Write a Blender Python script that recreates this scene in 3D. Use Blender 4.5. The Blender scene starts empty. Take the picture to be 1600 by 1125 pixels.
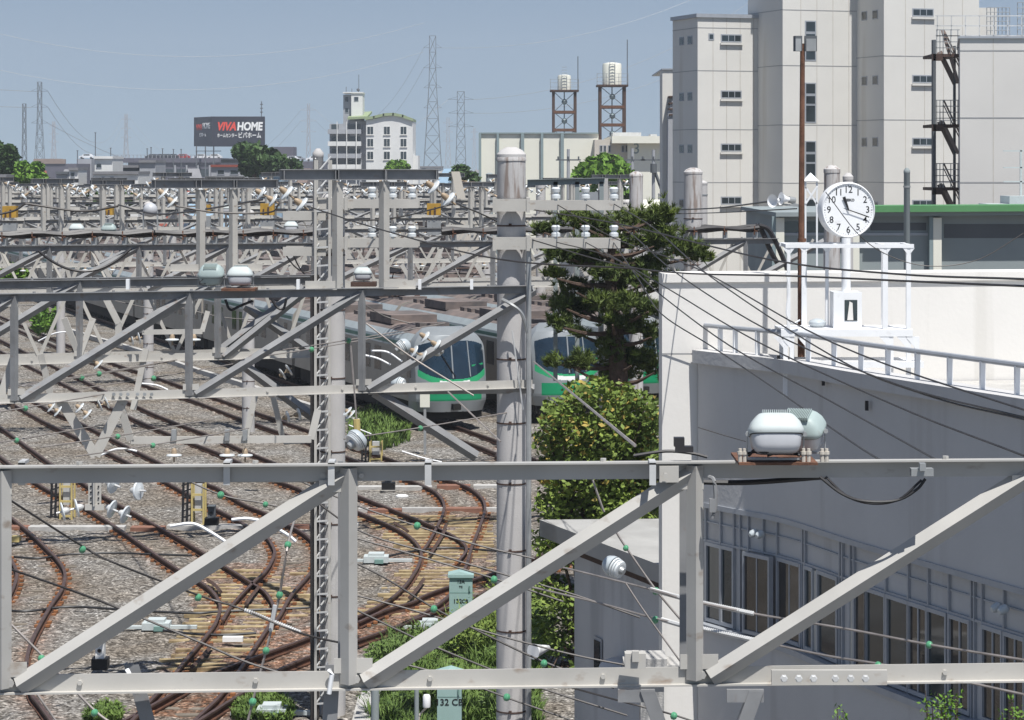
import bpy, math, random
from mathutils import Vector as V, Matrix
import numpy as np
R=math.radians
random.seed(7)
sc=bpy.context.scene
col=sc.collection
# ---------------------------------------------------------------- camera, world, sun, exposure
F=4000.0; CH=10.0; HZ=262.0
cd=bpy.data.cameras.new('camera'); cam=bpy.data.objects.new('camera',cd); col.objects.link(cam)
cd.sensor_width=36; cd.lens=36*F/1600; cd.clip_start=.5; cd.clip_end=9000
cd.shift_y=-(562.5-HZ)/1600
cam.location=(0,0,CH); cam.rotation_euler=(R(90),0,0); sc.camera=cam
SUN=V((.17,-.38,.91)).normalized()
sl=bpy.data.lights.new('sun','SUN'); sl.energy=5.0; sl.angle=R(.5); sl.color=(1,.975,.935)
so=bpy.data.objects.new('sun',sl); col.objects.link(so); so.rotation_euler=SUN.to_track_quat('Z','Y').to_euler()
w=bpy.data.worlds.new('World'); sc.world=w; w.use_nodes=True
wn=w.node_tree.nodes; wl=w.node_tree.links; wn.clear()
sky=wn.new('ShaderNodeTexSky'); sky.sky_type='NISHITA'; sky.sun_disc=False
sky.sun_elevation=math.asin(SUN.z); sky.sun_rotation=math.atan2(SUN.x,SUN.y)
sky.altitude=0; sky.air_density=1.0; sky.dust_density=.6; sky.ozone_density=2.0
bg=wn.new('ShaderNodeBackground'); bg.inputs[1].default_value=.067
hs=wn.new('ShaderNodeHueSaturation'); hs.inputs['Saturation'].default_value=.95; hs.inputs['Value'].default_value=1.04
tc=wn.new('ShaderNodeTexCoord'); va=wn.new('ShaderNodeVectorMath'); va.operation='ADD'; va.inputs[1].default_value=(0,0,.115)
vn=wn.new('ShaderNodeVectorMath'); vn.operation='NORMALIZE'
wo=wn.new('ShaderNodeOutputWorld')
wl.new(tc.outputs['Generated'],va.inputs[0]); wl.new(va.outputs[0],vn.inputs[0]); wl.new(vn.outputs[0],sky.inputs[0])
wl.new(sky.outputs[0],hs.inputs['Color']); wl.new(hs.outputs[0],bg.inputs[0]); wl.new(bg.outputs[0],wo.inputs[0])
sc.view_settings.view_transform='Standard'; sc.view_settings.look='None'; sc.view_settings.exposure=0.32; sc.view_settings.gamma=1
# ---------------------------------------------------------------- helpers
def P(px,py,Y): return V(((px-800)/F*Y, Y, CH-(py-HZ)/F*Y))
def G(px,py,z=0.): 
    Y=F*(CH-z)/(py-HZ); return V(((px-800)/F*Y,Y,z))
def X_(px,Y): return (px-800)/F*Y
def Z_(py,Y): return CH-(py-HZ)/F*Y
def Yd(px,Y0,s): return Y0/(1-s*(px-800)/F)
ORG={}
def orgof(o):
    return ORG.get(o.name,V((0,0,0)))
def empty(name,loc=(0,0,0)):
    o=bpy.data.objects.new(name,None); col.objects.link(o); o.location=loc; o.empty_display_size=.2
    ORG[o.name]=V(loc); return o
def tag(o,label=None,cat=None,group=None,kind=None):
    if label: o['label']=label
    if cat: o['category']=cat
    if group: o['group']=group
    if kind: o['kind']=kind
    return o
def thing(name,label,cat,loc=(0,0,0),group=None,kind=None):
    return tag(empty(name,loc),label,cat,group,kind)
class MB:
    def __init__(s): s.v=[]; s.f=[]; s.m=[]; s.sm=[]; s.cm=0
    def face(s,idx,smooth=False): s.f.append(tuple(idx)); s.m.append(s.cm); s.sm.append(smooth)
    def add(s,vs,fs,smooth=False):
        b=len(s.v); s.v+= [tuple(x) for x in vs]
        for f in fs: s.face([b+i for i in f],smooth)
        return s
    def pb(s,o,a,b,c):
        o=V(o);a=V(a);b=V(b);c=V(c)
        return s.add([o,o+a,o+a+b,o+b,o+c,o+a+c,o+a+b+c,o+b+c],[(0,3,2,1),(4,5,6,7),(0,1,5,4),(1,2,6,5),(2,3,7,6),(3,0,4,7)])
    def box(s,x0,x1,y0,y1,z0,z1): return s.pb((x0,y0,z0),(x1-x0,0,0),(0,y1-y0,0),(0,0,z1-z0))
    def cb(s,c,sx,sy,sz,rz=0):
        ca,sa=math.cos(rz),math.sin(rz); a=V((ca*sx,sa*sx,0)); b=V((-sa*sy,ca*sy,0)); cc=V((0,0,sz))
        return s.pb(V(c)-a/2-b/2,a,b,cc)
    def bar(s,p,q,w,h,up=(0,0,1)):
        p=V(p);q=V(q);d=q-p
        n=d.cross(V(up)); 
        if n.length<1e-6: n=d.cross(V((0,1,0)))
        n.normalize(); u=n.cross(d).normalized()
        return s.pb(p-n*w/2-u*h/2,d,n*w,u*h)
    def lbar(s,p,q,w,t,A,B):
        p=V(p);q=V(q);A=V(A).normalized();B=V(B).normalized();d=q-p
        s.pb(p,d,A*w,B*t); s.pb(p+B*t,d,B*(w-t),A*t); return s
    def tube(s,pts,r,n=6,caps=True,smooth=True):
        pts=[V(p) for p in pts]; rs=r if isinstance(r,(list,tuple)) else [r]*len(pts)
        b=len(s.v); N=len(pts); ref=V((0,0,1))
        for i,p in enumerate(pts):
            d=(pts[min(i+1,N-1)]-pts[max(i-1,0)]).normalized()
            rf=ref if abs(d.z)<.95 else V((0,1,0))
            a=d.cross(rf).normalized(); c=a.cross(d).normalized()
            for k in range(n):
                t=2*math.pi*k/n; s.v.append(tuple(p+(a*math.cos(t)+c*math.sin(t))*rs[i]))
        for i in range(N-1):
            for k in range(n):
                k2=(k+1)%n; s.face((b+i*n+k,b+i*n+k2,b+(i+1)*n+k2,b+(i+1)*n+k),smooth)
        if caps:
            c0=len(s.v); s.v+=s.v[b:b+n]+s.v[b+(N-1)*n:b+N*n]; s.face([c0+k for k in range(n)][::-1]); s.face([c0+n+k for k in range(n)])
        return s
    def lathe(s,c,prof,axis=(0,0,1),n=16,smooth=True):
        c=V(c);ax=V(axis).normalized(); rf=V((0,0,1)) if abs(ax.z)<.9 else V((1,0,0))
        a=ax.cross(rf).normalized(); bb=ax.cross(a).normalized(); b=len(s.v)
        for r,h in prof:
            for k in range(n):
                t=2*math.pi*k/n; s.v.append(tuple(c+ax*h+(a*math.cos(t)+bb*math.sin(t))*max(r,.0005)))
        for i in range(len(prof)-1):
            for k in range(n):
                k2=(k+1)%n; s.face((b+i*n+k,b+i*n+k2,b+(i+1)*n+k2,b+(i+1)*n+k),smooth)
        c0=len(s.v); e_=b+(len(prof)-1)*n; s.v+=s.v[b:b+n]+s.v[e_:e_+n]; s.face([c0+k for k in range(n)][::-1]); s.face([c0+n+k for k in range(n)])
        return s
    def sphere(s,c,r,n=10,sq=(1,1,1)):
        c=V(c);b=len(s.v); m=n//2+1
        for i in range(m+1):
            ph=math.pi*i/m
            for k in range(n):
                t=2*math.pi*k/n; s.v.append((c.x+r*sq[0]*math.sin(ph)*math.cos(t),c.y+r*sq[1]*math.sin(ph)*math.sin(t),c.z+r*sq[2]*math.cos(ph)))
        for i in range(m):
            for k in range(n):
                k2=(k+1)%n; s.face((b+i*n+k,b+(i+1)*n+k,b+(i+1)*n+k2,b+i*n+k2),True)
        return s
    def build(s,name,mat,parent=None,label=None,kind=None,org=None):
        mats=mat if isinstance(mat,(list,tuple)) else [mat]
        if parent is not None: o0=orgof(parent)
        elif org is not None: o0=V(org)
        else:
            a=np.array(s.v); o0=V(((a[:,0].min()+a[:,0].max())/2,(a[:,1].min()+a[:,1].max())/2,a[:,2].min()))
        me=bpy.data.meshes.new(name)
        a=np.array(s.v,dtype=float)-np.array(o0)
        me.from_pydata(a.tolist(),[],s.f)
        for m in mats: me.materials.append(m)
        if len(mats)>1: me.polygons.foreach_set('material_index',s.m)
        me.polygons.foreach_set('use_smooth',s.sm)
        if any(s.sm) and len(s.v)<60000: me.set_sharp_from_angle(angle=R(38))
        o=bpy.data.objects.new(name,me); col.objects.link(o)
        if parent is not None: o.parent=parent
        else: o.location=o0
        ORG[o.name]=V(o0)
        if label: o['label']=label
        if kind: o['kind']=kind
        return o
def copy_tree(o,parent=None,loc=None,rz=None,scale=None,label=None,mats=None):
    c=o.copy(); col.objects.link(c)
    if parent is not None: c.parent=parent
    if loc is not None: c.location=loc
    if rz is not None: c.rotation_euler.z=rz
    if scale is not None: c.scale=scale if hasattr(scale,'__len__') else (scale,)*3
    if label: c['label']=label
    ORG[c.name]=V(c.location)
    for ch in o.children: copy_tree(ch,c)
    return c
def sagl(p,q,sag,n=10):
    p=V(p);q=V(q); return [p.lerp(q,i/n)-V((0,0,sag*4*(i/n)*(1-i/n))) for i in range(n+1)]
def crom(pts,n=6):
    pts=[V(p) for p in pts]; e=[pts[0]*2-pts[1]]+pts+[pts[-1]*2-pts[-2]]; out=[]
    for i in range(1,len(e)-2):
        a,b,c,d=e[i-1:i+3]
        for k in range(n):
            t=k/n; out.append(.5*((2*b)+(c-a)*t+(2*a-5*b+4*c-d)*t*t+(3*b-a-3*c+d)*t**3))
    out.append(pts[-1]); return out
# ---------------------------------------------------------------- materials
def mat(name,c,rough=.6,metal=0,var=.15,scale=3,c2=None,dirt=0,streak=None,bump=0,bscale=40,spec=.4,trans=0,alpha=1,emit=None,sc3=None):
    m=bpy.data.materials.new(name); m.use_nodes=True; nt=m.node_tree; N=nt.nodes; L=nt.links
    b=N['Principled BSDF']; b.inputs['Roughness'].default_value=rough; b.inputs['Metallic'].default_value=metal
    b.inputs['Specular IOR Level'].default_value=spec
    tcn=N.new('ShaderNodeTexCoord'); mp=N.new('ShaderNodeMapping'); L.new(tcn.outputs['Object'],mp.inputs[0])
    if sc3: mp.inputs['Scale'].default_value=sc3
    no=N.new('ShaderNodeTexNoise'); no.inputs['Scale'].default_value=scale; no.inputs['Detail'].default_value=6; no.inputs['Roughness'].default_value=.6
    L.new(mp.outputs[0],no.inputs['Vector'])
    cr=N.new('ShaderNodeValToRGB'); cr.color_ramp.elements[0].position=.3; cr.color_ramp.elements[1].position=.7
    ca=tuple(x*(1-var) for x in c); cb=tuple(min(1,x*(1+var)) for x in c)
    if c2: ca=tuple(c2)
    cr.color_ramp.elements[0].color=(*ca,1); cr.color_ramp.elements[1].color=(*cb,1)
    L.new(no.outputs[0],cr.inputs[0]); out=cr.outputs[0]
    if dirt or streak:
        n2=N.new('ShaderNodeTexNoise'); n2.inputs['Scale'].default_value=(1 if streak else scale*2.7); n2.inputs['Detail'].default_value=5
        m2=N.new('ShaderNodeMapping'); L.new(tcn.outputs['Object'],m2.inputs[0])
        m2.inputs['Scale'].default_value=streak[2] if streak else (1,1,1); L.new(m2.outputs[0],n2.inputs['Vector'])
        r2=N.new('ShaderNodeValToRGB'); th=(streak[1] if streak else .62)
        r2.color_ramp.elements[0].position=th; r2.color_ramp.elements[0].color=(0,0,0,1)
        r2.color_ramp.elements[1].position=th+.12; r2.color_ramp.elements[1].color=(1,1,1,1)
        mx=N.new('ShaderNodeMix'); mx.data_type='RGBA'
        L.new(n2.outputs[0],r2.inputs[0])
        mu=N.new('ShaderNodeMath'); mu.operation='MULTIPLY'; mu.inputs[1].default_value=(dirt or .7); L.new(r2.outputs[0],mu.inputs[0])
        L.new(mu.outputs[0],mx.inputs[0]); L.new(out,mx.inputs[6]); mx.inputs[7].default_value=(*(streak[0] if streak else (.16,.085,.045)),1); out=mx.outputs[2]
    L.new(out,b.inputs['Base Color'])
    if bump:
        n3=N.new('ShaderNodeTexNoise'); n3.inputs['Scale'].default_value=bscale; L.new(mp.outputs[0],n3.inputs['Vector'])
        bn=N.new('ShaderNodeBump'); bn.inputs['Strength'].default_value=bump; bn.inputs['Distance'].default_value=.05
        L.new(n3.outputs[0],bn.inputs['Height']); L.new(bn.outputs[0],b.inputs['Normal'])
    if trans: b.inputs['Transmission Weight'].default_value=trans
    return m
M={}
M['steel']=mat('painted_steel_cream',(.46,.443,.408),.55,0,.13,1.1,streak=((.24,.17,.12),.625,(5,5,9)),bump=0)
M['steelsh']=mat('cream_steel_shaded',(.40,.39,.367),.5,0,.12,1.1,streak=((.20,.15,.11),.625,(5,5,9)))  # cream steel darkened in colour for the shaded braces and top chord
M['steelg']=mat('steel_grey_and_shade',(.22,.222,.225),.5,0,.2,2.5,dirt=.5)  # grey steel; on gantry braces and top chords its dark tone stands for shade
M['galv']=mat('galvanised',(.36,.37,.37),.42,.35,.2,3)
M['galvw']=mat('galvanised_light',(.56,.56,.55),.4,.2,.15,3)
M['dark']=mat('dark_rubber',(.018,.018,.02),.5,0,.3,5)
M['cable']=mat('cable_sheath',(.035,.033,.035),.45,0,.3,3)
M['wire']=mat('wire_grey',(.055,.05,.048),.5,.2,.25,4)
M['wirel']=mat('wire_light',(.3,.27,.25),.5,.3,.25,4)
M['rust']=mat('rusty_iron',(.135,.065,.04),.85,0,.4,6,bump=.2)
M['rustd']=mat('rust_dark',(.075,.045,.035),.8,0,.35,5,bump=.1)
M['railtop']=mat('rail_steel',(.10,.062,.052),.45,.3,.3,3)
M['railside']=mat('rail_rust',(.085,.038,.022),.85,0,.45,4)
M['concrete']=mat('pole_concrete',(.47,.455,.445),.85,0,.06,2,streak=((.37,.36,.36),.6,(6,6,.4)),bump=.1)
M['polestain']=mat('pole_concrete_stained',(.47,.455,.445),.85,0,.08,2,streak=((.17,.11,.08),.52,(11,11,1.2)),bump=.1)
M['kerb']=mat('kerb_concrete',(.42,.41,.39),.9,0,.15,3,bump=.2)
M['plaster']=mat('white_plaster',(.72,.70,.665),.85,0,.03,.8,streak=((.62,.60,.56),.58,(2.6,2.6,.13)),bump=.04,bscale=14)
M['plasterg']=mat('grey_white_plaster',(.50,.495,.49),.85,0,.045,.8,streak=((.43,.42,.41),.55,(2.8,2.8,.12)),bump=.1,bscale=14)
M['panelw']=mat('wall_panel',(.64,.625,.585),.8,0,.05,.25,streak=((.54,.51,.45),.60,(.7,.7,.07)))
M['panelj']=mat('panel_joint',(.33,.33,.33),.9,0,.1,2)
M['cream']=mat('cream_sheet',(.72,.71,.62),.7,0,.04,.2)
M['bluegrey']=mat('blue_grey_pilaster',(.22,.28,.29),.7,0,.08,.3)
M['glass']=mat('window_glass_dark',(.025,.035,.04),.08,0,.4,1.2,spec=.8)
M['glass2']=mat('window_glass_brown',(.035,.026,.02),.06,0,.6,2.4,spec=1.0,c2=(.012,.014,.016))
M['curtain']=mat('curtain',(.55,.53,.48),.9,0,.08,9)
M['alu']=mat('window_frame_grey',(.36,.38,.41),.45,.2,.08,3)
M['green']=mat('green_roof_edge',(.09,.25,.10),.6,0,.08,.5)
M['teal']=mat('teal_grey_wall',(.25,.285,.29),.75,0,.08,.4)
M['whitep']=mat('white_paint',(.78,.79,.80),.45,0,.04,3,dirt=.12)
M['porc']=mat('porcelain',(.64,.67,.68),.18,0,.04,4,spec=.7)
M['porcg']=mat('porcelain_grey',(.42,.46,.48),.25,0,.1,4,spec=.7)
M['cap']=mat('insulator_cap',(.33,.25,.17),.6,.1,.2,8)
M['mint']=mat('pale_mint_paint',(.48,.525,.52),.55,0,.06,4,dirt=.25)
M['annex']=mat('annex_plaster',(.52,.52,.525),.85,0,.045,.8,streak=((.36,.36,.365),.58,(1.3,1.3,.2)),bump=.1,bscale=14)
M['minth']=mat('mint_cabinet',(.30,.43,.41),.5,0,.07,2,dirt=.15)
M['mintd']=mat('dark_mint',(.16,.27,.24),.5,0,.1,4)
M['frost']=mat('frosted_glass',(.47,.48,.50),.3,0,.05,6,spec=.6)
M['gball']=mat('green_porcelain',(.09,.30,.16),.3,0,.2,20,spec=.6)
M['yellow']=mat('yellow_paint',(.50,.40,.16),.6,0,.15,4,dirt=.3)
M['ochre']=mat('ochre_box',(.42,.25,.04),.7,0,.25,4,dirt=.5)
M['black']=mat('black_paint',(.012,.012,.013),.5,0,.2,4)
M['white']=mat('bright_white',(.82,.82,.80),.5,0,.03,2)
M['red']=mat('red_letters',(.75,.06,.03),.5,0,.03,2)
M['navy']=mat('billboard_navy',(.018,.02,.034),.5,0,.08,1)
M['navy2']=mat('billboard_side',(.022,.028,.05),.5,0,.08,1)
M['trside']=mat('train_side_steel',(.35,.325,.285),.45,.25,.08,1.2)
M['lampgrey']=mat('lamp_grey_green',(.34,.41,.40),.5,0,.08,5,dirt=.2)
M['trsilver']=mat('train_silver',(.27,.29,.30),.35,.2,.06,2)
M['trroof']=mat('train_roof',(.16,.125,.11),.85,0,.35,1.2,c2=(.08,.075,.075))
M['trroofg']=mat('train_roof_edge',(.33,.37,.38),.5,0,.1,1.2)
M['trgreen']=mat('train_green',(.01,.25,.11),.35,0,.05,2)
M['trlime']=mat('train_lime',(.03,.33,.14),.35,0,.05,2)
M['trteal']=mat('train_teal_stripe',(.08,.20,.16),.5,0,.08,2)
M['trglass']=mat('train_windscreen',(.010,.024,.040),.12,0,.4,.9,spec=.9)
M['under']=mat('underframe',(.012,.011,.010),.9,0,.4,3)
M['bark']=mat('bark',(.09,.06,.045),.95,0,.35,9,bump=.5)
def leafm(name,a,b,sc_=1.2):
    m=mat(name,a,.6,0,.25,sc_,c2=b,spec=.25); nt=m.node_tree; bs=nt.nodes['Principled BSDF']
    return m
M['pine']=leafm('pine_needles',(.115,.15,.035),(.028,.05,.014),1.3)
M['pinel']=leafm('pine_candles',(.17,.22,.04),(.08,.12,.02),2)
M['bush']=leafm('bush_leaves',(.18,.235,.045),(.065,.11,.025),1.6)
M['busho']=leafm('bush_orange_leaves',(.34,.25,.06),(.20,.17,.04),2)
M['tree']=leafm('tree_leaves',(.055,.10,.026),(.02,.045,.014),.4)
M['treeb']=leafm('bright_leaves',(.13,.23,.03),(.05,.12,.016),.5)
M['grass']=leafm('grass_blades',(.115,.175,.035),(.045,.085,.018),1.5)
M['weed']=leafm('weed_leaves',(.11,.165,.04),(.04,.075,.018),2)
M['sleepy']=mat('yellow_wood_sleeper',(.37,.30,.165),.9,0,.2,2.5,c2=(.17,.11,.06),sc3=(1,1,1))
M['sleepc']=mat('concrete_sleeper',(.17,.145,.115),.9,0,.25,2)
M['asphalt']=mat('town_ground',(.16,.155,.15),.95,0,.3,.02)
M['roofg']=mat('grey_roof',(.20,.20,.21),.8,0,.15,.5)
M['roofb']=mat('blue_roof',(.25,.36,.46),.5,0,.1,.5)
M['roofr']=mat('red_roof',(.24,.06,.04),.7,0,.2,.5)
M['roofbr']=mat('brown_roof',(.17,.12,.10),.8,0,.15,.5)
M['wallb']=mat('beige_wall',(.52,.48,.42),.8,0,.08,.4)
M['wallw']=mat('pale_wall',(.66,.66,.64),.8,0,.06,.4)
M['wallg']=mat('grey_wall',(.33,.34,.36),.8,0,.08,.4)
M['wallbr']=mat('brown_wall',(.26,.20,.17),.8,0,.1,.4)
M['wallp']=mat('dusky_purple_wall',(.10,.095,.12),.8,0,.1,.2)
M['greenrf']=mat('olive_green_roof',(.27,.33,.19),.7,0,.08,.3)
M['greyshelf']=mat('grey_slate',(.10,.11,.12),.7,0,.15,.4)
M['carw']=mat('car_white',(.75,.76,.77),.25,0,.02,2)
M['card']=mat('car_dark',(.03,.032,.045),.2,0,.05,2)
M['carr']=mat('car_red',(.35,.02,.02),.2,0,.05,2)
M['cars']=mat('car_silver',(.4,.42,.44),.25,.4,.02,2)
M['steelfar']=mat('weathered_steel_shaded',(.25,.245,.23),.5,0,.3,1.5,dirt=.5)  # rust patches are wear; the dark base stands in for shaded members
def text(name,s,m,parent,size,loc,rot=(R(90),0,0),ext=.01,bold=0,align='CENTER',sx=1,shear=0):
    c=bpy.data.curves.new(name,'FONT'); c.body=s; c.size=size; c.extrude=ext; c.align_x=align; c.align_y='CENTER'; c.offset=bold; c.shear=shear; c.resolution_u=3
    t=bpy.data.objects.new('tmp',c); col.objects.link(t); bpy.context.view_layer.update()
    me=bpy.data.meshes.new_from_object(t.evaluated_get(bpy.context.evaluated_depsgraph_get()))
    bpy.data.objects.remove(t); me.materials.clear(); me.materials.append(m)
    mt=Matrix.Translation(V(loc)-orgof(parent))@V_euler(rot)@Matrix.Diagonal((sx,1,1,1)); me.transform(mt)
    o=bpy.data.objects.new(name,me); col.objects.link(o); o.parent=parent; ORG[o.name]=orgof(parent); return o
def V_euler(r):
    from mathutils import Euler
    return Euler(r).to_matrix().to_4x4()
# ---------------------------------------------------------------- ground, ballast, rails
def ballast_mat():
    m=bpy.data.materials.new('ballast'); m.use_nodes=True; nt=m.node_tree; N=nt.nodes; L=nt.links; b=N['Principled BSDF']
    b.inputs['Roughness'].default_value=.95; b.inputs['Specular IOR Level'].default_value=.15
    t=N.new('ShaderNodeTexCoord')
    def vor(s):
        v=N.new('ShaderNodeTexVoronoi'); v.inputs['Scale'].default_value=s; L.new(t.outputs['Object'],v.inputs['Vector']); return v
    v1=vor(15); v2=vor(27)
    sp=N.new('ShaderNodeSeparateColor'); L.new(v1.outputs['Color'],sp.inputs[0])
    r=N.new('ShaderNodeValToRGB'); e=r.color_ramp.elements
    e[0].position=0; e[0].color=(.06,.054,.047,1); e[1].position=1; e[1].color=(.43,.415,.385,1)
    for p,c in ((.2,(.10,.093,.083)),(.55,(.18,.17,.155)),(.85,(.27,.255,.235))):
        x=r.color_ramp.elements.new(p); x.color=(*c,1)
    L.new(sp.outputs[0],r.inputs[0])
    sp2=N.new('ShaderNodeSeparateColor'); L.new(v2.outputs['Color'],sp2.inputs[0])
    mr=N.new('ShaderNodeMapRange'); mr.inputs[3].default_value=.62; mr.inputs[4].default_value=1.42; L.new(sp2.outputs[1],mr.inputs[0])
    mx=N.new('ShaderNodeMix'); mx.data_type='RGBA'; mx.blend_type='MULTIPLY'; mx.inputs[0].default_value=1
    L.new(r.outputs[0],mx.inputs[6]); L.new(mr.outputs[0],mx.inputs[7])
    n=N.new('ShaderNodeTexNoise'); n.inputs['Scale'].default_value=.35; n.inputs['Detail'].default_value=7; L.new(t.outputs['Object'],n.inputs['Vector'])
    r2=N.new('ShaderNodeValToRGB'); r2.color_ramp.elements[0].position=.36; r2.color_ramp.elements[0].color=(.88,.80,.71,1); r2.color_ramp.elements[1].position=.62; r2.color_ramp.elements[1].color=(1.1,1.1,1.1,1)
    L.new(n.outputs[0],r2.inputs[0])
    m2=N.new('ShaderNodeMix'); m2.data_type='RGBA'; m2.blend_type='MULTIPLY'; m2.inputs[0].default_value=1
    L.new(mx.outputs[2],m2.inputs[6]); L.new(r2.outputs[0],m2.inputs[7])
    at=N.new('ShaderNodeAttribute'); at.attribute_name='rust'; sa=N.new('ShaderNodeSeparateColor'); L.new(at.outputs['Color'],sa.inputs[0])
    n4=N.new('ShaderNodeTexNoise'); n4.inputs['Scale'].default_value=5; n4.inputs['Detail'].default_value=5; L.new(t.outputs['Object'],n4.inputs['Vector'])
    mu=N.new('ShaderNodeMath'); mu.operation='MULTIPLY'; L.new(sa.outputs[0],mu.inputs[0]); 
    mr4=N.new('ShaderNodeMapRange'); mr4.inputs[1].default_value=.3; mr4.inputs[2].default_value=.65; mr4.inputs[3].default_value=.25; mr4.inputs[4].default_value=1.1; mr4.clamp=True; L.new(n4.outputs[0],mr4.inputs[0]); L.new(mr4.outputs[0],mu.inputs[1])
    m3=N.new('ShaderNodeMix'); m3.data_type='RGBA'; m3.blend_type='MULTIPLY'; L.new(mu.outputs[0],m3.inputs[0]); L.new(m2.outputs[2],m3.inputs[6]); m3.inputs[7].default_value=(1.0,.48,.27,1)
    L.new(m3.outputs[2],b.inputs['Base Color'])
    bn=N.new('ShaderNodeBump'); bn.inputs['Strength'].default_value=.9; bn.inputs['Distance'].default_value=.05; bn.invert=True
    L.new(v1.outputs['Distance'],bn.inputs['Height']); L.new(bn.outputs[0],b.inputs['Normal'])
    return m
M['ballast']=ballast_mat(); M['fast']=mat('rail_fastening_rust',(.24,.10,.04),.9,0,.35,6)
g=MB()
ys=[-60,20,60,120,300,700,1500,8000]
for i in range(7):
    g.add([(-3500,ys[i],0),(3500,ys[i],0),(3500,ys[i+1],0),(-3500,ys[i+1],0)],[(0,1,2,3)])
g.build('ground',M['asphalt'],kind='structure',org=(0,0,-.03)).location.z=-.14

def rail_pts(px,ext_far=0,ext_near=0,n=5,z=.17):
    p=[G(a,b,z) for a,b in px]
    if p[0].y<p[-1].y: p=p[::-1]
    if ext_far:
        d=V((-.3375,1,0)).normalized(); k=[p[0]+d*ext_far*q for q in (1,.75,.5,.25)]; p=k+p
    if ext_near:
        d=(p[-1]-p[-2]).normalized(); p=p+[p[-1]+d*ext_near]
    return crom(p,n)
RL={}
RL['A0']=rail_pts([(7,857),(19.5,877),(26,893),(24,909),(16,927),(7,938),(-10,962)],0,6)
RL['A1']=rail_pts([(-50,765),(8,801),(28,816),(50,834),(71,854),(89,872),(100,889),(101,904),(96,921),(82,941),(66,968),(52,995),(44,1018),(42,1044),(48,1080),(68,1108)],200,6)
RL['A0'] =rail_pts([(-120,772),(-60,810),(-20,835),(7,857),(19.5,877),(26,893),(24,909),(16,927),(7,938),(-22,975)],200,0)
RL['B0']=rail_pts([(17,725),(114,781),(142,797),(194,831),(231,857),(279,889),(308,905),(329,920),(342,938),(343.6,952),(338,970),(326,988),(310,1007),(287,1034),(269,1057),(220,1110)],200,6)
RL['B1']=rail_pts([(75,720),(121,748),(158,772),(205,798),(260,829),(292,847),(320,864),(345,880),(370,895),(395,911),(411,921),(422,934),(428,950),(426,966),(418,980),(393,1018),(370,1052),(343,1087),(310,1119)],200,6)
RL['C0']=rail_pts([(12,625),(120,682),(190,716),(260,752),(287,767),(336,793),(367,809),(388,822),(415,836),(425,850),(429,861),(425,875),(415,891),(400,905),(384,921),(368,938),(356,954),(348,968)],200,0)
RL['C1']=rail_pts([(52,625),(120,657),(240,717),(317,752),(340,761),(360,774),(384,788),(418,802),(445,816),(464,826),(482,838),(493,852),(495,868),(491,882),(484,895),(472,909),(461,921),(450,937),(438,959),(428,972)],200,0)
RL['D0']=rail_pts([(145,622),(265,677),(350,710),(432,749),(456,758),(500,776),(545,793),(568,802),(591,812),(616,823),(635.6,834),(650,847),(658,861),(656,877),(648,893),(635.6,911),(620,927),(600,941),(555,964),(482,995),(411,1021),(370,1036),(313,1060),(230,1105)],200,6)
RL['D1']=rail_pts([(200,627),(335,682),(380,702),(470,738),(561,774),(591,786),(625,800),(655,812),(683.6,824),(708.6,836.5),(724.6,848.6),(729,857),(724.6,866),(717,875)],200,0)
RL['E0']=rail_pts([(160,572),(225,600),(295,622),(380,654),(482,690),(561,720),(634,747),(666,759.6),(683.7,770),(693,784),(693,799),(685,818),(673,841),(662,858)],200,0)
RL['E1']=rail_pts([(150,556),(240,587),(335,620),(380,636),(482,671),(561,699),(640,727),(694,747),(716,754),(737,763),(753,777),(758,791.7),(755,806),(746,831),(737,854),(728,884),(715,910),(699.7,931),(671,952),(620,977),(555.6,1000),(482,1025),(440,1043),(420,1055),(367,1089),(310,1125)],200,4)
RL['F0']=rail_pts([(900,845),(840,868),(780,891),(742,903.7),(700,916),(662,930),(644,940),(605,951),(560,971)],0,0)
RL['F1']=rail_pts([(900,872),(800,905),(740,932),(698,948),(660,962),(627,974)],0,0)
RL['T0']=rail_pts([(705,681),(779,713),(830,735),(880,760)],190,0)
RL['T1']=rail_pts([(721,668),(779,694),(840,718),(900,745)],190,0)
def rail_mb(pts,mb,mb2):
    # head and web/foot swept along
    def sweep(m,x0,x1,z0,z1):
        b=len(m.v); N=len(pts)
        for i,p in enumerate(pts):
            d=(pts[min(i+1,N-1)]-pts[max(i-1,0)]); s=V((d.y,-d.x,0)).normalized()
            for a,z in ((x0,z0),(x1,z0),(x1,z1),(x0,z1)): m.v.append((p.x+s.x*a,p.y+s.y*a,p.z+z))
        for i in range(N-1):
            for k in range(4): m.face((b+i*4+k,b+i*4+(k+1)%4,b+i*4+4+(k+1)%4,b+i*4+4+k))
        m.face([b,b+1,b+2,b+3]); m.face([b+4*(N-1)+k for k in range(4)])
    mb.cm=0; sweep(mb,-.035,.035,-.04,0); mb.cm=1; sweep(mb,-.012,.012,-.13,-.04); sweep(mb,-.065,.065,-.155,-.13)
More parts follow.
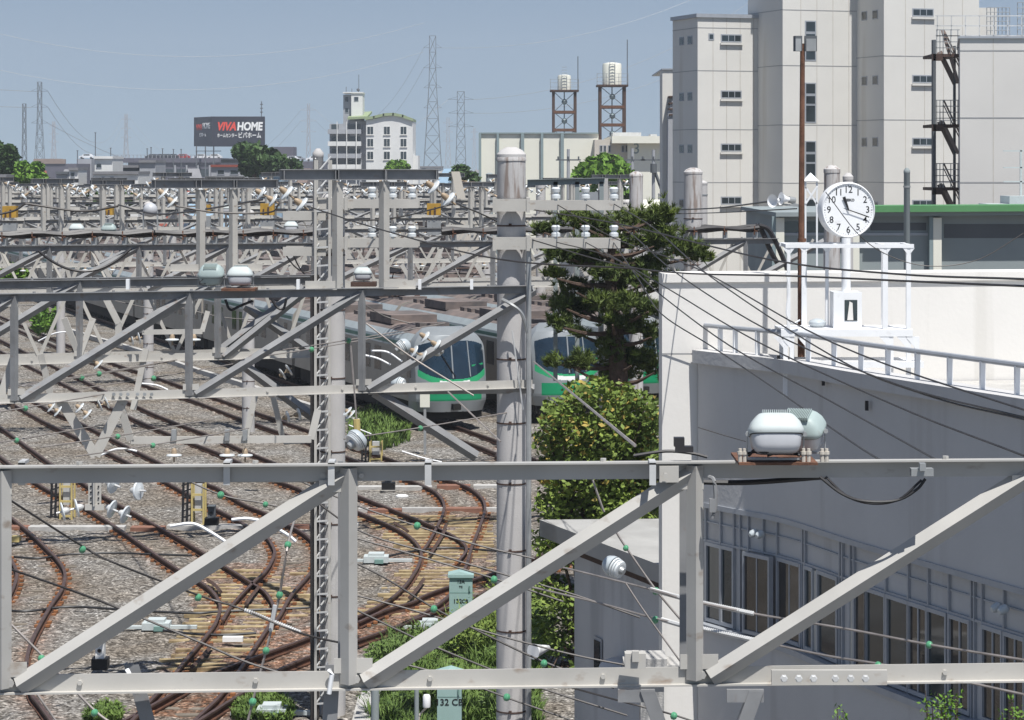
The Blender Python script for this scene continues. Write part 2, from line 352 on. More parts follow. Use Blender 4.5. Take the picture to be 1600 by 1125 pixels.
for k,(a,b,lab) in {'leftmost':('A0','A1','rusty track bending out of the photo at the lower left corner'),'b':('B0','B1','rusty track second from the left, running into the nearest turnout'),
      'c':('C0','C1','rusty track curving through a crossing beside the ladder lattice pole'),'d':('D0','D1','rusty track sweeping from the upper left to the turnout behind the mint cabinet'),
      'e':('E0','E1','rusty track nearest the trains, curving twice beside the big pole'),'f':('F0','F1','short rusty track passing behind the tall mint cabinet to the right'),
      't':('T0','T1','rusty track under and ahead of the left green fronted train')}.items():
    r=thing('railway_track',lab,'railway track',RL[b][len(RL[b])//2],kind='structure')
    for q in (a,b):
        m=MB(); rail_mb(RL[q],m,m); m.build('rail',[M['railtop'],M['railside']],r)
    # sleepers under this track
    A=RL[a]; B=np.array([tuple(p) for p in RL[b]]); sl_=MB(); fa_=MB(); acc=0
    if k=='f': A=RL['F1']; B=np.array([tuple(p) for p in RL['F0']])
    for i in range(len(A)-1):
        seg=(A[i+1]-A[i]); ln=seg.length; t=0
        while acc+ (ln-t) >=.62:
            t+=.62-acc; acc=0; p=A[i]+seg*(t/ln)
            if p.y>150: continue
            d2=((B[:,:2]-np.array((p.x,p.y)))**2).sum(1); j=int(d2.argmin())
            q=V(B[j]); 
            if not (.8<(q-p).length<1.5): continue
            c=(p+q)/2; s=(q-p).normalized(); 
            sl_.bar(c-s*1.02+V((0,0,-.222)),c+s*1.02+V((0,0,-.222)),.2,.09)
            if p.y<85:
                for e_ in (p,q):
                    for o_ in (-.12,.12): fa_.cb(e_+s*o_+V((0,0,-.16)),.09,.13,.05)
        acc+=ln-t
    if fa_.v: fa_.build('rail_fastenings',M['fast'],r,kind='stuff')
    if sl_.v: sl_.build('sleepers',M['sleepc'],r,kind='stuff')
# ballast sheet with rust close to the rails
allp=np.array([(p.x,p.y) for k_,v in RL.items() for p in v if 40<p.y<135])
nx,ny=300,330
xs=np.linspace(-34,20,nx); 
yy=np.concatenate([np.linspace(30,75,230),np.linspace(75.3,135,100)])
XX,YY=np.meshgrid(xs,yy); pts=np.stack([XX.ravel(),YY.ravel()],1); dm=np.full(len(pts),9.)
for c in range(0,len(pts),4000):
    d=((pts[c:c+4000,None,:]-allp[None])**2).sum(2); dm[c:c+4000]=np.sqrt(d.min(1))
def inpoly(pts,poly):
    x,y=pts[:,0],pts[:,1]; r=np.zeros(len(pts),bool); n=len(poly); j=n-1
    for i in range(n):
        xi,yi=poly[i]; xj,yj=poly[j]
        r^=((yi>y)!=(yj>y))&(x<(xj-xi)*(y-yi)/(yj-yi+1e-12)+xi); j=i
    return r
rust=np.clip(np.exp(-(dm/.30)**2)*.62,0,1)
def gp(l): return [tuple(G(a,b))[:2] for a,b in l]
for poly,v in ((gp([(430,1000),(560,950),(700,905),(800,880),(800,930),(700,965),(560,1010),(430,1065),(360,1120),(230,1120),(300,1040)]),.75),
               (gp([(300,880),(500,880),(500,960),(400,1060),(250,1060),(300,960)]),.5),(gp([(560,800),(770,800),(770,900),(620,960),(600,880)]),.45)):
    rust=np.maximum(rust,inpoly(pts,poly)*v)
me=bpy.data.meshes.new('ballast_bed')
zz=.02*np.sin(XX*3.1+YY*1.7)+.017*np.sin(XX*7.3-YY*2.2)+.012*np.sin(XX*11+YY*5)
vv=np.stack([XX.ravel(),YY.ravel(),zz.ravel()],1)
idx=np.arange(nx*len(yy)).reshape(len(yy),nx)
fs=np.stack([idx[:-1,:-1].ravel(),idx[:-1,1:].ravel(),idx[1:,1:].ravel(),idx[1:,:-1].ravel()],1)
me.from_pydata(vv.tolist(),[],fs.tolist()); me.materials.append(M['ballast'])
at=me.color_attributes.new('rust','FLOAT_COLOR','POINT'); cc=np.stack([rust,rust,rust,np.ones_like(rust)],1).astype(np.float32); at.data.foreach_set('color',cc.ravel())
bo=bpy.data.objects.new('ballast',me); col.objects.link(bo); tag(bo,kind='structure')
g=MB(); g.add([(-34,135,-.055),(20,135,-.055),(60,400,-.055),(-160,400,-.055)],[(0,1,2,3)]); g.add([(-120,135,-.055),(-34,135,-.055),(-160,400,-.055),(-320,400,-.055)],[(0,1,2,3)])
g.add([(-34,30,-.055),(-34,135,-.055),(-90,135,-.055),(-60,30,-.055)],[(0,1,2,3)]); g.add([(20,30,-.055),(60,30,-.055),(120,400,-.055),(60,400,-.055),(20,135,-.055)],[(0,1,2,3,4)])
g.build('yard_ballast',M['ballast'],kind='structure',org=(0,0,0))
# yellow wooden turnout sleepers
def interp(t,tab):
    for i in range(len(tab)-1):
        if tab[i][0]<=t<=tab[i+1][0]:
            k=(t-tab[i][0])/(tab[i+1][0]-tab[i][0]); return tab[i][1]+(tab[i+1][1]-tab[i][1])*k
    return tab[-1][1] if t>tab[-1][0] else tab[0][1]
def zone(lab,y0,y1,Lt,Rt,tilt,step=.52):
    r=thing('turnout_timbers',lab,'turnout timbers',G((Lt[0][1]+Rt[0][1])/2,(y0+y1)/2),kind='structure')
    Y=G(0,y0).y; Ye=G(0,y1).y; first=None
    m=MB()
    while Y>Ye:
        py=HZ+F*CH/Y; a=X_(interp(py,Lt)+random.uniform(-16,12),Y); b=X_(interp(py,Rt)+random.uniform(-14,12),Y); dz=random.uniform(-.02,.012)
        if b-a>.5 and random.random()>.07: m.bar((a,Y-tilt*(b-a)/2,-.008+dz),(b,Y+tilt*(b-a)/2,-.012+dz),random.uniform(.17,.22),.10)
        Y-=step+random.uniform(-.03,.03)
    m.build('sleepers',M['sleepy'],r)
zone('yellowish wooden timbers of the turnout left of the ladder lattice pole',893,1062,[(893,318),(925,303),(960,303),(985,298),(1010,272),(1060,252)],[(893,420),(905,440),(925,455),(960,440),(1000,430),(1030,385),(1060,350)],.04)
zone('strip of yellowish timbers right of the crossing close to the lattice pole',893,968,[(893,470),(968,440)],[(893,492),(968,492)],.02)
zone('yellowish wooden timbers of the turnout left of the big concrete pole',808,962,[(808,560),(830,592),(860,632),(880,642),(905,622),(930,600),(962,545)],[(808,700),(812,768),(850,772),(890,768),(915,715),(935,690),(962,650)],.03)
# check rails, short brown blades
for pl in ([(324,906),(336,914),(345,925)],[(616,817),(630,825),(637,830)],[(640,934),(652,920),(662,905)],[(300,1042),(318,1024),(330,1008)],[(672,866),(690,838),(697,820)],[(404,918),(392,932),(384,944)]):
    m=MB(); pp=[G(a,b,.15) for a,b in pl]; m.tube(crom(pp,4),.05,4); o=m.build('check_rail',M['rustd']); tag(o,kind='structure')
# cable trough crossings
def trough(lab,segs):
    r=thing('cable_trough',lab,'cable trough',G(segs[0][0],segs[0][2]))
    for a,b,y,c in segs:
        m=MB(); p=G(a,y); q=G(b,y); m.bar(p+V((0,0,.03)),q+V((0,0,.03)),.42 if c!='thin' else .22,.16)
        m.build('trough_cover' if c=='r' else 'trough_channel',M['rustr'] if c=='r' else M['kerb'],r)
M['rustr']=mat('red_oxide_cover',(.22,.11,.075),.85,0,.2,3,dirt=.3)
trough('low concrete cable trough with red oxide covers crossing the left tracks',[(-20,46,828,'r'),(46,196,828,'g'),(205,258,829,'r'),(262,385,826,'g'),(428,484,826,'r'),(484,560,824,'g')])
trough('concrete cable trough with a wide red cover crossing beside the dwarf signal',[(560,675,765,'g'),(683,735,763,'r'),(740,830,763,'g')])
trough('thin concrete cable trough crossing just above the turnout timbers',[(560,590,800,'thin'),(575,628,801,'r'),(628,693,799,'thin'),(697,753,799,'r'),(756,830,799,'thin')])
m=MB()
pk=[G(a,b) for a,b in ((20,490),(67,506),(150,532),(190,543),(240,558),(300,580),(375,603),(450,628),(560,664))]
for i in range(len(pk)-1): m.bar(pk[i]+V((0,0,.1)),pk[i+1]+V((0,0,.1)),.25,.24)
tag(m.build('platform_kerb',M['kerb']),kind='structure')
# dark cables lying on the ballast
for i,(pl,lab) in enumerate((([(0,952),(40,955),(110,948),(200,953),(300,958),(350,955),(470,950),(490,948)],'black cable lying across the ballast level with the green point machine'),
    ([(22,870),(60,872),(110,866),(180,864),(240,866),(300,868)],'thin black cable on the ballast below the left concrete trough'),
    ([(255,985),(300,990),(350,992),(400,989)],'black cable on the timbers beside the white marker board'),
    ([(590,873),(640,862),(700,856),(790,862)],'black cable crossing the right turnout timbers'))):
    m=MB(); m.tube(crom([G(a,b,.1) for a,b in pl],5),.03,5); tag(m.build('ground_cable',M['dark']),lab,'cable')
# ---------------------------------------------------------------- lattice gantries
FW=V((0,-1,0)); UP=V((0,0,1))
def gantry_truss(root,line,nodes,zt,zb,k=1.,back=None,diag='/',mt=None,chord=True,ends=None,skip=(),brace=None):
    """line(px)->Y ; nodes are pixel columns where the verticals stand, on a straight line in plan"""
    pts=[V((X_(a,line(a)),line(a),0)) for a in nodes]
    e=ends or (nodes[0],nodes[-1]); a=V((X_(e[0],line(e[0])),line(e[0]),0)); b=V((X_(e[1],line(e[1])),line(e[1]),0))
    ax=(b-a).normalized(); f=V((ax.y,-ax.x,0)); 
    if f.y>0: f=-f
    S=mt or M['steel']; BR=brace or S; w=.112*k
    def ch(z,top,off,nm):
        m=MB(); o=-f*off
        if top:
            m.pb(a+o+UP*(z-w),b-a,f*-.012,UP*w); m.pb(a+o+UP*z,b-a,f*.075*k-f*-.012+V((0,0,0)),UP*.012)
            m.pb(a+o-f*.012+UP*(z-w),b-a,-f*.09*k,UP*.012)
        else:
            m.pb(a+o+UP*z,b-a,f*-.012,UP*w); m.pb(a+o+UP*(z-.012),b-a,f*.05*k,UP*.012)
        # bolts and clips along the chord
        n=int((b-a).length/1.15)
        for i in range(n):
            p=a+(b-a)*((i+.37)/n)+o
            if top: m.lathe(p+UP*(z+.012)+f*.03,[(.022*k,0),(.022*k,.022)],UP,6,False)
            else: m.lathe(p+UP*(z+w*.5),[(.018*k,0),(.018*k,.02)],f,6,False)
        return m.build(nm,BR if top else S,root)  # top chord takes the brace colour, with shade painted into it
    if chord: ch(zt,True,0,'top_chord'); ch(zb,False,0,'bottom_chord')
    if back: ch(zt,True,back,'top_chord'); ch(zb,False,back,'bottom_chord')
    lw=.088*k
    rt=(ax*.66-f*.75).normalized(); lf=(-ax*.66-f*.75).normalized()
    for i,p in enumerate(pts):
        if i in skip: continue
        m=MB(); c=p+f*.085
        m.lbar(c+UP*(zb+.03),c+UP*(zt-.02),lw,.012,lf,rt)
        m.lathe(p+ax*.05+UP*(zb+.06)+f*.005,[(.028*k,0),(.028*k,.03)],f,6,False)
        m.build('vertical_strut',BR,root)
        if k<1.2 and mt is None:
            m=MB(); m.pb(p+f*.02-ax*.10+UP*(zb+w-.01),ax*.26,f*.006,UP*.10); m.build('gusset_plate',S,root); m=MB(); m.pb(p+f*.02-ax*.20+UP*(zt-w-.07),ax*.26,f*.006,UP*.08); m.build('gusset_plate',S,root)
    for i in range(len(pts)-1):
        p,q=pts[i],pts[i+1]; 
        if diag=='\\': p,q=q,p
        s=1 if diag=='/' else -1
        A=p+ax*s*.1+UP*(zb+.05)+f*.09; B=q-ax*s*.03+UP*(zt-.07)+f*.06
        d=(B-A).normalized(); n1=(UP-d*d.z).normalized()
        m=MB(); m.lbar(A,B,lw*1.12,.012,n1*.60-f*.8,-n1*.80-f*.6)
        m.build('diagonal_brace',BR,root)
        if back:
            off=-f*back; zig=2
            for j in range(zig):
                x0=p.lerp(q,j/zig); x1=p.lerp(q,(j+.5)/zig); x2=p.lerp(q,(j+1)/zig); m=MB()
                m.bar(x0+off+UP*(zt-.05),x1+off+UP*(zb+.06),.02,.055*k,n1); m.bar(x1+off+UP*(zb+.06),x2+off+UP*(zt-.05),.02,.055*k,n1)
                m.build('back_lacing',S,root)
    return a,b,ax,f
def strut(root,p,q,w=.1,name='knee_brace',mt=None,t=.012):
    m=MB(); d=(V(q)-V(p)).normalized(); n1=(UP-d*d.z); n1=n1.normalized() if n1.length>.05 else V((1,0,0))
    m.lbar(V(p),V(q),w,t,-n1*.72-FW*.7,n1*.72-FW*.7) ; return m.build(name,mt or M['steelg'],root)
def flat(root,pts,w,name='hanger_frame',mt=None,t=.05):
    m=MB()
    for i in range(len(pts)-1):
        p,q=V(pts[i]),V(pts[i+1]); m.bar(p,q,t,w,UP if abs((q-p).normalized().z)<.9 else V((1,0,0)))
    return m.build(name,mt or M['steel'],root)
def disc_insulator(root,p,q,n=2,r=.127,mt='porc'):
    """string of porcelain discs from p to q, each disc a mesh of its own with its metal cap"""
    p=V(p);q=V(q);d=(q-p); L=d.length; ax=d.normalized()
    for i in range(n):
        c=p+d*((i+.15)/n); h=L/n
        m=MB(); m.lathe(c,[(r*.38,h*.28),(r*.95,h*.34),(r,h*.40),(r*.93,h*.45),(r*.5,h*.47),(r*.3,h*.5)],ax,16)
        o=m.build('insulator_disc',M[mt],root)
        m=MB(); m.lathe(c,[(r*.14,-h*.1),(r*.30,0),(r*.36,h*.12),(r*.40,h*.28)],ax,10); m.lathe(c+ax*h*.5,[(r*.12,0),(r*.12,h*.35)],ax,6); m.build('metal_cap',M['cap' if mt=='porc' and p.y>36 else 'galvw'],o)
def pin_insulator(root,c,s=1.):
    m=MB(); m.lathe(c,[(.03*s,0),(.03*s,.03*s),(.085*s,.04*s),(.085*s,.10*s),(.05*s,.12*s),(.05*s,.15*s),(.075*s,.16*s),(.085*s,.22*s),(.06*s,.25*s),(.0,.25*s)],UP,12)
    return m.build('pin_insulator',M['porc'],root)
def uprights(root,pair,line,zb,zt,w=.14,foot=.7,beam=None,bz=None,bh=.17,mt=None):
    """posts standing on the truss with foot plates, and the I-beam they carry"""
    S=mt or M['steel']
    for i,a in enumerate(pair):
        Y=line(a); x=X_(a,Y); s=-1 if i%2==0 else 1
        m=MB(); c=V((x,Y,zb)); m.lbar(c+FW*.06,c+FW*.06+UP*(zt-zb),w*.95,.012,V((-.62,.78,0)),V((.62,.78,0)))
        m.cb(c+V((0,.12,0)),w*1.1,.012,zt-zb)
        m.lathe(c+FW*.068+V((.02,0,zt-zb-.07)),[(.02,0),(.02,.015)],FW,6,False)
        m.build('upright',S,root)
        m=MB(); m.box(min(x,x+s*foot),max(x,x+s*foot),Y-.02,Y,zb,zb+.12*w/.14); m.box(min(x,x+s*foot),max(x,x+s*foot),Y-.12,Y-.02,zb-.012,zb); m.build('foot_bracket',S,root)
    if beam:
        a,b=beam; Ya=line(a);Yb=line(b); p=V((X_(a,Ya),Ya,bz)); q=V((X_(b,Yb),Yb,bz)); d=q-p; f=V((d.y,-d.x,0)).normalized()
        if f.y>0: f=-f
        m=MB(); m.pb(p,d,f*-.01,UP*bh); m.pb(p+UP*bh-f*-.07,d,f*-.15,UP*.012) if 0 else m.pb(p+UP*bh+f*.07,d,-f*.15,UP*.012)
        m.pb(p+f*.07,d,-f*.15,UP*.012)
        for t in np.linspace(.02,.98,4): m.pb(p+d*t,d.normalized()*.012,f*.065,UP*bh)
        for a in pair: 
            Y=line(a); m.pb(V((X_(a,Y),Y,bz))+f*.0,d.normalized()*.012,f*.075,UP*bh)
        m.build('ibeam',M['steelg'],root)
def post(root,px,Y,r,zt,zb=0.,bands=True,stain=False,rust=False,r2=None,n=20):
    x=X_(px,Y); m=MB(); r2=r2 or r*.94
    m.lathe((x,Y,zb),[(r,0),(r2,zt-zb-.18),(r2*1.04,zt-zb-.17),(r2*1.04,zt-zb-.12),(r2*.8,zt-zb-.05),(r2*.35,zt-zb)],UP,n)
    o=m.build('post',M['polestain' if stain else 'concrete'],root)
    if bands:
        z=zb+.9
        while z<zt-.6:
            m=MB(); rr=r+(r2-r)*(z-zb)/(zt-zb); m.lathe((x,Y,z),[(rr+.008,0),(rr+.008,.025)],UP,n,False); m.cb((x-.02,Y-rr-.02,z+.012),.05,.04,.04); m.build('steel_band',M['rustd'],o); z+=random.uniform(1.0,1.5)
    return o
# ---- first gantry, nearest
ln1=lambda a: Yd(a,17.35,.06)
g1=thing('lattice_gantry','cream steel lattice gantry nearest the camera, spanning the whole photo','lattice gantry',(0,17.35,0))
z1t=Z_(724,17.35); z1b=Z_(1085,17.35)+.06
a,b,ax1,f1=gantry_truss(g1,ln1,[-535,5,545,1085,1625,2165],z1t,z1b,1.0,brace=M['steelsh'])
# back plane chord and struts, splice plates, clips
m=MB()
for (x0,x1) in ((0,35),(1205,1385),(270,520),(1030,1060)):
    m=MB(); Y=17.35; m.box(X_(x0,Y),X_(x1,Y),Y-.035,Y-.012+.008,z1t-.125 if x0<1000 or x0==1030 else z1b+.01, z1t-.015 if x0<1000 or x0==1030 else z1b+.11); m.build('splice_plate',M['steel'],g1)
for x in (1224,1247,1270,1304,1328,1351): m=MB(); m.lathe((X_(x,17.3),17.27,z1b+.065),[(.027,0),(.027,.012),(.02,.014),(.02,.03)],FW,6,False); m.build('splice_bolt',M['galvw'],g1)
for x in (285,305,330,350,450,475,505,565,1040): m=MB(); m.lathe((X_(x,17.3),17.29,z1t-.075),[(.02,0),(.02,.02)],FW,6,False); m.build('splice_bolt',M['steel'],g1)
for x in (40,358,520,670,1018):
    m=MB(); X=X_(x,17.35); m.box(X-.022,X+.022,17.20,17.36,z1t+.008,z1t+.03); m.box(X-.022,X+.022,17.20,17.215,z1t-.13,z1t+.02); m.build('beam_clip',M['galvw'],g1)
for x,dx in ((205,.04),(520,-.02)):
    X=X_(x,17.3); m=MB(); m.tube([(X-.02,17.24,z1b+.13),(X,17.22,z1b+.1),(X+dx,17.22,z1b-.03)],.016,6); m.build('hook_bolt',M['whitep'],g1)
    m=MB(); m.pb((X-.05,17.30,z1b+.15),(.12+dx,0,-.55) if dx>0 else (-.03,0,-.55),(.1,0,0),(0,.012,0)); m.pb((X-.05,17.313,z1b+.15),(.12+dx,0,-.55) if dx>0 else (-.03,0,-.55),(.0,.09,0),(0.012,0,0)); m.build('hanger_angle',M['steelg'],g1)
for x,s in ((1000,1),(1170,-1)):
    X=X_(x,17.3); m=MB(); m.box(X-.15,X+.10,17.28,17.31,z1b-.10,z1b-.014)
    m.pb((X,17.265,z1b-.02),(s*.18,0,-.5),(.1,0,0),(0,.012,0)); m.pb((X+.0,17.293,z1b-.03),(s*.18,0,-.49),(.0,.08,0),(.012,0,0)); m.build('hanger_angle',M['steelg'],g1)
m=MB(); m.cb((X_(992,17.3),17.27,z1b+.14),.14,.1,.1); m.cb((X_(992,17.3),17.22,z1b+.19),.045,.05,.07); m.build('clamp_block',M['steel'],g1)
m=MB(); Yb=17.9; m.box(X_(1062,Yb),X_(1078,Yb),Yb,Yb+.02,z1b,z1t-.05); m.box(X_(528,Yb),X_(536,Yb),Yb,Yb+.02,z1b,z1t-.05);m.build('rear_strut',M['steelg'],g1)
# ---- second gantry
ln2=lambda a: Yd(a,42.6,.34)
g2=thing('lattice_gantry','second steel lattice gantry from the camera, ending at the big banded concrete pole','lattice gantry',(0,42.6,0))
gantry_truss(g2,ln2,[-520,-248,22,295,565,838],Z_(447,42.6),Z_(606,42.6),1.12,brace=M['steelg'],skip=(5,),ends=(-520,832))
# rear plane of the same gantry
def P2(a,y,dy=0): 
    Y=ln2(a)+dy; return P(a,y,Y)
strut(g2,P2(585,612),P2(745,714),.13)
strut(g2,P2(575,610),P2(835,608),.11,'end_chord',M['steelg'])
for sg in ([(92,622),(149,712),(193,624)],):
    flat(g2,[P2(a,y,.05) for a,y in sg],.15,'v_hanger')
flat(g2,[P2(a,y,.05) for a,y in ((188,633),(204,688),(486,686),(497,640))],.115,'u_hanger')
flat(g2,[P2(a,y,.3) for a,y in ((1,622),(22,560))],.13,'v_hanger')
for a in (272,355,383): 
    m=MB(); m.cb(P2(a,688,-.02),.07,.12,.17); m.build('insulator_clamp',M['galv'],g2); disc_insulator(g2,P2(a,699,-.02),P2(a,722,-.02),1,.125)
for (a,y,c,d) in ((75,632,95,646),(118,632,142,652),(150,636,172,627),(540,640,550,650)):
    disc_insulator(g2,P2(a,y,-.1),P2(c,d,-.1),2,.10)
for a,b_ in (((640,545),(667,560)),((655,520),(690,545))): disc_insulator(g2,P2(*a),P2(*b_),2,.11)
uprights(g2,(527,600),ln2,Z_(447,42.6),Z_(283,42.6),.15,.52,(437,685),Z_(281,42.6),.165)
disc_insulator(g2,P2(665,283,-.3),P2(712,320,-.3),2,.14)
disc_insulator(g2,P2(436,292,-.3),P2(482,328,-.3),2,.14)
m=MB(); m.pb(P2(705,268),(.10,0,-.45),(.14,0,0),(0,.02,0)); m.build('beam_gusset',M['wallb'],g2)
for a in (656,737,466,200): m=MB(); c=P2(a,452,-.05); m.cb(c,.05,.12,.16); m.build('beam_clip',M['whitep'],g2)
[(lambda q,a=a:(q.lathe(P2(a,616,-.03),[(.03,0),(.03,.02)],FW,6,False),q.build('splice_bolt',M['galv'],g2)))(MB()) for a in (178,189,200,215,226,237)]
# ---- third gantry
ln3=lambda a: Yd(a,49.5,.34)
g3=thing('lattice_gantry','third steel lattice gantry, ending at the pole with the caged ladder lattice','lattice gantry',(0,49.5,0))
gantry_truss(g3,ln3,[-308,-92,124,340,500],Z_(428,49.5),Z_(550,49.5),1.15,brace=M['steelg'],skip=(4,),ends=(-308,510),back=.75)
def P3(a,y,dy=0): return P(a,y,ln3(a)+dy)
strut(g3,P3(350,548),P3(545,694),.13); strut(g3,P3(383,478,.3),P3(500,560,.3),.12)
strut(g3,P3(345,548,.2),P3(475,450,.2),.12,'diagonal_brace')
flat(g3,[P3(a,y) for a,y in ((100,497),(124,556),(146,497))],.11,'v_hanger')
flat(g3,[P3(a,y) for a,y in ((64,553),(84,640))],.11,'hanger_leg'); flat(g3,[P3(a,y) for a,y in ((228,545),(208,640))],.11,'hanger_leg')
flat(g3,[P3(a,y) for a,y in ((400,612),(383,690))],.11,'hanger_leg'); flat(g3,[P3(a,y) for a,y in ((425,612),(443,690),(486,688),(496,640))],.10,'u_hanger')
flat(g3,[P3(a,y) for a,y in ((163,462),(185,505),(186,540))],.12,'v_hanger')
flat(g3,[P3(a,y) for a,y in ((216,500),(222,519),(316,518),(325,486))],.09,'u_hanger')
for a in (269,303): disc_insulator(g3,P3(a,520),P3(a,540),1,.13)
for (a,y,c,d) in ((138,556,158,574),(200,532,222,527),(436,588,456,575),(440,654,475,645)): disc_insulator(g3,P3(a,y,-.1),P3(c,d,-.1),2,.12)
uprights(g3,(313,364),ln3,Z_(422,47.8),Z_(296,47.8),.14,.55,(237,435),Z_(294,47.8),.15)
disc_insulator(g3,P3(398,296,-.2),P3(435,318,-.2),2,.14); disc_insulator(g3,P3(247,296,-.2),P3(276,322,-.2),2,.14)
# ---- fourth gantry with its cable tray
ln4=lambda a: Yd(a,69.,.34)
g4=thing('lattice_gantry','fourth lattice gantry, carrying a thick black cable run from left edge to white wall','lattice gantry',(0,69,0))
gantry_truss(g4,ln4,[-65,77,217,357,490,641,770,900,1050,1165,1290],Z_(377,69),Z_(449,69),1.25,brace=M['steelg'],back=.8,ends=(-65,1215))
def P4(a,y,dy=0): return P(a,y+(700-a)*0,ln4(a)+dy)
zt4=Z_(377,69)
for a0,a1 in ((-60,494),(690,1185)):
    n=30; m=MB()
    for dz,dy in ((.26,0),(.33,.12),(.30,-.1)):
        m.tube([V((X_(a0+(a1-a0)*i/n,ln4(a0+(a1-a0)*i/n)),ln4(a0+(a1-a0)*i/n)+dy,zt4+dz+.03*math.sin(i*1.3+dz*40))) for i in range(n+1)],.06,6)
    if a1>1000: m.tube(crom([P4(1185,352),P4(1200,358),P4(1212,378),P4(1222,400),P4(1232,425)],5),.07,6); m.tube(crom([P4(1180,352,.1),P4(1190,360,.1),P4(1203,390,.1),P4(1215,412,.1)],5),.07,6)
    m.build('cable_run',M['cable'],g4)
    for a in np.arange(a0+20,a1,47):
        Y=ln4(a); x=X_(a,Y); m=MB(); m.box(x-.06,x+.06,Y-.1,Y+.15,zt4+.012,zt4+.2); m.build('cable_support',M['galv'],g4)
        m=MB(); m.box(x-.05,x+.05,Y-.17,Y+.2,zt4+.21,zt4+.24); m.box(x-.05,x-.02,Y-.17,Y-.14,zt4+.12,zt4+.36); m.build('cable_clamp',M['rust'],g4)
m=MB(); m.tube(sagl(P4(60,392,-.3),P4(205,388,-.3),.55,14),.035,5); m.build('sagging_cable',M['cable'],g4)
for a in range(2): 
    m=MB(); m.tube(sagl(P4(440+a*14,386,-.2),P4(492,420+a*9,-.2),.3,8),.02,5); m.build('hanging_cable',M['dark'],g4)
post(g4,1083,ln4(1083)+.3,.27,Z_(262,76),stain=True)
# ---- procedural further gantries
far=[(84,362,418),(100,344,390),(122,328,365),(144,316,348),(168,308,335),(195,301,325),(228,296,316),(262,291,309)]
side=['with cream uprights at the left','with tall twin uprights','between the ochre boxes and the trains','crossed by sagging wires','over the far tracks','half lost in the clutter of the yard','small and pale in the distance','farthest of all under the parking deck']
gf=[]
for gi,(Y0,yt,yb) in enumerate(far):
    ln=lambda a,Y0=Y0: Yd(a,Y0,.34)
    root=thing('lattice_gantry','%s lattice gantry back, %s'%(['fifth','sixth','seventh','eighth','ninth','tenth','eleventh','twelfth'][gi],side[gi]),'lattice gantry',(0,Y0,0),'lattice gantries across the yard')
    zt=Z_(yt,Y0*.94); zb=Z_(yb,Y0*.94); pitch=118*80/Y0
    x1=1030 if gi<3 else 840
    nodes=list(np.arange(-80+gi*23,x1,pitch))
    gantry_truss(root,ln,nodes,zt,zb,1.0+gi*.03,brace=M['steelg'],mt=M['steelfar'] if gi>1 else None,back=.8 if gi<3 else None,diag='/' if gi%2==0 else '\\')
    gf.append((root,ln,zt,zb,Y0))
    rr=random.Random(gi*11+3); a=rr.uniform(-30,20)
    prs=[]
    if gi==0: prs=[(67,95),(160,190),(282,318),(345,387),(582,615),(735,752)]
    else:
        while a<x1-60:
            wd=rr.uniform(20,34)*80/Y0*1.2; prs.append((a,a+wd)); a+=wd+rr.uniform(45,95)*90/Y0
    for i,pr in enumerate(prs):
        h=(1.35+rr.uniform(0,.25)) if gi<4 else 1.1
        if gi>=2: h=min(h,Z_(288+(i*7)%6,Y0)-zt)
        uprights(root,pr,ln,zt,zt+h,.13+.008*gi,.8,None if gi>4 else (pr[0]-20*80/Y0,pr[1]+22*80/Y0),zt+h,.14)
        if gi<7:
            Y=ln(pr[0]); c=V((X_(pr[0],Y),Y-.3,zt+h)); disc_insulator(root,c+V((-.1,0,-.05)),c+V((-.65,0,-.35 if i%2 else -.5)),2,.115,'porc' if gi<2 else 'porcg')
            c=V((X_(pr[1],Y),Y-.3,zt+h)); disc_insulator(root,c+V((.1,0,-.05)),c+V((.7,0,-.45 if i%2 else -.25)),2,.115,'porc' if gi<2 else 'porcg')
    # V hangers under the truss, insulators below
    a=nodes[0]+10; j=0
    while a<x1-30 and gi<5:
        Y=ln(a); x=X_(a,Y); j+=1
        if j%2: flat(root,[(x,Y,zb),(x+.55,Y,zb-.95),(x+1.1,Y,zb)],.13,'v_hanger')
        else: 
            flat(root,[(x,Y,zb),(x+.15,Y,zb-.55),(x+2.4,Y,zb-.55),(x+2.6,Y,zb)],.11,'u_hanger'); disc_insulator(root,(x+.8,Y,zb-.6),(x+.8,Y,zb-.9),1,.11); disc_insulator(root,(x+1.8,Y,zb-.6),(x+1.8,Y,zb-.9),1,.11)
        a+=58*84/Y0
    # posts
    for px in ([388,-40] if gi==1 else [232,640,980] if gi==2 else [95,760] if gi==3 else [270,540] if gi>3 else [994,-30]):
        post(root,px,ln(px)+.3,.24,(min(zt+.35,Z_(292,Y0))) if px not in (994,) else Z_(268,84),bands=gi<3,stain=px==994,n=12)
# ---- big poles
def pole_thing(lab,px,Y,r,zt,**k):
    r0=thing('concrete_pole',lab,'concrete pole',(X_(px,Y),Y,0)); post(r0,px,Y,r,zt,**k); return r0
bp=pole_thing('big round concrete pole with brown stained top and dark steel bands, right of centre',799,42.9,.255,Z_(230,42.9),r2=.235,stain=False)
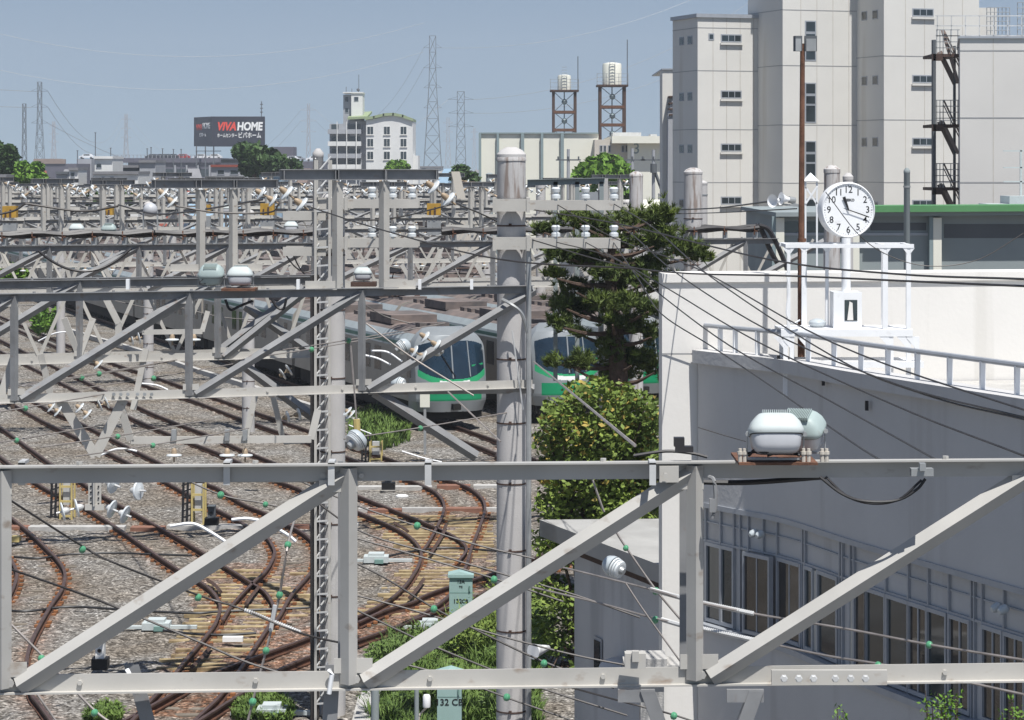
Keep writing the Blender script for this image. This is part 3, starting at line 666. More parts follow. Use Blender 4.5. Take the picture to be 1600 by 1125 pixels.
# stained top section
m=MB(); m.lathe((X_(799,42.9),42.9,Z_(310,42.9)),[(.237,0),(.241,.02),(.238,.62),(.25,.63),(.25,.68),(.2,.76),(.08,.86)],UP,24); m.build('stained_top',M['polestain'],bp)
def crossarm(root,x0,x1,y,Y,ins,h=.16):
    z=Z_(y,Y); m=MB(); m.box(X_(x0,Y),X_(x1,Y),Y-.40,Y-.385,z-h,z); m.box(X_(x0,Y),X_(x1,Y),Y-.385,Y-.30,z-.012,z); m.box(X_(x0,Y),X_(x1,Y),Y+.3,Y+.315,z-h,z); m.build('crossarm',M['steel'],root)
    for a in ins: 
        pin_insulator(root,(X_(a,Y),Y-.33,z),.9)
    return z
def collar(root,px,Y,z,r):
    x=X_(px,Y); m=MB(); m.box(x-r-.05,x+r+.05,Y-.43,Y-.41,z-.18,z+.03); 
    for s in (-1,1): m.box(x+s*(r+.03)-.03,x+s*(r+.03)+.03,Y-.45,Y+.35,z-.2,z+.05)
    m.build('pole_collar',M['steel'],root)
for y in (313,372):
    z=crossarm(bp,776,968,y,42.9,(868,914,958)); collar(bp,799,42.9,z,.25)
m=MB(); m.tube([(X_(826,42.6),42.6,0),(X_(826,42.6),42.6,Z_(385,42.6))],.045,8); m.tube(crom([P(785,468,42.5),P(798,475,42.4),P(815,490,42.4),P(824,520,42.5)],5),.03,6); m.build('cable_duct',M['galv'],bp)
m=MB(); m.tube([P(800,516,42.5),P(806,560,42.5),P(817,640,42.5)],.014,5); m.build('earth_wire',M['galvw'],bp)
lp=pole_thing('round concrete pole carrying two crossarms, left of the big stained one, beside the ladder lattice',520,46.8,.235,Z_(300,46.8),r2=.22)
for y,x0,x1 in ((311,510,655),(372,505,655)):
    z=crossarm(lp,x0,x1,y,46.8,(583,615,645)); collar(lp,520,46.8,z,.24)
for y in (330,385): crossarm(lp,445,512,y,46.8,())
m=MB(); [m.tube([(X_(a,46.4),46.4+d,0),(X_(a,46.4),46.4+d,Z_(430,46.4))],.05,8) for a,d in ((489,0),(494,.1))]; m.build('cable_duct',M['wire'],lp)
# ladder lattice beside it
ll=thing('lattice_mast','slim cream lattice mast with ladder rungs, hugging the left side of the round concrete pole','lattice mast',(X_(503,46.6),46.6,0))
m=MB()
for a in (493,515):
    for d in (0,.32): m.bar((X_(a,46.3),46.3+d,0),(X_(a,46.3),46.3+d,Z_(250,46.3)),.045,.045,(1,0,0))
m.build('upright',M['steel'],ll)
m=MB(); z=.3; k=0
while z<9.9:
    x0,x1=X_(493,46.3),X_(515,46.3); m.bar((x0,46.3,z),(x1,46.3,z+.02),.02,.03); m.bar((x0,46.3,z),(x1,46.62,z+.33),.02,.02); m.bar((x0,46.3,z+.3),(x0,46.62,z),.02,.02); z+=.33; k+=1
m.build('rungs',M['galvw'],ll)
m=MB(); m.box(X_(515,44),X_(540,44),44.6,45.0,0,.35); tag(m.build('brown_base_block',M['rustd']),'brown base block at the foot of the near hanger','base block') if 0 else None
for (px,y,Y,r,lab,st) in ((993,268,118,.26,'stained concrete pole rising in front of the bright green tree at the warehouse',True),(1300,258,64,.2,'short stained concrete stub right behind the big clock',True),(1417,262,90,.11,'slim pale steel tube pole before the white tower with the stair',False),
                          (1325,270,70,.14,'thin concrete post top behind the right of the clock',False),(765,270,215,.30,'slim blue grey steel post left of the big stained pole',False),(497,232,58,.12,'thin grey steel post crossing the apartment block, topped by a cap',False),
                          (1097,282,120,.25,'plain grey concrete pole before the left white tower',False),(845,280,190,.35,'plain concrete pole behind the crossarm insulators',False),(1033,300,190,.22,'pale post behind the pine crown',False)):
    r0=thing('steel_post' if r<.2 else 'concrete_pole',lab,'post' if r<.2 else 'concrete pole',(X_(px,Y),Y,0)); m=MB(); zt=Z_(y,Y)
    m.lathe((X_(px,Y),Y,0),[(r*1.05,0),(r,zt-.2),(r*1.06,zt-.19),(r*1.06,zt-.1),(r*.4,zt)],UP,16); m.build('shaft',M['polestain'] if st else M['teal'] if 'steel tube' in lab or 'blue grey' in lab else M['concrete'],r0)
    m=MB(); m.lathe((X_(px,Y),Y,zt-.7),[(r+.02,0),(r+.02,.06)],UP,14,False); m.build('steel_band',M['galv'],r0)
# I-beam portal right of the big pole
pr=thing('beam_frame','green grey beam on stubby concrete posts behind the crossarms of the big pole','beam frame',P(900,330,60))
m=MB(); p=P(824,290,60); q=P(945,287,60); m.pb(p,q-p,(0,.02,0),(0,0,.13)); m.pb(p+V((0,-.08,.13)),q-p,(0,.16,0),(0,0,.012)); [m.box(X_(a,60)-.05,X_(a,60)+.05,60,60.1,5,Z_(284,60)) for a in (868,902,940)]; m.build('ibeam',M['teal'],pr)
m=MB(); m.box(X_(935,60.2),X_(950,60.2),60.2,60.5,0,Z_(279,60)); m.build('post',M['concrete'],pr)
# ---------------------------------------------------------------- trains
TD=V((-.3375,1,0)).normalized(); TS=V((TD.y,-TD.x,0))
def train(fp,ncars,lab,front=True,detail=True,copyof=None):
    root=thing('train',lab,'train',fp,'trains parked in the yard')
    def W(s,d,z): return fp+TS*s+TD*d+V((0,0,z))
    prof=[(-1.40,.95),(-1.40,2.95),(-1.34,3.25),(-1.15,3.5),(-.8,3.66),(0,3.74),(.8,3.66),(1.15,3.5),(1.34,3.25),(1.40,2.95),(1.40,.95)]
    side0=door0=None
    for c in range(ncars):
        d0=c*20.+(1.5 if c==0 and front else .25); d1=(c+1)*20.-.25
        m=MB()
        n=len(prof); vs=[W(s,d0,z) for s,z in prof]+[W(s,d1,z) for s,z in prof]; b=0
        m.v=[tuple(v) for v in vs]
        for k in range(n-1):
            z=(prof[k][1]+prof[k+1][1])/2
            m.cm=0 if z<3.05 else (1 if z<3.45 else 2); m.face((k,k+1,n+k+1,n+k))
        m.cm=0; m.face(range(n)); m.face([n+k for k in range(n)][::-1]); m.face((0,n-1,2*n-1,n))
        o=m.build('car_body',[M['trside'],M['trroofg'],M['trroof']],root)
        m=MB(); m.pb(W(-1.2,d0+.3,.35),TS*2.4,TD*(d1-d0-.6),UP*.6); 
        for q in (2.2,4.3,15.,17.1): m.lathe(W(-.62,c*20+q,.43),[(.43,0),(.43,.12)],TS,14); m.lathe(W(.5,c*20+q,.43),[(.43,0),(.43,.12)],TS,14)
        m.build('underframe',M['under'],o)
        m=MB(); m.pb(W(-.95,d0+4,3.66),TS*1.9,TD*3.2,UP*.34); m.pb(W(-.95,d0+12,3.66),TS*1.9,TD*3.2,UP*.34)
        for q in (1.2,8.3,9.4,10.4,16.5,17.6): m.pb(W(-.6,d0+q,3.68),TS*1.2,TD*.6,UP*.16)
        m.build('roof_unit',M['trroof'],o)
        if detail:
            m=MB()
            m.pb(W(-1.408,d0+.1,3.02),TD*(d1-d0-.2),TS*.01,UP*.14); m.build('side_stripe',M['trteal'],o)
            for q in (1.2,5.4,7.0,10.2,11.8,15.0,16.6,18.7):
                if c>3 and q not in (5.4,10.2,15.0): continue
                m=MB(); m.pb(W(-1.412,c*20+q,1.85),TD*.55 if q in(1.2,18.7) else TD*.95,TS*.012,UP*.95); m.build('side_window',M['trglass'],o)
            for q in (3.1,8.,12.9,17.6)[:4]:
                m=MB(); m.pb(W(-1.406,c*20+q-.65,1.05),TD*1.3,TS*.012,UP*1.85); 
                dd=m.build('door',M['trside'],o)
                m=MB(); m.pb(W(-1.420,c*20+q-.05,1.05),TD*.05,TS*.012,UP*1.85); m.pb(W(-1.420,c*20+q-.70,1.05),TD*.05,TS*.012,UP*1.9);m.pb(W(-1.420,c*20+q+.65,1.05),TD*.05,TS*.012,UP*1.9); m.pb(W(-1.420,c*20+q-.5,1.9),TD*.36,TS*.010,UP*.8); m.pb(W(-1.420,c*20+q+.14,1.9),TD*.36,TS*.010,UP*.8); m.cm=0
                # joins and panes are dark
                dd2=MB(); dd2.v=m.v; dd2.f=m.f; dd2.m=m.m; dd2.sm=m.sm
        # open gangway shadow gap
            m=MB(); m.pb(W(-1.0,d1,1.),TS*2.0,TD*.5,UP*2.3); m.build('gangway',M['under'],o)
    if front:
        nu,nv=84,150; zs=np.linspace(.62,3.78,nv+1); us=np.linspace(-1,1,nu+1)
        def fpnt(u,z):
            hw=1.40 if z<2.9 else 1.40-.62*((z-2.9)/.88)**2.2
            if z<1: hw=1.40-.12*(1-z)/.38
            dd=.55*abs(u)**3.2+.50*max(0,(z-1.5)/2.2)**1.7+.10*max(0,(1.1-z)/.5)
            if z>3.5: dd+= (z-3.5)*2.0
            return W(u*hw,dd,z)
        parts={'nose_shell':MB(),'windscreen':MB(),'green_panel':MB(),'green_curve':MB(),'headlight_band':MB()}
        base={}
        for i in range(nv):
            for j in range(nu):
                u=(us[j]+us[j+1])/2; z=(zs[i]+zs[i+1])/2; lift=.42*abs(u)**2.6
                if abs(u)<.93 and 1.86+lift<z<3.30-.25*abs(u)**4: k='windscreen'
                elif abs(u)<.95 and 1.62+lift<z<=1.86+lift: k='headlight_band' if abs(u)<.42 and z<1.78+lift else 'green_curve'
                elif abs(u)<.80 and 1.05<z<1.52: k='green_panel'
                else: k='nose_shell'
                m=parts[k]; m.add([fpnt(us[j],zs[i]),fpnt(us[j+1],zs[i]),fpnt(us[j+1],zs[i+1]),fpnt(us[j],zs[i+1])],[(0,1,2,3)],True)
        mm={'nose_shell':M['trsilver'],'windscreen':M['trglass'],'green_panel':M['trgreen'],'green_curve':M['trlime'],'headlight_band':M['white']}
        for k,m in parts.items(): m.build(k,mm[k],root)
        m=MB(); # side returns of the nose up to car body
        for s in (-1,1):
            pts=[fpnt(s,z) for z in zs]; 
            for i in range(nv): 
                a,b=pts[i],pts[i+1]; a2=W(s*1.40 if zs[i]<2.9 else s*(1.4-.62*((zs[i]-2.9)/.88)**2.2),1.55,zs[i]); b2=W(s*1.40 if zs[i+1]<2.9 else s*(1.4-.62*((zs[i+1]-2.9)/.88)**2.2),1.55,zs[i+1])
                m.add([a,b,b2,a2],[(0,1,2,3)])
        top=[fpnt(u,zs[-1]) for u in us]; m.add(top+[W((us[j])*.78,1.6,3.78) for j in range(nu+1)],[(j,j+1,nu+2+j,nu+1+j) for j in range(nu)])
        m.build('nose_side',M['trsilver'],root)
        m=MB(); m.bar(fpnt(-.05,1.9)+FW*.02,fpnt(-.05,3.3)+FW*.03,.05,.05,(1,0,0)); m.bar(fpnt(.45,1.95)+FW*.02,fpnt(.45,3.28)+FW*.03,.06,.04,(1,0,0)); m.build('screen_pillar',M['trsilver'],root)
        m=MB(); m.bar(fpnt(.5,2.35)+FW*.02,fpnt(.88,2.4)+FW*.03,.03,.06); m.build('green_sticker',M['trlime'],root)
        m=MB(); m.bar(fpnt(.02,1.95)+FW*.05,fpnt(-.3,2.7)+FW*.05,.03,.03); m.bar(fpnt(-.3,2.7)+FW*.05,fpnt(-.45,3.1)+FW*.05,.02,.02); m.build('wiper',M['black'],root)
        m=MB(); m.pb(W(-1.15,.55,.28),TS*2.3,TD*.1,UP*.38); m.pb(W(-.35,.1,.62),TS*.7,TD*.5,UP*.28); m.pb(W(-.15,-.25,.72),TS*.3,TD*.5,UP*.22); m.build('coupler',M['under'],root)
        m=MB(); m.pb(W(-1.25,.62,.30),TS*2.5,TD*.8,UP*.34); m.build('skirt',M['trsilver'] if 0 else M['under'],root)
        # pantograph-ish frame on second car
    for c in (1,4):
        if c<ncars:
            m=MB(); q=c*20+3
            for s in (-.6,.6): m.tube([W(s,q,3.8),W(s*.6,q+1.2,4.4),W(s*.9,q+.2,4.9)],.03,5)
            m.tube([W(-.9,q+.2,4.9),W(.9,q+.2,4.9)],.04,5); m.tube([W(-.7,q,3.8),W(.7,q,3.8)],.05,5); m.build('pantograph',M['rustd'],root)
    return root
f0=G(712,682); f0=V((f0.x,f0.y,0)); f0.z=.0
t0=train(V((X_(712,97.5),97.0,.12)),10,'green fronted silver train with its whole side showing, left of the big stained pole')
t1=train(V((X_(893,99.5),99.5,.12)),10,'green fronted silver train right of the big stained pole, partly behind the pine')
t2=train(V((X_(893,99.5),99.5,.12))+TS*4.6+TD*4,8,'silver train behind the trunk of the pine',detail=False)
for i,(o,dd,lab) in enumerate(((9.0,38,'third train roof from the pine, brown and dusty'),(13.2,46,'brown roofed train behind the small bush, beside the green edged hall'),(17.6,60,'train farthest to the right under the cable gantry'))):
    train(V((X_(893,99.5),99.5,.12))+TS*o+TD*dd,7,lab,detail=False)
tb=V((X_(712,97.5),97.0,.12))
train(tb-TS*27+TD*85,6,'long far train at the left edge of the yard',detail=True)
# ---------------------------------------------------------------- floodlights
def superring(rx,ry,z,n=28,e=4.2):
    out=[]
    for k in range(n):
        t=2*math.pi*k/n; c,s=math.cos(t),math.sin(t)
        out.append((rx*math.copysign(abs(c)**(2/e),c),ry*math.copysign(abs(s)**(2/e),s),z))
    return out
def loft(m,rings,T):
    b=len(m.v); n=len(rings[0])
    for r in rings: m.v+=[tuple(T@V(p)) for p in r]
    for i in range(len(rings)-1):
        for k in range(n): m.face((b+i*n+k,b+i*n+(k+1)%n,b+(i+1)*n+(k+1)%n,b+(i+1)*n+k),True)
    m.face([b+k for k in range(n)][::-1],True); m.face([b+(len(rings)-1)*n+k for k in range(n)],True)
def floodlight(loc,lab,yaw=0,tilt=.18,s=1.,shell='mint',glass='frost',roll=0,stand=-.035):
    root=thing('floodlight',lab,'floodlight',loc,'floodlights on the gantries')
    T=Matrix.Translation(V(loc)+V((0,0,.30*s+stand)))@Matrix.Rotation(yaw,4,'Z')@Matrix.Rotation(tilt,4,'X')@Matrix.Rotation(roll,4,'Y')@Matrix.Scale(s,4)
    m=MB(); loft(m,[superring(.205,.165,-.062),superring(.212,.17,-.05),superring(.212,.17,-.028),superring(.206,.164,-.01),superring(.186,.148,.035),superring(.150,.118,.078),superring(.128,.10,.094),superring(.11,.085,.098),superring(.02,.02,.10)],T)
    sh=m.build('lamp_housing',M[shell],root)
    m=MB(); loft(m,[superring(.201,.16,-.068),superring(.203,.162,-.0625)],T); m.build('rubber_seal',M['dark'],sh)
    m=MB()
    for i in range(15):
        x=-.10+i*.0145; p=T@V((x,-.02,.112)); m.add([T@V((x+a,b,c)) for c in (.09,.125) for a,b in ((0,-.06),(.005,-.06),(.005,.13),(0,.13))],[(0,1,2,3),(4,5,6,7),(0,1,5,4),(1,2,6,5),(2,3,7,6),(3,0,4,7)])
    m.build('cooling_fins',M[shell],sh)
    m=MB(); loft(m,[superring(.194,.154,-.0685),superring(.192,.152,-.10),superring(.184,.145,-.15),superring(.168,.13,-.187),superring(.150,.112,-.200),superring(.12,.09,-.206),superring(.02,.02,-.207)],T)
    m.build('lamp_glass',M[glass],root)
    m=MB()
    for sx in (-1,1):
        p=T@V((sx*.215,0,-.05)); q=V((p.x,p.y,loc[2]+.02)); m.bar(p,q,.035*s,.008*s,(1,0,0)); m.lathe(p-V((0,.02,0)),[(.02*s,0),(.02*s,.03)],FW,8,False)
    a=T@V((-.215,0,0)); b=T@V((.215,0,0)); m.bar((a.x,a.y,loc[2]+.015),(b.x,b.y,loc[2]+.015),.06*s,.012)
    m.build('yoke',M['galv'],root)
    m=MB(); m.tube(crom([T@V((.1,.12,-.07)),T@V((.16,.2,-.14)),V(loc)+V((.12*s,.1,.07)),V(loc)+V((-.05,.02,.03))],5),.008*s,5); m.build('lamp_cable',M['cable'],root)
    return root
zt1=z1t+.012
fl=floodlight((X_(1210,17.28),17.22,zt1+.02),'white topped floodlight with frosted glass, nearest the camera on the right of the first gantry',yaw=0,tilt=-.22,s=.88)
fl2=floodlight((X_(1252,17.55),17.62,zt1+.02),'mint floodlight turned away with cooling ribs, right behind the nearest floodlight',yaw=math.pi-.35,tilt=-.35,s=.80,shell='lampgrey')
m=MB(); m.box(X_(1150,17.35),X_(1272,17.35),17.13,17.75,zt1+.001,zt1+.018); o=m.build('rusty_base_plate',M['rust'],g1)
for a in (1156,1163,1255,1263,1284,1291):
    m=MB(); m.lathe((X_(a,17.2),17.18,zt1+.018),[(.014,0),(.014,.05),(.02,.05),(.02,.07),(.012,.07),(.012,.09)],UP,8,False); m.build('stud_bolt',M['wallb'],g1)
m=MB(); m.tube(crom([P(1170,712,17.2),P(1180,703,17.15),P(1195,707,17.1),P(1215,700,17.15),P(1238,706,17.2),P(1250,712,17.2)],5),.01,5); m.tube(crom([P(1168,708,17.2),P(1182,706,17.15),P(1196,701,17.15),P(1230,708,17.2)],5),.008,5); m.build('coiled_lead',M['dark'],g1)
m=MB(); m.tube(crom([P(1281,745,17.4),P(1315,771,17.35),P(1350,783,17.3),P(1400,782,17.3),P(1432,765,17.3),P(1446,748,17.3)],6),.011,6); m.tube(crom([P(1290,745,17.45),P(1325,776,17.4),P(1365,787,17.35),P(1405,780,17.3),P(1440,750,17.3)],6),.009,6); m.build('looped_lead',M['dark'],g1)
m=MB(); m.cb(P(1440,743,17.3),.15,.08,.05); m.cb(P(1441,735,17.25),.04,.06,.05); m.build('junction_box',M['galv'],g1)
m=MB(); m.tube(crom([P(1005,742,17.6),P(1050,750,17.6),P(1160,754,17.6),P(1290,745,17.6)],6),.02,6); m.build('rear_lead',M['dark'],g1)
m=MB(); m.tube(crom([P(1108,745,17.3),P(1116,752,17.25),P(1118,790,17.25),P(1113,810,17.25)],5),.014,6); m.cb(P(1113,800,17.25),.04,.04,.09); m.build('strap_hook',M['steelg'],g1)
m=MB(); m.tube(crom([P(990,712,17.5),P(1040,705,17.5),P(1080,708,17.5),P(1105,714,17.5)],5),.012,6); m.cb(P(1061,697,17.4),.07,.08,.06); m.cb(P(1069,706,17.4),.12,.08,.04); m.build('top_lead',M['cable'],g1)
Y2=ln2(355)
floodlight((X_(331,Y2),Y2-.1,Z_(449,Y2)),'pale green floodlight seen from behind on the second gantry, left of its white twin',yaw=math.pi,tilt=-.3,s=.98,shell='lampgrey',glass='lampgrey')
floodlight((X_(377,Y2),Y2-.15,Z_(451,Y2)),'white floodlight with frosted glass on the second gantry, right of its pale green twin',tilt=-.1,s=.98)
floodlight((X_(566,43.2),43.4,Z_(442,43.2)),'small white floodlight standing on a rusty block between two tall uprights',tilt=-.1,s=.72)
floodlight((X_(120,73),73,Z_(370,73)),'white floodlight just above the thick black cable run, left side',tilt=-.1,s=1.0)
floodlight((X_(170,73),73,Z_(370,73)),'dull green floodlight right of the white one above the cable run',yaw=math.pi,tilt=-.1,s=1.,shell='lampgrey',glass='lampgrey')
floodlight((X_(455,76),76,Z_(366,76)),'pale blue floodlight lying low over the cable run, left of the square concrete pole',tilt=-.2,s=1.)
floodlight((X_(356,82),82,Z_(336,82)),'white floodlight behind the twin uprights of the third gantry',tilt=-.2,s=.9)
m=MB(); m.box(X_(549,43.4),X_(588,43.4),43.2,43.6,Z_(448,43.2),Z_(441,43.2)); m.build('rusty_block',M['rustd'],g2)
m=MB(); m.box(X_(350,Y2),X_(402,Y2),Y2-.4,Y2+.1,Z_(452,Y2)-.01,Z_(450,Y2)+.01); m.build('rusty_base_plate',M['rust'],g2)
m=MB(); m.tube(crom([P(352,468,Y2-.2),P(360,484,Y2-.2),P(375,478,Y2-.2),P(395,470,Y2-.2)],5),.022,5); m.tube(crom([P(425,468,Y2-.2),P(433,480,Y2-.2),P(443,482,Y2-.2),P(448,466,Y2-.2)],5),.022,5); m.build('looped_lead',M['dark'],g2)
# globe lamp on gantry 5
gl=thing('globe_lamp','round grey white globe lamp on two thin legs above the cable run','globe lamp',P(235,371,72)); m=MB(); m.sphere(P(235,328,72),.205,16); m.build('globe',M['frost'],gl)
m=MB(); m.bar(P(224,330,72),P(224,372,72),.05,.04,(1,0,0)); m.bar(P(246,330,72),P(246,372,72),.05,.04,(1,0,0)); m.bar(P(224,372,72),P(246,372,72),.05,.05); m.build('lamp_stand',M['galv'],gl)
# domed insulator hanging from near top chord
def bell(lab,p,q,r,Y):
    root=thing('bell_insulator',lab,'insulator',P(p[0],p[1],Y)); a=P(*p,Y); b=P(*q,Y-.1); ax=(b-a).normalized()
    m=MB(); L=(b-a).length; m.lathe(a,[(r*.3,0),(r*.8,L*.15),(r,L*.4),(r*1.02,L*.55)],ax,18); m.build('grey_bell',M['porcg'],root)
    for k in range(3):
        m=MB(); m.lathe(a+ax*L*(.58+k*.13),[(r*.9,0),(r*(1.0-.06*k),L*.03),(r*(.95-.06*k),L*.08),(r*.6,L*.1)],ax,18); m.build('porcelain_shed',M['porc'],root)
    m=MB(); m.lathe(b-ax*.02,[(r*.45,0),(r*.3,r*.5)],ax,10); m.build('metal_cap',M['galv'],root)
    return root
bell('grey and white bell shaped insulator hanging on a stay, before the small flat roofed building',(944,878),(972,892),.075,18.5)
bell('big ribbed bell insulator with yellow sleeve, sitting above the first gantry by the pole',(566,680),(550,694),.17,38)
bell('white bell insulator behind the diagonal, left of the green train front',(640,536),(622,546),.16,52)
bell('grey bell insulator in front of the green train window',(674,545),(690,549),.13,56)
bell('dark grey bell insulator low beside the train side',(612,598),(632,602),.15,52)
# ---------------------------------------------------------------- white building with the curved wall, railing, clock
wb=thing('white_building','white and grey building with a curved shaded wall and a long window band, right side','building',(8,33,0))
zW=Z_(428,36)
m=MB(); X0=X_(1034.5,36); a=V((X0,36,0)); b=V((12.6,37.6,0)); d=b-a
m.pb(a,d,(0,.8,0),UP*(zW-.12)); m.build('back_wall',M['plaster'],wb)
m=MB(); m.pb(a+V((-.0,-.04,zW-.12)),d,(0,.9,0),UP*.12); m.build('wall_coping',M['plaster'],wb)
m=MB(); zj=Z_(553,36); m.box(X0,X_(1090,36),35.992,35.999,zj-.012,zj+.012); m.box(X0,X_(1090,36),35.992,35.999,3.0,3.024); [m.box(X_(q,36),X_(q,36)+.012,36.02,36.9,6.9,7.0) for q in ()]; m.build('wall_joint',M['panelj'],wb)
PC=crom([V((X_(1091,36.0),36.02,0)),V((2.98,35.35,0)),V((3.64,34.25,0)),V((4.31,32.2,0)),V((4.94,30.5,0)),V((5.72,28.45,0)),V((6.6,26.2,0)),V((7.6,23.6,0))],8)
def off(i,o):
    a=PC[max(i-1,0)]; b=PC[min(i+1,len(PC)-1)]; t=(b-a).normalized(); n=V((t.y,-t.x,0)); 
    if n.x>0: n=-n
    return PC[i]+n*o
def strip(m,z0,z1,o0,o1=None,rng=None,thick=None):
    rng=rng or range(len(PC)); idx=list(rng); b=len(m.v)
    for i in idx:
        p=off(i,o0); q=off(i,o0-(thick or .3)); m.v+=[(p.x,p.y,z0),(p.x,p.y,z1),(q.x,q.y,z1),(q.x,q.y,z0)]
    for k in range(len(idx)-1):
        for j in range(4): m.face((b+4*k+j,b+4*k+(j+1)%4,b+4*k+4+(j+1)%4,b+4*k+4+j),j in(0,2))
    m.face((b,b+1,b+2,b+3)); e=b+4*(len(idx)-1); m.face((e,e+1,e+2,e+3))
zWt=5.26; zWb=3.62
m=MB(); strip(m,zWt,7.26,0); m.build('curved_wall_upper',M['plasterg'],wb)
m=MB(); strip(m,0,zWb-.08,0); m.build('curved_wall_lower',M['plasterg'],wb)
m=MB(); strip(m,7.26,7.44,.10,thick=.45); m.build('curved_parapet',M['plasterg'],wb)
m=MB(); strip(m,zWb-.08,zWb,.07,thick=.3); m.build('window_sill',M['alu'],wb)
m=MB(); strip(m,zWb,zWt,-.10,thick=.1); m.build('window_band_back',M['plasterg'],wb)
m=MB(); b0=[(p.x,p.y) for p in PC]; poly=[(p.x,p.y,6.95) for p in PC]+[(12.6,23.6,6.95),(12.6,37.5,6.95),(X0+.6,36.1,6.95)]; m.add(poly,[tuple(range(len(poly)))]); m.build('roof_terrace',M['kerb'],wb)
def onarc(px):
    best=None
    for i in range(len(PC)-1):
        a,b=PC[i],PC[i+1]; pa=800+F*a.x/a.y; pb_=800+F*b.x/b.y
        if pa<=px<=pb_: return a.lerp(b,(px-pa)/(pb_-pa)),(b-a).normalized()
    return PC[-1],(PC[-1]-PC[-2]).normalized()
def wpan(m,x0,x1,z0,z1,out,th=.02):
    a,t=onarc(x0); b,_=onarc(x1); n=V((t.y,-t.x,0)); n=-n if n.x>0 else n
    m.pb(a+n*out+UP*z0,b-a,-n*th,UP*(z1-z0))
zh=4.70
wins=[(1099,1119,'glass',0),(1122,1139,'glass',0),(1166,1204,'glass2',1),(1210,1243,'glass2',0),(1252,1262,'glass',0),(1272,1300,'dark',0),(1329,1345,'glass2',0),(1347,1375,'dark',0),(1380,1411,'dark',0),(1414,1440,'glass2',0),(1443,1470,'dark',0),(1477,1506,'glass2',0),(1529,1557,'glass2',0),(1563,1592,'glass2',0),(1600,1640,'glass2',0),(1650,1690,'dark',0)]
for x0,x1,mt,op in wins:
    m=MB(); fw=2.2
    o_=-.045 if not op else .05
    for (p,q,z0,z1) in ((x0-fw,x0,zWb+.02,zh+.05),(x1,x1+fw,zWb+.02,zh+.05),(x0,x1,zWb+.02,zWb+.07),(x0,x1,zh,zh+.05)): wpan(m,p,q,z0,z1,o_,.07)
    fr=m.build('window_frame',M['alu'],wb)
    m=MB(); wpan(m,x0,x1,zWb+.07,zh,o_-.03,.01); m.build('window_pane',M['glass2' if mt=='glass2' else 'glass'],fr)
    if mt=='glass2' and x1-x0>20:
        m=MB(); wpan(m,(x0+x1)/2-.8,(x0+x1)/2+.8,zWb+.07,zh,o_-.015,.02); m.build('glazing_bar',M['alu'],fr)
m=MB(); [(lambda q:(wpan(q,a_,b_,zWb+.05,zh+.02,-.07,.01),q.build('curtain',M['curtain'],wb)))(MB()) for a_,b_ in ((1154,1162),(1262,1271),(1318,1326))]
m=MB()
jx=[1096,1119,1140,1150,1163,1186,1207,1246,1250,1304,1308,1320,1326,1376,1411,1442,1474,1509,1514,1526,1560,1594,1640,1690]
for x in jx: wpan(m,x-.8,x+.8,zWb,zWt,-.06,.06)
strip(m,zh+.05,zh+.08,-.065,thick=.06); strip(m,5.02,5.04,-.075,thick=.05)
m.build('mullions',M['alu'],wb)
m=MB(); strip(m,zWt-.02,zWt+.05,.02,thick=.1); m.build('band_head',M['alu'],wb)
# wall lamps in pairs
for x in (1190,1572):
    a,t=onarc(x); n=V((-t.y,t.x,0)); n=-n if n.x>0 else n
    wl_=thing('wall_lamp','twin wall lamps fixed above the windows, %s'%('near the open sash' if x<1300 else 'at the right edge of the photo'),'wall lamp',a+UP*5.1)
    for s in (-.075,.075): m=MB(); m.lathe(a+n*.02+t*s+UP*5.06,[(.03,0),(.055,.03),(.05,.10),(.03,.13)],n*.8+V((0,0,-.3)),12); m.build('lamp_head',M['porcg'],wl_)
# small fixtures on the wall
for x,y in ((1360,641),(1292,602),(1222,569)):
    a,t=onarc(x); m=MB(); z=CH-(y-HZ)/F*a.y; m.cb(a+V((-.05,-.03,z)),.04,.05,.12); m.build('wall_bracket',M['dark'],wb)
m=MB(); a=PC[0]; m.tube([P(1091,668,35.9),P(1130,680,35.2),P(1165,690,34.6)],.006,4); m.build('wall_cable',M['wire'],wb)
# railing on the parapet
rl=thing('railing','pale grey tube railing along the curved parapet of the white building','railing',PC[10]+UP*7.44)
pts=[off(i,-.12)+UP*7.78 for i in range(1,len(PC))]; m=MB(); m.tube([pts[0]+V((-.12,.3,.0))]+pts,.033,8); m.build('handrail',M['alu'],rl)
px0=1112
for x in (1112,1136,1171,1208,1248,1288,1330,1372,1418,1468,1519,1573,1630,1690):
    a,t=onarc(x+2); n=V((t.y,-t.x,0)); n=-n if n.x>0 else n; p=a-n*.12+UP*7.43; m=MB(); m.bar(p,p+UP*.34,.065,.03,t); m.build('railing_post',M['whitep'],rl)
# clock frame (lighting rack) and clock
YF=34.6
fr=thing('steel_rack','white painted steel rack with bracketed legs carrying the round clock on the roof','steel rack',(X_(1320,YF),YF,6.95))
zT=Z_(380,YF); zM=Z_(512,YF); zL=Z_(562,YF)
m=MB()
for y in (YF-.45,YF+.35): m.box(X_(1215,YF),X_(1418,YF),y,y+.05,zM-.09,zM)
m.box(X_(1215,YF),X_(1418,YF),YF-.44,YF+.39,zM,zM+.012); m.build('platform',M['whitep'],fr)
m=MB(); m.box(X_(1250,YF),X_(1434,YF),YF-.5,YF-.44,zL-.07,zL); m.box(X_(1250,YF),X_(1434,YF),YF-.5,YF+.3,zL,zL+.012); m.build('lower_platform',M['whitep'],fr)
m=MB(); m.box(X_(1222,YF),X_(1420,YF),YF-.45,YF-.38,zT-.05,zT); m.box(X_(1222,YF),X_(1420,YF),YF+.3,YF+.37,zT-.05,zT); 
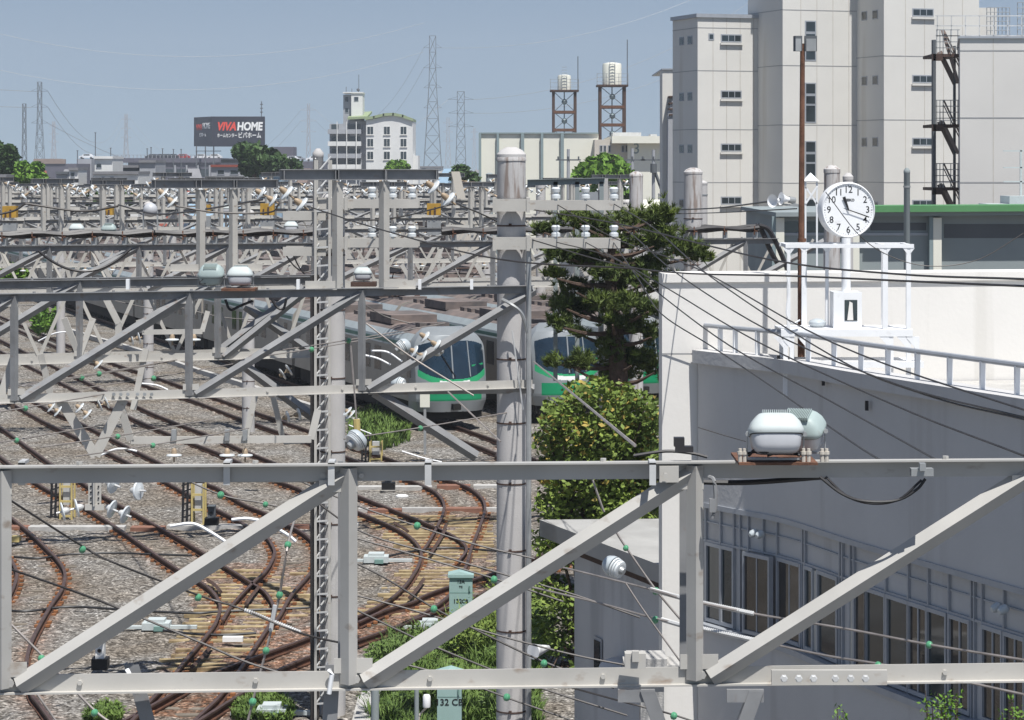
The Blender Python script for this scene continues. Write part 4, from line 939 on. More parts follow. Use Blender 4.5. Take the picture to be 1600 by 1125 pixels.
for x in (1224,1300,1372,1412): m.box(X_(x,YF),X_(x,YF)+.05,YF-.38,YF+.3,zT-.05,zT-.003)
m.build('top_frame',M['whitep'],fr)
for x,y,w_ in ((1227,-.44,5),(1412,-.44,7),(1376,-.44,8),(1261,.32,8),(1297,.32,5),(1385,.32,4)):
    m=MB(); X=X_(x,YF); m.box(X-w_*YF/F/2,X+w_*YF/F/2,YF+y,YF+y+.06,zM+.012,zT-.05)
    for s in (-1,1): m.add([(X+s*.02,YF+y-.004,zT-.05),(X+s*.08,YF+y-.004,zT-.05),(X+s*.02,YF+y-.004,zT-.13),(X+s*.02,YF+y+.01,zT-.05),(X+s*.08,YF+y+.01,zT-.05),(X+s*.02,YF+y+.01,zT-.13)],[(0,1,2),(3,4,5),(0,1,4,3),(1,2,5,4)])
    m.build('rack_leg',M['whitep'],fr)
for x,z0 in ((1222,6.95),(1258,6.95),(1412,6.95),(1385,6.95),(1232,6.95),(1425,6.95)):
    m=MB(); X=X_(x,YF); m.box(X-.03,X+.03,YF-.44,YF-.38,z0,zM-.09); m.add([(X-.03,YF-.445,zM-.09),(X-.16,YF-.445,zM-.09),(X-.03,YF-.445,zM-.24),(X-.03,YF-.43,zM-.09),(X-.16,YF-.43,zM-.09),(X-.03,YF-.43,zM-.24)],[(0,1,2),(3,4,5),(0,2,5,3),(1,2,5,4)]); m.build('rack_foot',M['whitep'],fr)
m=MB(); m.tube(crom([P(1228,425,YF-.5),P(1232,450,YF-.5),P(1229,490,YF-.5),P(1238,505,YF-.5),P(1250,500,YF-.5)],5),.012,5); m.build('white_hose',M['whitep'],fr)
m=MB(); m.sphere(P(1277,505,YF-.1),.12,12,(1,1,.55)); m.build('grey_dome',M['porcg'],fr)
M['face']=mat('clock_face_shaded',(.56,.57,.58),.4,0,.04,3,dirt=.15)  # pale face greyed in its colour to stand for shading
ck=thing('wall_clock','large round white clock with black numerals, showing about twenty past eleven','clock',P(1322,455,YF))
cy=P(1325,328,YF); yaw=R(9)
# post and box
m=MB(); m.tube([P(1322,456,YF),P(1322,372,YF)],.062,12); m.build('clock_post',M['whitep'],ck)
m=MB(); c=P(1320,482,YF); m.box(c.x-.19,c.x+.19,YF-.3,YF+.12,zM+.013,Z_(455,YF)); o=m.build('control_box',M['whitep'],ck)
m=MB(); c=P(1325,483,YF); m.box(c.x-.085,c.x+.085,YF-.306,YF-.301,c.z-.14,c.z+.14); m.build('box_window',M['glass'],o)
m=MB(); m.add([(c.x-.05,YF-.31,c.z-.13),(c.x+.03,YF-.31,c.z-.13),(c.x+.02,YF-.31,c.z+.1),(c.x-.02,YF-.31,c.z+.12),(c.x-.05,YF-.307,c.z-.13),(c.x+.03,YF-.307,c.z-.13),(c.x+.02,YF-.307,c.z+.1),(c.x-.02,YF-.307,c.z+.12)],[(0,1,2,3),(4,5,6,7),(0,1,5,4),(1,2,6,5),(2,3,7,6)]); m.build('paper_sheet',M['plaster'],o)
nrm=V((math.sin(yaw),-math.cos(yaw),0)); rtv=V((math.cos(yaw),math.sin(yaw),0)); Rr=43.5*YF/F
m=MB(); m.lathe(cy-nrm*.20,[(Rr*.93,0),(Rr,.02),(Rr,.20),(Rr*.985,.225),(Rr*.955,.235),(Rr*.945,.215)],nrm,56); m.build('clock_case',M['whitep'],ck)
m=MB(); m.lathe(cy+nrm*.008,[(Rr*.944,0),(Rr*.944,.006)],nrm,56,False); cf=m.build('clock_face',M['face'],ck)
fo=cy+nrm*.016
for h in range(1,13):
    t=R(30*h); p=fo+rtv*math.sin(t)*Rr*.72+UP*math.cos(t)*Rr*.72
    text('numeral',str(h),M['black'],ck,Rr*.34,p,(R(90),0,yaw),.001,.001,sx=.95)
m=MB()
for k in range(60):
    t=R(6*k); r1,r0,w_=(.90,.84,.022) if k%5==0 else (.89,.865,.012); u=rtv*math.sin(t)+UP*math.cos(t); s=rtv*math.cos(t)-UP*math.sin(t)
    m.pb(fo+u*Rr*r0-s*Rr*w_/2,u*Rr*(r1-r0),s*Rr*w_,nrm*.002)
m.build('minute_marks',M['black'],ck)
def hand(t,l,w0,w1,tail,name,o):
    t=R(t); u=rtv*math.sin(t)+UP*math.cos(t); s=rtv*math.cos(t)-UP*math.sin(t); b=fo+nrm*o; m=MB()
    v=[b-u*Rr*tail-s*w0*.6,b-u*Rr*tail+s*w0*.6,b+u*Rr*l+s*w1,b+u*Rr*l-s*w1]; m.add(v+[x+nrm*.004 for x in v],[(0,1,2,3),(4,5,6,7),(0,1,5,4),(1,2,6,5),(2,3,7,6),(3,0,4,7)]); m.build(name,M['black'],ck)
hand(339,.50,.013,.022,.03,'hour_hand',.015); hand(109,.80,.010,.008,.02,'minute_hand',.022); hand(-73,.20,.006,.004,.0,'second_hand',.026)
text('maker_name','SEIKO',M['black'],ck,Rr*.13,fo+UP*Rr*.35+rtv*.02,(R(90),0,yaw),.001,.002)
# rusty lamp pole
rp=thing('lamp_pole','tall rusty brown pole with two grey box lamps on top, just left of the clock','lamp pole',P(1252,560,35.2))
m=MB(); m.tube([P(1252,562,35.3)+V((0,0,-.3)),P(1252,380,35.3)],.05,8); m.tube([P(1252,380,35.3),P(1254,68,35.3)],[.042,.033],8); m.lathe(P(1253,378,35.3),[(.06,0),(.06,.05)],UP,8,False); m.build('pole',M['rustpole'] if 'rustpole' in M else M['rust'],rp)
for a,b,yw in ((1241,1252,.5),(1257,1276,-.15)):
    m=MB(); c=(P(a,80,35.3)+P(b,80,35.3))/2; m.cb(c,(b-a)*35.3/F,.12,.21,yw*.3); o=m.build('box_lamp',M['greyshelf'],rp); m=MB(); m.cb(c+V((0,-.07,0)),(b-a)*35.3/F*.8,.012,.17,yw*.3); m.build('lamp_glass',M['galv'],o)
for a,b,lab in ((1210,314,'white horn speaker left of its twin, beside the rusty pole'),(1226,311,'white horn speaker closest to the rusty pole, pointing left')):
    h=thing('horn_speaker',lab,'speaker',P(a,b,38)); m=MB(); c=P(a,b,38); ax=V((-.7,-.7,.0)) if a<1220 else V((-.8,-.3,.1))
    m.lathe(c-ax*.12,[(.03,0),(.04,.08),(.09,.16),(.10,.165),(.02,.10)],ax,16); m.build('horn',M['whitep'],h); m=MB(); m.lathe(c-ax*.2,[(.045,0),(.05,.1)],ax,12); m.build('driver',M['galv'],h); m=MB(); m.bar(c+V((.1,.05,-.05)),P(1250,322,38),.03,.03); m.bar(P(1250,322,38),P(1250,420,38),.04,.04,(1,0,0)); m.build('mount',M['galv'],h)
vt=thing('roof_vent','small white peaked vent with crossed braces between the rusty pole and the clock','vent',P(1268,310,45)); m=MB(); c=P(1268,283,45); m.add([(c.x-.14,45,c.z),(c.x+.14,45,c.z),(c.x+.14,45.3,c.z),(c.x-.14,45.3,c.z),(c.x,45.15,c.z+.15)],[(0,1,4),(1,2,4),(2,3,4),(3,0,4),(0,1,2,3)]); m.build('vent_cap',M['whitep'],vt)
m=MB(); 
for s in (-.1,.1): m.bar((c.x+s,45.05,c.z),(c.x+s,45.05,c.z-1.5),.03,.03,(1,0,0))
m.bar((c.x-.1,45.05,c.z-.1),(c.x+.1,45.05,c.z-.4),.03,.03); m.bar((c.x+.1,45.04,c.z-.1),(c.x-.1,45.04,c.z-.4),.03,.03); m.build('vent_frame',M['whitep'],vt)
# ---------------------------------------------------------------- small flat roofed building
M['roofs']=mat('roof_screed',(.34,.335,.32),.9,0,.12,1.2,streak=((.24,.23,.21),.55,(1.5,.5,1)))
sb=thing('small_building','small grey building with a projecting flat roof, below and left of the white building','building',(2,40,0))
zr=4.0
A=G(843,812,zr); B=G(1034,884,zr); dv=(B-A); D2=V((6.5,.4,0))
A2=A; m=MB(); m.pb(A+UP*-.28,dv*1.5,D2,UP*.28); m.build('flat_roof',M['roofs'],sb)
tn=dv.normalized(); nn=V((-tn.y,tn.x,0)); nn=nn if nn.x>0 else -nn
wA=A+nn*.35+tn*.75; m=MB(); m.pb(V((wA.x,wA.y,0)),dv*1.6,D2*.9,UP*(zr-.28)); m.build('side_wall',M['annex'],sb)
m=MB(); m.pb(V((wA.x,wA.y,zr-.5))-nn*.012,dv*1.4,-nn*.01,UP*.2); m.build('painted_eave_shadow',M['rustd'],sb)  # dark strip laid under the roof overhang as its painted shadow
for k,(u,z0,z1,w_) in enumerate(((.18,1.6,2.3,.35),(.55,.2,1.9,.8),(1.0,.9,2.0,.9))):
    p=V((wA.x,wA.y,0))+dv*u; m=MB(); m.pb(p+UP*z0-nn*.03,tn*w_,nn*.01,UP*(z1-z0)); f_=m.build('window_frame',M['alu'],sb); m=MB(); m.pb(p+UP*(z0+.05)-nn*.045+tn*.05,tn*(w_-.1),nn*.01,UP*(z1-z0-.1)); m.build('window_pane',M['glass'],f_)
m=MB(); p=V((wA.x,wA.y,0))+dv*.42; m.sphere(p+UP*2.0-nn*.1,.33,14,(1,1,.55)); m.build('round_hood',M['annex'],sb)
m=MB(); c=P(1010,1040,33); m.cb(c+UP*.06,.5,.6,.08); m.cb(c+V((.08,0,-.06)),.75,.6,.12); 
rk=tag(m.build('roof_ledge',M['kerb']),'stacked pale concrete ledges in front of the small building, above the bottom chord','ledge')
m=MB(); m.cb(P(1018,1052,33)-UP*4.6,.3,.4,4.55); tag(m.build('concrete_pillar',M['kerb']),'short stained concrete pillar under the stacked ledges','pillar')
arr=thing('arm_light','white wedge shaped arm light pointing right, beside the big pole','arm light',P(830,1018,42)); m=MB(); p=P(833,1018,42); q=P(872,1008,42.5); m.lathe(p,[(.13,0),(.10,.1),(.04,.4),(.01,.44)],(q-p),12); m.build('lamp_cone',M['whitep'],arr)
# ---------------------------------------------------------------- tall white towers on the right
def wbox(root,x0,x1,y0,y1,z0,z1,mt,name='wall'):
    m=MB(); m.box(x0,x1,y0,y1,z0,z1); return m.build(name,mt,root)
def win(root,x0,x1,z0,z1,Y,mt='glass',sill=True,frame='alu',n=0):
    """front facing window set in the -Y face at Y"""
    m=MB(); t=.07
    for a,b,c,d in ((x0-t,x1+t,z1,z1+t),(x0-t,x1+t,z0-t,z0),(x0-t,x0,z0,z1),(x1,x1+t,z0,z1)): m.box(a,b,Y-.06,Y-.003,c,d)
    for i in range(n): xx=x0+(x1-x0)*(i+1)/(n+1); m.box(xx-.03,xx+.03,Y-.05,Y-.03,z0,z1)
    f=m.build('window',M[frame],root); m=MB(); m.box(x0,x1,Y-.025,Y-.004,z0,z1); m.build('pane',M[mt],f)
    if sill: m=MB(); m.box(x0-.15,x1+.15,Y-.16,Y-.061,z0-.16,z0-.05); m.build('sill',M['panelw'],f)
    return f
def swin(root,X,y0,y1,z0,z1,mt='glass'):
    m=MB(); m.box(X-.05,X-.003,y0-.08,y1+.08,z0-.08,z1+.08); f=m.build('window',M['alu'],root); m=MB(); m.box(X-.07,X-.051,y0,y1,z0,z1); m.build('pane',M[mt],f)
def joints(root,x0,x1,Y,rows,cols,ztop,side=None):
    m=MB()
    for y in rows: z=Z_(y,Y); m.box(x0,x1,Y-.012,Y-.002,z-.03,z+.03)
    m.build('floor_joint',M['panelj'],root); m=MB()
    for x in cols: X=X_(x,Y); m.box(X-.02,X+.02,Y-.008,Y-.003,0,ztop)
    m.build('panel_joint',M['panelw2'],root)
M['panelw2']=mat('panel_joint_light',(.50,.47,.42),.9,0,.1,2)
M['panels']=mat('side_panel',(.60,.58,.55),.85,0,.04,.3)

RU=V((.947,.3206,0)).normalized(); RV=V((-RU.y,RU.x,0))
def rtower(lab,cx,cyy,wd,dp,zt,fw,sw,rows,name='white_tower'):
    """tower aligned with the tracks: front left corner, width, depth; windows (u0,u1,z0,z1) on the front, (v0,v1,z0,z1) on the left side"""
    o=V((cx,cyy,0)); t=thing(name,lab,'tower',o); m=MB(); m.pb(o,RU*wd,RV*dp,UP*zt); m.build('wall',M['panelw'],t)
    m=MB(); m.pb(o-RU*.12-RV*.12+UP*zt,RU*(wd+.2),RV*(dp+.2),UP*.22); m.build('roof_edge',M['alu'],t)
    m=MB(); [m.pb(o-RV*.012+UP*(z-.02),RU*wd,RV*.010,UP*.04) for z in rows]; m.build('floor_joint',M['panelj'],t)
    m=MB(); [m.pb(o-RU*.012+UP*(z-.02),RU*.010,RV*dp,UP*.04) for z in rows]; m.build('side_joint',M['panelj'],t)
    m=MB(); [m.pb(o-RV*.008+RU*(wd*f_),RU*.04,RV*.005,UP*zt) for f_ in (.22,.42,.62,.82)]; m.build('panel_joint',M['panelw2'],t)
    for (A_,B_,C_,D_) in fw:
        m=MB(); n=RV*-1; p=o+RU*A_; w_=B_-A_
        m.pb(p-RU*.07+n*.003+UP*(C_-.07),RU*(w_+.14),n*.02,UP*(D_-C_+.14)); f=m.build('window',M['alu'],t)
        m=MB(); m.pb(p+n*.024+UP*C_,RU*w_,n*.004,UP*(D_-C_)); m.build('pane',M['glass'],f)
        if w_>.7:
            m=MB(); m.pb(p-RU*.12+n*.003+UP*(C_-.22),RU*(w_+.24),n*.14,UP*.1); m.build('sill',M['panelw'],f)
            m=MB(); [m.pb(p+RU*(w_*q)+n*.029+UP*C_,RU*.04,n*.01,UP*(D_-C_)) for q in (.33,.66)]; m.build('glazing_bar',M['alu'],f)
    for (A_,B_,C_,D_) in sw:
        m=MB(); n=RU*-1; p=o+RV*A_; w_=B_-A_; m.pb(p-RV*.05+n*.003+UP*(C_-.05),RV*(w_+.1),n*.02,UP*(D_-C_+.1)); f=m.build('window',M['alu'],t)
        m=MB(); m.pb(p+n*.024+UP*C_,RV*w_,n*.004,UP*(D_-C_)); m.build('pane',M['glass'],f)
    return t
K1=152.1/F
rtower('leftmost tall white panel tower, four floors of slit windows, top edge in view',11.03,152.1,4.4,3.9,Z_(27,152.1),
  [(41*K1,73*K1,Z_(y+4,152.5),Z_(y-5,152.5)) for y in (60,148,231,314)]+[(20*K1,26*K1,Z_(61,152.5),Z_(54,152.5))],
  [(v,v+.62,Z_(y+6,153),Z_(y-5,153)) for y in (62,150,232,318) for v in (.85,2.15)],[Z_(y,152.1) for y in (43,110,202,285)])
K2=150/F
rtower('tallest white tower in the middle, tripled dark windows stacked up its centre',15.86,150,5.2,5.0,26,
  [(40*K2,55.5*K2,Z_(y+b,150.5),Z_(y+a,150.5)) for y in (34,131,222) for a,b in ((0,15),(19,31),(34,59))]+[(40*K2,55.5*K2,Z_(325,150.5),Z_(312,150.5))],[],[Z_(y,150) for y in (15,102,195,286)])
K3=148.2/F
rtower('right hand tall white tower with small paired side windows, rising beside the fire stair',21.53,148.2,6.2,5.0,27,
  [(51*K3,85*K3,Z_(y+5,149),Z_(y-4,149)) for y in (19,123,221,318)],
  [(v,v+.6,Z_(y+6,150),Z_(y-6,150)) for y in (24,126,222,322) for v in (.8,2.2)],[Z_(y,148.2) for y in (87,187,285)])
o=V((11.03,152.1,0))+RV*3.95+RU*1.5; t=thing('white_hall','long white hall wall behind the towers','hall',o); m=MB(); m.pb(o,RU*22,RV*2,UP*Z_(84,157)); m.build('wall',M['panelw'],t)
m=MB(); m.box(26.2,28.6,151,155,15,Z_(12,151)); m.build('lift_housing',M['panelw'],t)
# left stair building
Y=170; t=thing('white_building','narrow white stair block at the far left of the towers, with an outdoor landing','building',(11,Y,0))
wbox(t,X_(1035,Y),X_(1062,Y),Y,Y+3,0,Z_(109,Y),M['panelw']); wbox(t,X_(1034,Y),X_(1062,Y),Y-.1,Y+12,Z_(109,Y),Z_(107,Y),M['alu'],'roof_edge'); 
m=MB(); 
for z in (Z_(180,Y),Z_(152,Y),Z_(162,Y),Z_(171,Y)): m.box(X_(1043,Y),X_(1056,Y),Y-1.6,Y-.01,z-.05,z+.05)
m.build('landing',M['rustd'],t)
m=MB(); m.add([(X_(1053,Y),Y-1.5,Z_(140,Y)),(X_(1058,Y),Y-1.5,Z_(120,Y)),(X_(1058,Y),Y-1.5,0),(X_(1040,Y),Y-1.5,0),(X_(1042,Y),Y-1.5,Z_(180,Y)),
 (X_(1053,Y),Y-.2,Z_(140,Y)),(X_(1058,Y),Y-.2,Z_(120,Y)),(X_(1058,Y),Y-.2,0),(X_(1040,Y),Y-.2,0),(X_(1042,Y),Y-.2,Z_(180,Y))],[(0,1,2,3,4),(5,6,7,8,9),(0,1,6,5),(4,0,5,9),(3,4,9,8)]); m.build('stair_panel',M['wallg'],t)
# block 4
Y=122; t=thing('white_block','plain nearer white panel block at the right edge behind the green roof','building',(26,Y,0)); x0=X_(1500,Y)
m=MB(); m.pb((x0,Y,0),(16,0,0),(2.0,12,0),UP*Z_(60,Y)); m.build('wall',M['panels'],t)
m=MB(); m.pb((x0-.1,Y-.1,Z_(60,Y)),(16,0,0),(2.0,12,0),UP*.1); m.build('roof_edge',M['alu'],t); joints(t,x0,x0+16,Y,(79,184,285),(1552,1610),Z_(60,Y))
# fire stair
Y=128; fs=thing('fire_stair','dark steel fire stair with railed landings between the right tower and the plain block','fire stair',(X_(1480,Y),Y,0))
for a in (1459,): m=MB(); m.box(X_(a-1,Y),X_(a+3.5,Y),Y,Y+.5,0,Z_(62,Y)); m.build('stair_column',M['greyshelf'],fs)
m=MB(); m.box(X_(1496,Y),X_(1499,Y),Y+1,Y+1.3,0,Z_(70,Y)); m.build('stair_column',M['greyshelf'],fs)
for k,y in enumerate((84,194,293)):
    m=MB(); m.box(X_(1457,Y),X_(1500,Y),Y+.1,Y+3,Z_(y,Y)-.15,Z_(y,Y)); m.box(X_(1457,Y),X_(1473,Y),Y+.0,Y+.1,Z_(y,Y)-.35,Z_(y,Y)); m.build('landing',M['rustd'],fs)
    m=MB()
    for h in (.3,.6,.9,1.2): m.box(X_(1463,Y),X_(1500,Y),Y+.05,Y+.09,Z_(y,Y)+h-.02,Z_(y,Y)+h+.02)
    for a in (1464,1469,1474,1486,1497): m.box(X_(a,Y)-.02,X_(a,Y)+.02,Y+.05,Y+.09,Z_(y,Y),Z_(y,Y)+1.2)
    m.build('landing_rail',M['galv'],fs)
    m=MB(); m.bar((X_(1474,Y),Y+.3,Z_(y-38,Y) if k==0 else Z_(y-5,Y)),(X_(1499,Y),Y+.3,Z_(y+46,Y)),.08,.16); m.bar((X_(1474,Y),Y+1.2,Z_(y-5,Y)),(X_(1499,Y),Y+1.2,Z_(y+46,Y)),.1,.25); m.bar((X_(1476,Y),Y+.3,Z_(y-38,Y)),(X_(1500,Y),Y+.3,Z_(y+12,Y)),.06,.08);m.bar((X_(1476,Y),Y+.3,Z_(y-30,Y)),(X_(1500,Y),Y+.3,Z_(y+20,Y)),.04,.05); m.build('stair_flight',M['wallbr'],fs)
m=MB()
for h in (0,.5,1.0): m.box(X_(1462,Y),X_(1604,Y),Y+.05,Y+.09,Z_(56,Y)+h-.02,Z_(56,Y)+h+.03)
for a in range(1465,1605,22): m.box(X_(a,Y)-.02,X_(a,Y)+.02,Y+.05,Y+.09,Z_(58,Y),Z_(56,Y)+1.0)
m.build('roof_rail',M['galvw'],fs)
rk=thing('roof_screen','pale see through steel screens on the roof at the upper right corner','screen',P(1570,40,135)); m=MB()
for a0,a1,y0,y1 in ((1542,1578,12,55),(1590,1640,4,55)):
    for a in np.linspace(a0,a1,7): m.box(X_(a,135)-.015,X_(a,135)+.015,135,135.06,Z_(y1,135),Z_(y0,135))
    for y in np.linspace(y0,y1,7): m.box(X_(a0,135),X_(a1,135),134.94,134.995,Z_(y,135)-.015,Z_(y,135)+.015)
m.build('screen_bars',M['galv'],rk)
# green edged hall
Y=98; h=thing('green_edged_hall','low grey hall with a bright green roof edge and cream pilasters, behind the clock','hall',(20,Y,0))
x0=X_(1218,Y); wbox(h,x0,34,Y,Y+14,0,Z_(337,Y),M['teal']); 
m=MB(); p=V((X_(1300,Y),Y-.6,Z_(336,Y))); m.pb(V((x0-.2,Y-.6,Z_(338,Y))),(34-x0,0,.12),(0,15,0),UP*.16); m.build('roof_sheet',M['teal'],h)
m=MB(); m.pb(V((X_(1362,Y),Y-.8,Z_(338,Y)+.17)),(34-X_(1362,Y),0,.12),(0,2.5,0),UP*.24); m.build('green_edge',M['green'],h)
wbox(h,X_(1225,Y),X_(1338,Y),Y-.012,Y-.002,Z_(363,Y),Z_(346,Y),M['glass'],'window'); wbox(h,X_(1222,Y),X_(1450,Y),Y-.05,Y-.002,Z_(368,Y),Z_(364,Y),M['alu'],'ledge'); wbox(h,X_(1475,Y),30,Y-.012,Y-.002,Z_(372,Y),Z_(350,Y),M['greyshelf'],'window'); wbox(h,X_(1360,Y),X_(1447,Y),Y-.012,Y-.002,Z_(360,Y),Z_(348,Y),M['greyshelf'],'window')
for a in (1217,1334,1462): wbox(h,X_(a-6,Y),X_(a+7,Y),Y-.35,Y-.001,0,Z_(340,Y),M['cream'],'pilaster'); wbox(h,X_(a-12,Y),X_(a-6.3,Y),Y-.35,Y-.001,0,Z_(338,Y),M['bluegrey'],'downpipe')
mn=thing('mint_rail','mint green rail and low tank on the green edged roof at the right edge','rail',P(1590,320,105)); m=MB(); m.box(X_(1594,105),X_(1597,105),105,105.1,Z_(322,105),Z_(234,105))
for y in (236,262,284): m.box(X_(1568,105),X_(1600,105),105,105.06,Z_(y,105)-.02,Z_(y,105)+.03)
m.build('rail_bars',M['mint'],mn); m=MB(); m.box(X_(1570,105),X_(1640,105),104,106,Z_(322,105),Z_(306,105)); m.box(X_(1536,105),X_(1570,105),104,106,Z_(322,105),Z_(318,105)); m.build('mint_tank',M['mint'],mn)
# warehouse
Y=262; wh=thing('warehouse','long cream warehouse with blue grey pilasters behind the big stained pole','warehouse',(8,Y,0))
wbox(wh,X_(750,Y),X_(935,Y),Y,Y+40,0,Z_(209,Y),M['cream']); wbox(wh,X_(749,Y),X_(935,Y),Y-.2,Y+40,Z_(209,Y),Z_(207,Y),M['bluegrey'],'roof_edge')
for a,b in ((748,752),(776,780),(814,819),(845,849),(876,881)): wbox(wh,X_(a,Y),X_(b,Y),Y-.4,Y-.001,0,Z_(208,Y),M['bluegrey'],'pilaster')
Y=258; w2=thing('warehouse','cream hall with overhanging roof and a stencilled figure on its wall, left of the towers','warehouse',(14,Y,0))
wbox(w2,X_(929,Y),X_(980,Y),Y,Y+20,0,Z_(218,Y),M['wallb'],'entrance_wall'); wbox(w2,X_(980,Y),X_(1045,Y),Y-.6,Y+20,0,Z_(224,Y),M['cream']); wbox(w2,X_(955,Y),X_(1045,Y),Y-1.8,Y+20,Z_(224,Y),Z_(213,Y),M['cream'],'roof')
for a in (938,944,951,972,978): win(w2,X_(a,Y),X_(a+2.5,Y),Z_(237,Y),Z_(228,Y),Y,sill=False)
m=MB(); m.box(X_(960,Y),X_(1005,Y),Y+4,Y+8,Z_(213,Y),Z_(206,Y)); m.box(X_(1020,Y),X_(1030,Y),Y+4,Y+8,Z_(213,Y),Z_(209,Y)); m.build('roof_unit',M['galvw'],w2)
text('wall_figure','3',M['bluegrey'],w2,1.5,(X_(994,Y),Y-.62,Z_(233,Y)),sx=1)
# water tower frames
def wtower(px,w,ytop,ydeck,Y,lab,tw,antenna):
    r=thing('tank_tower',lab,'tank tower',(X_(px,Y),Y,0)); k=Y/F; X=X_(px,Y); hw=w/2*k; zd=Z_(ydeck,Y); zt=Z_(ytop,Y)
    m=MB(); [m.box(X+s*hw-.15,X+s*hw+.15,Y+d-.15,Y+d+.15,0,zd) for s in (-1,1) for d in (0,2*hw)]; m.build('column',M['rustd'],r)
    y=ydeck+32; lv=0
    zlev=[zd]; 
    while y<300: zlev.append(Z_(y,Y)); y+=28
    for i in range(len(zlev)-1):
        m=MB(); z=zlev[i+1]; m.box(X-hw,X+hw,Y-.16,Y+.1,z-.16,z+.16); m.build('cross_beam',M['rust'],r); m=MB(); m.box(X-hw,X+hw,Y+2*hw-.1,Y+2*hw+.16,z-.16,z+.16); m.build('cross_beam',M['rust'],r)
        m=MB(); z0=zlev[i]; m.bar((X-hw,Y,z0),(X+hw,Y,z),.08,.08); m.bar((X+hw,Y,z0),(X-hw,Y,z),.08,.08); m.bar((X,Y+hw,z0),(X,Y+hw,z),.12,.12,(1,0,0)); m.build('bracing',M['greyshelf'],r)
        m=MB(); m.sphere((X,Y+.3,(z0+z)/2),.35,8); m.build('valve',M['bluegrey'],r)
    m=MB(); m.box(X-hw-.4,X+hw+.4,Y-.4,Y+2*hw+.4,zd,zd+.2); m.build('deck',M['rustd'],r)
    m=MB(); m.lathe((X,Y+hw,zd+.2),[(tw*k/2,0),(tw*k/2,zt-zd-.5),(tw*k/2*.93,zt-zd-.3),(tw*k/2*.4,zt-zd-.2)],UP,20); o=m.build('tank',M['cream'],r)
    m=MB(); 
    for s in (-.3,.3): m.bar((X+s,Y+hw-tw*k/2-.1,zd),(X+s,Y+hw-tw*k/2-.1,zt),.05,.05,(1,0,0))
    for i in range(8): m.box(X-.3,X+.3,Y+hw-tw*k/2-.12,Y+hw-tw*k/2-.08,zd+.4+i*.35,zd+.45+i*.35)
    m.build('ladder',M['galv'],o)
    m=MB()
    for h in (.5,1.,1.4): m.box(X-hw-.4,X+hw+.4,Y-.4,Y-.36,zd+h,zd+h+.04); 0
    for s in (-1,-.4,.4,1): m.box(X+s*(hw+.38)-.03,X+s*(hw+.38)+.03,Y-.4,Y-.36,zd,zd+1.45)
    m.build('guard_rail',M['galv'],r)
    m=MB(); m.tube([(X+hw+.3,Y,zd),(X+hw+.3,Y,Z_(antenna,Y))],.05,4); m.build('antenna',M['greyshelf'],r)
wtower(882,34,116,143,300,'smaller rusty tank tower, left of the two behind the warehouse',21,88)
wtower(957,38,97,135,290,'taller rusty tank tower, right of the two behind the warehouse',30,62)
# apartment block
Y=450; ap=thing('apartment_block','white apartment block with a curved green roof and a stair tower','apartment block',(X_(580,Y),Y,0)); k=Y/F
zb=0; prof=[(572,188),(585,186),(600,182),(615,181),(630,184),(645,190)]
xs_=[X_(a,Y) for a,_ in prof]; zs_=[Z_(y,Y) for _,y in prof]
m=MB(); n=len(prof); vs=[(xs_[0],Y,0)]+[(x,Y,z) for x,z in zip(xs_,zs_)]+[(xs_[-1]-.0,Y,0)]; m.add(vs+[(x,y+14,z) for x,y,z in vs],[tuple(range(n+2)),tuple(range(n+2,2*n+4))]+[(i,i+1,n+3+i,n+2+i) for i in range(n+1)]); m.build('end_wall',M['wallw'],ap)
m=MB()
for i in range(n-1): m.pb((xs_[i]-.2,Y-.4,zs_[i]+.05),(xs_[i+1]-xs_[i]+.25,0,zs_[i+1]-zs_[i]),(0,15,0),(0,0,.5))
m.pb((X_(543,Y),Y-.0,Z_(187,Y)),(X_(574,Y)-X_(543,Y),0,Z_(185,Y)-Z_(187,Y)),(0,15,1.2),(0,0,.4)); m.build('curved_roof',M['greenrf'],ap)
for y in (204,223,243):
    for a in (578,604,630): win(ap,X_(a-4,Y),X_(a+5,Y),Z_(y+6,Y),Z_(y-6,Y),Y,frame='wallw',n=1)
m=MB(); m.box(X_(545,Y),X_(572,Y),Y+2,Y+14,0,Z_(188,Y)); m.box(X_(513,Y),X_(545,Y),Y+3,Y+14,0,Z_(193,Y)); m.build('rear_wall',M['wallg'],ap)
for y in (203,222,241,258):
    m=MB(); m.box(X_(512,Y),X_(564,Y),Y+.3,Y+3,Z_(y+6,Y),Z_(y-1,Y)); m.build('balcony',M['wallg'] if y%2 else M['wallw'],ap)
    m=MB(); m.box(X_(516,Y),X_(527,Y),Y+2.9,Y+2.99,Z_(y-1,Y),Z_(y-9,Y)); m.box(X_(543,Y),X_(562,Y),Y+1.9,Y+1.99,Z_(y-1,Y),Z_(y-9,Y)); m.build('dark_opening',M['glass'],ap)
for a in (526,541,556): wbox(ap,X_(a,Y),X_(a+1.2,Y),Y+.1,Y+.5,0,Z_(190,Y),M['wallw'],'column')
o=wbox(ap,X_(534,Y),X_(548,Y),Y+4,Y+9,0,Z_(147,Y),M['wallg'],'stair_tower'); wbox(ap,X_(547,Y)+.02,X_(565,Y),Y+3,Y+9,0,Z_(145,Y),M['wallw'],'stair_tower'); wbox(ap,X_(534,Y),X_(566,Y),Y+2.8,Y+9,Z_(145,Y),Z_(143,Y),M['wallw'],'tower_roof')
win(ap,X_(552,Y),X_(558,Y),Z_(157,Y),Z_(151,Y),Y+3,sill=False); win(ap,X_(537,Y),X_(542,Y),Z_(158,Y),Z_(150,Y),Y+4,sill=False); win(ap,X_(537,Y),X_(542,Y),Z_(175,Y),Z_(168,Y),Y+4,sill=False)
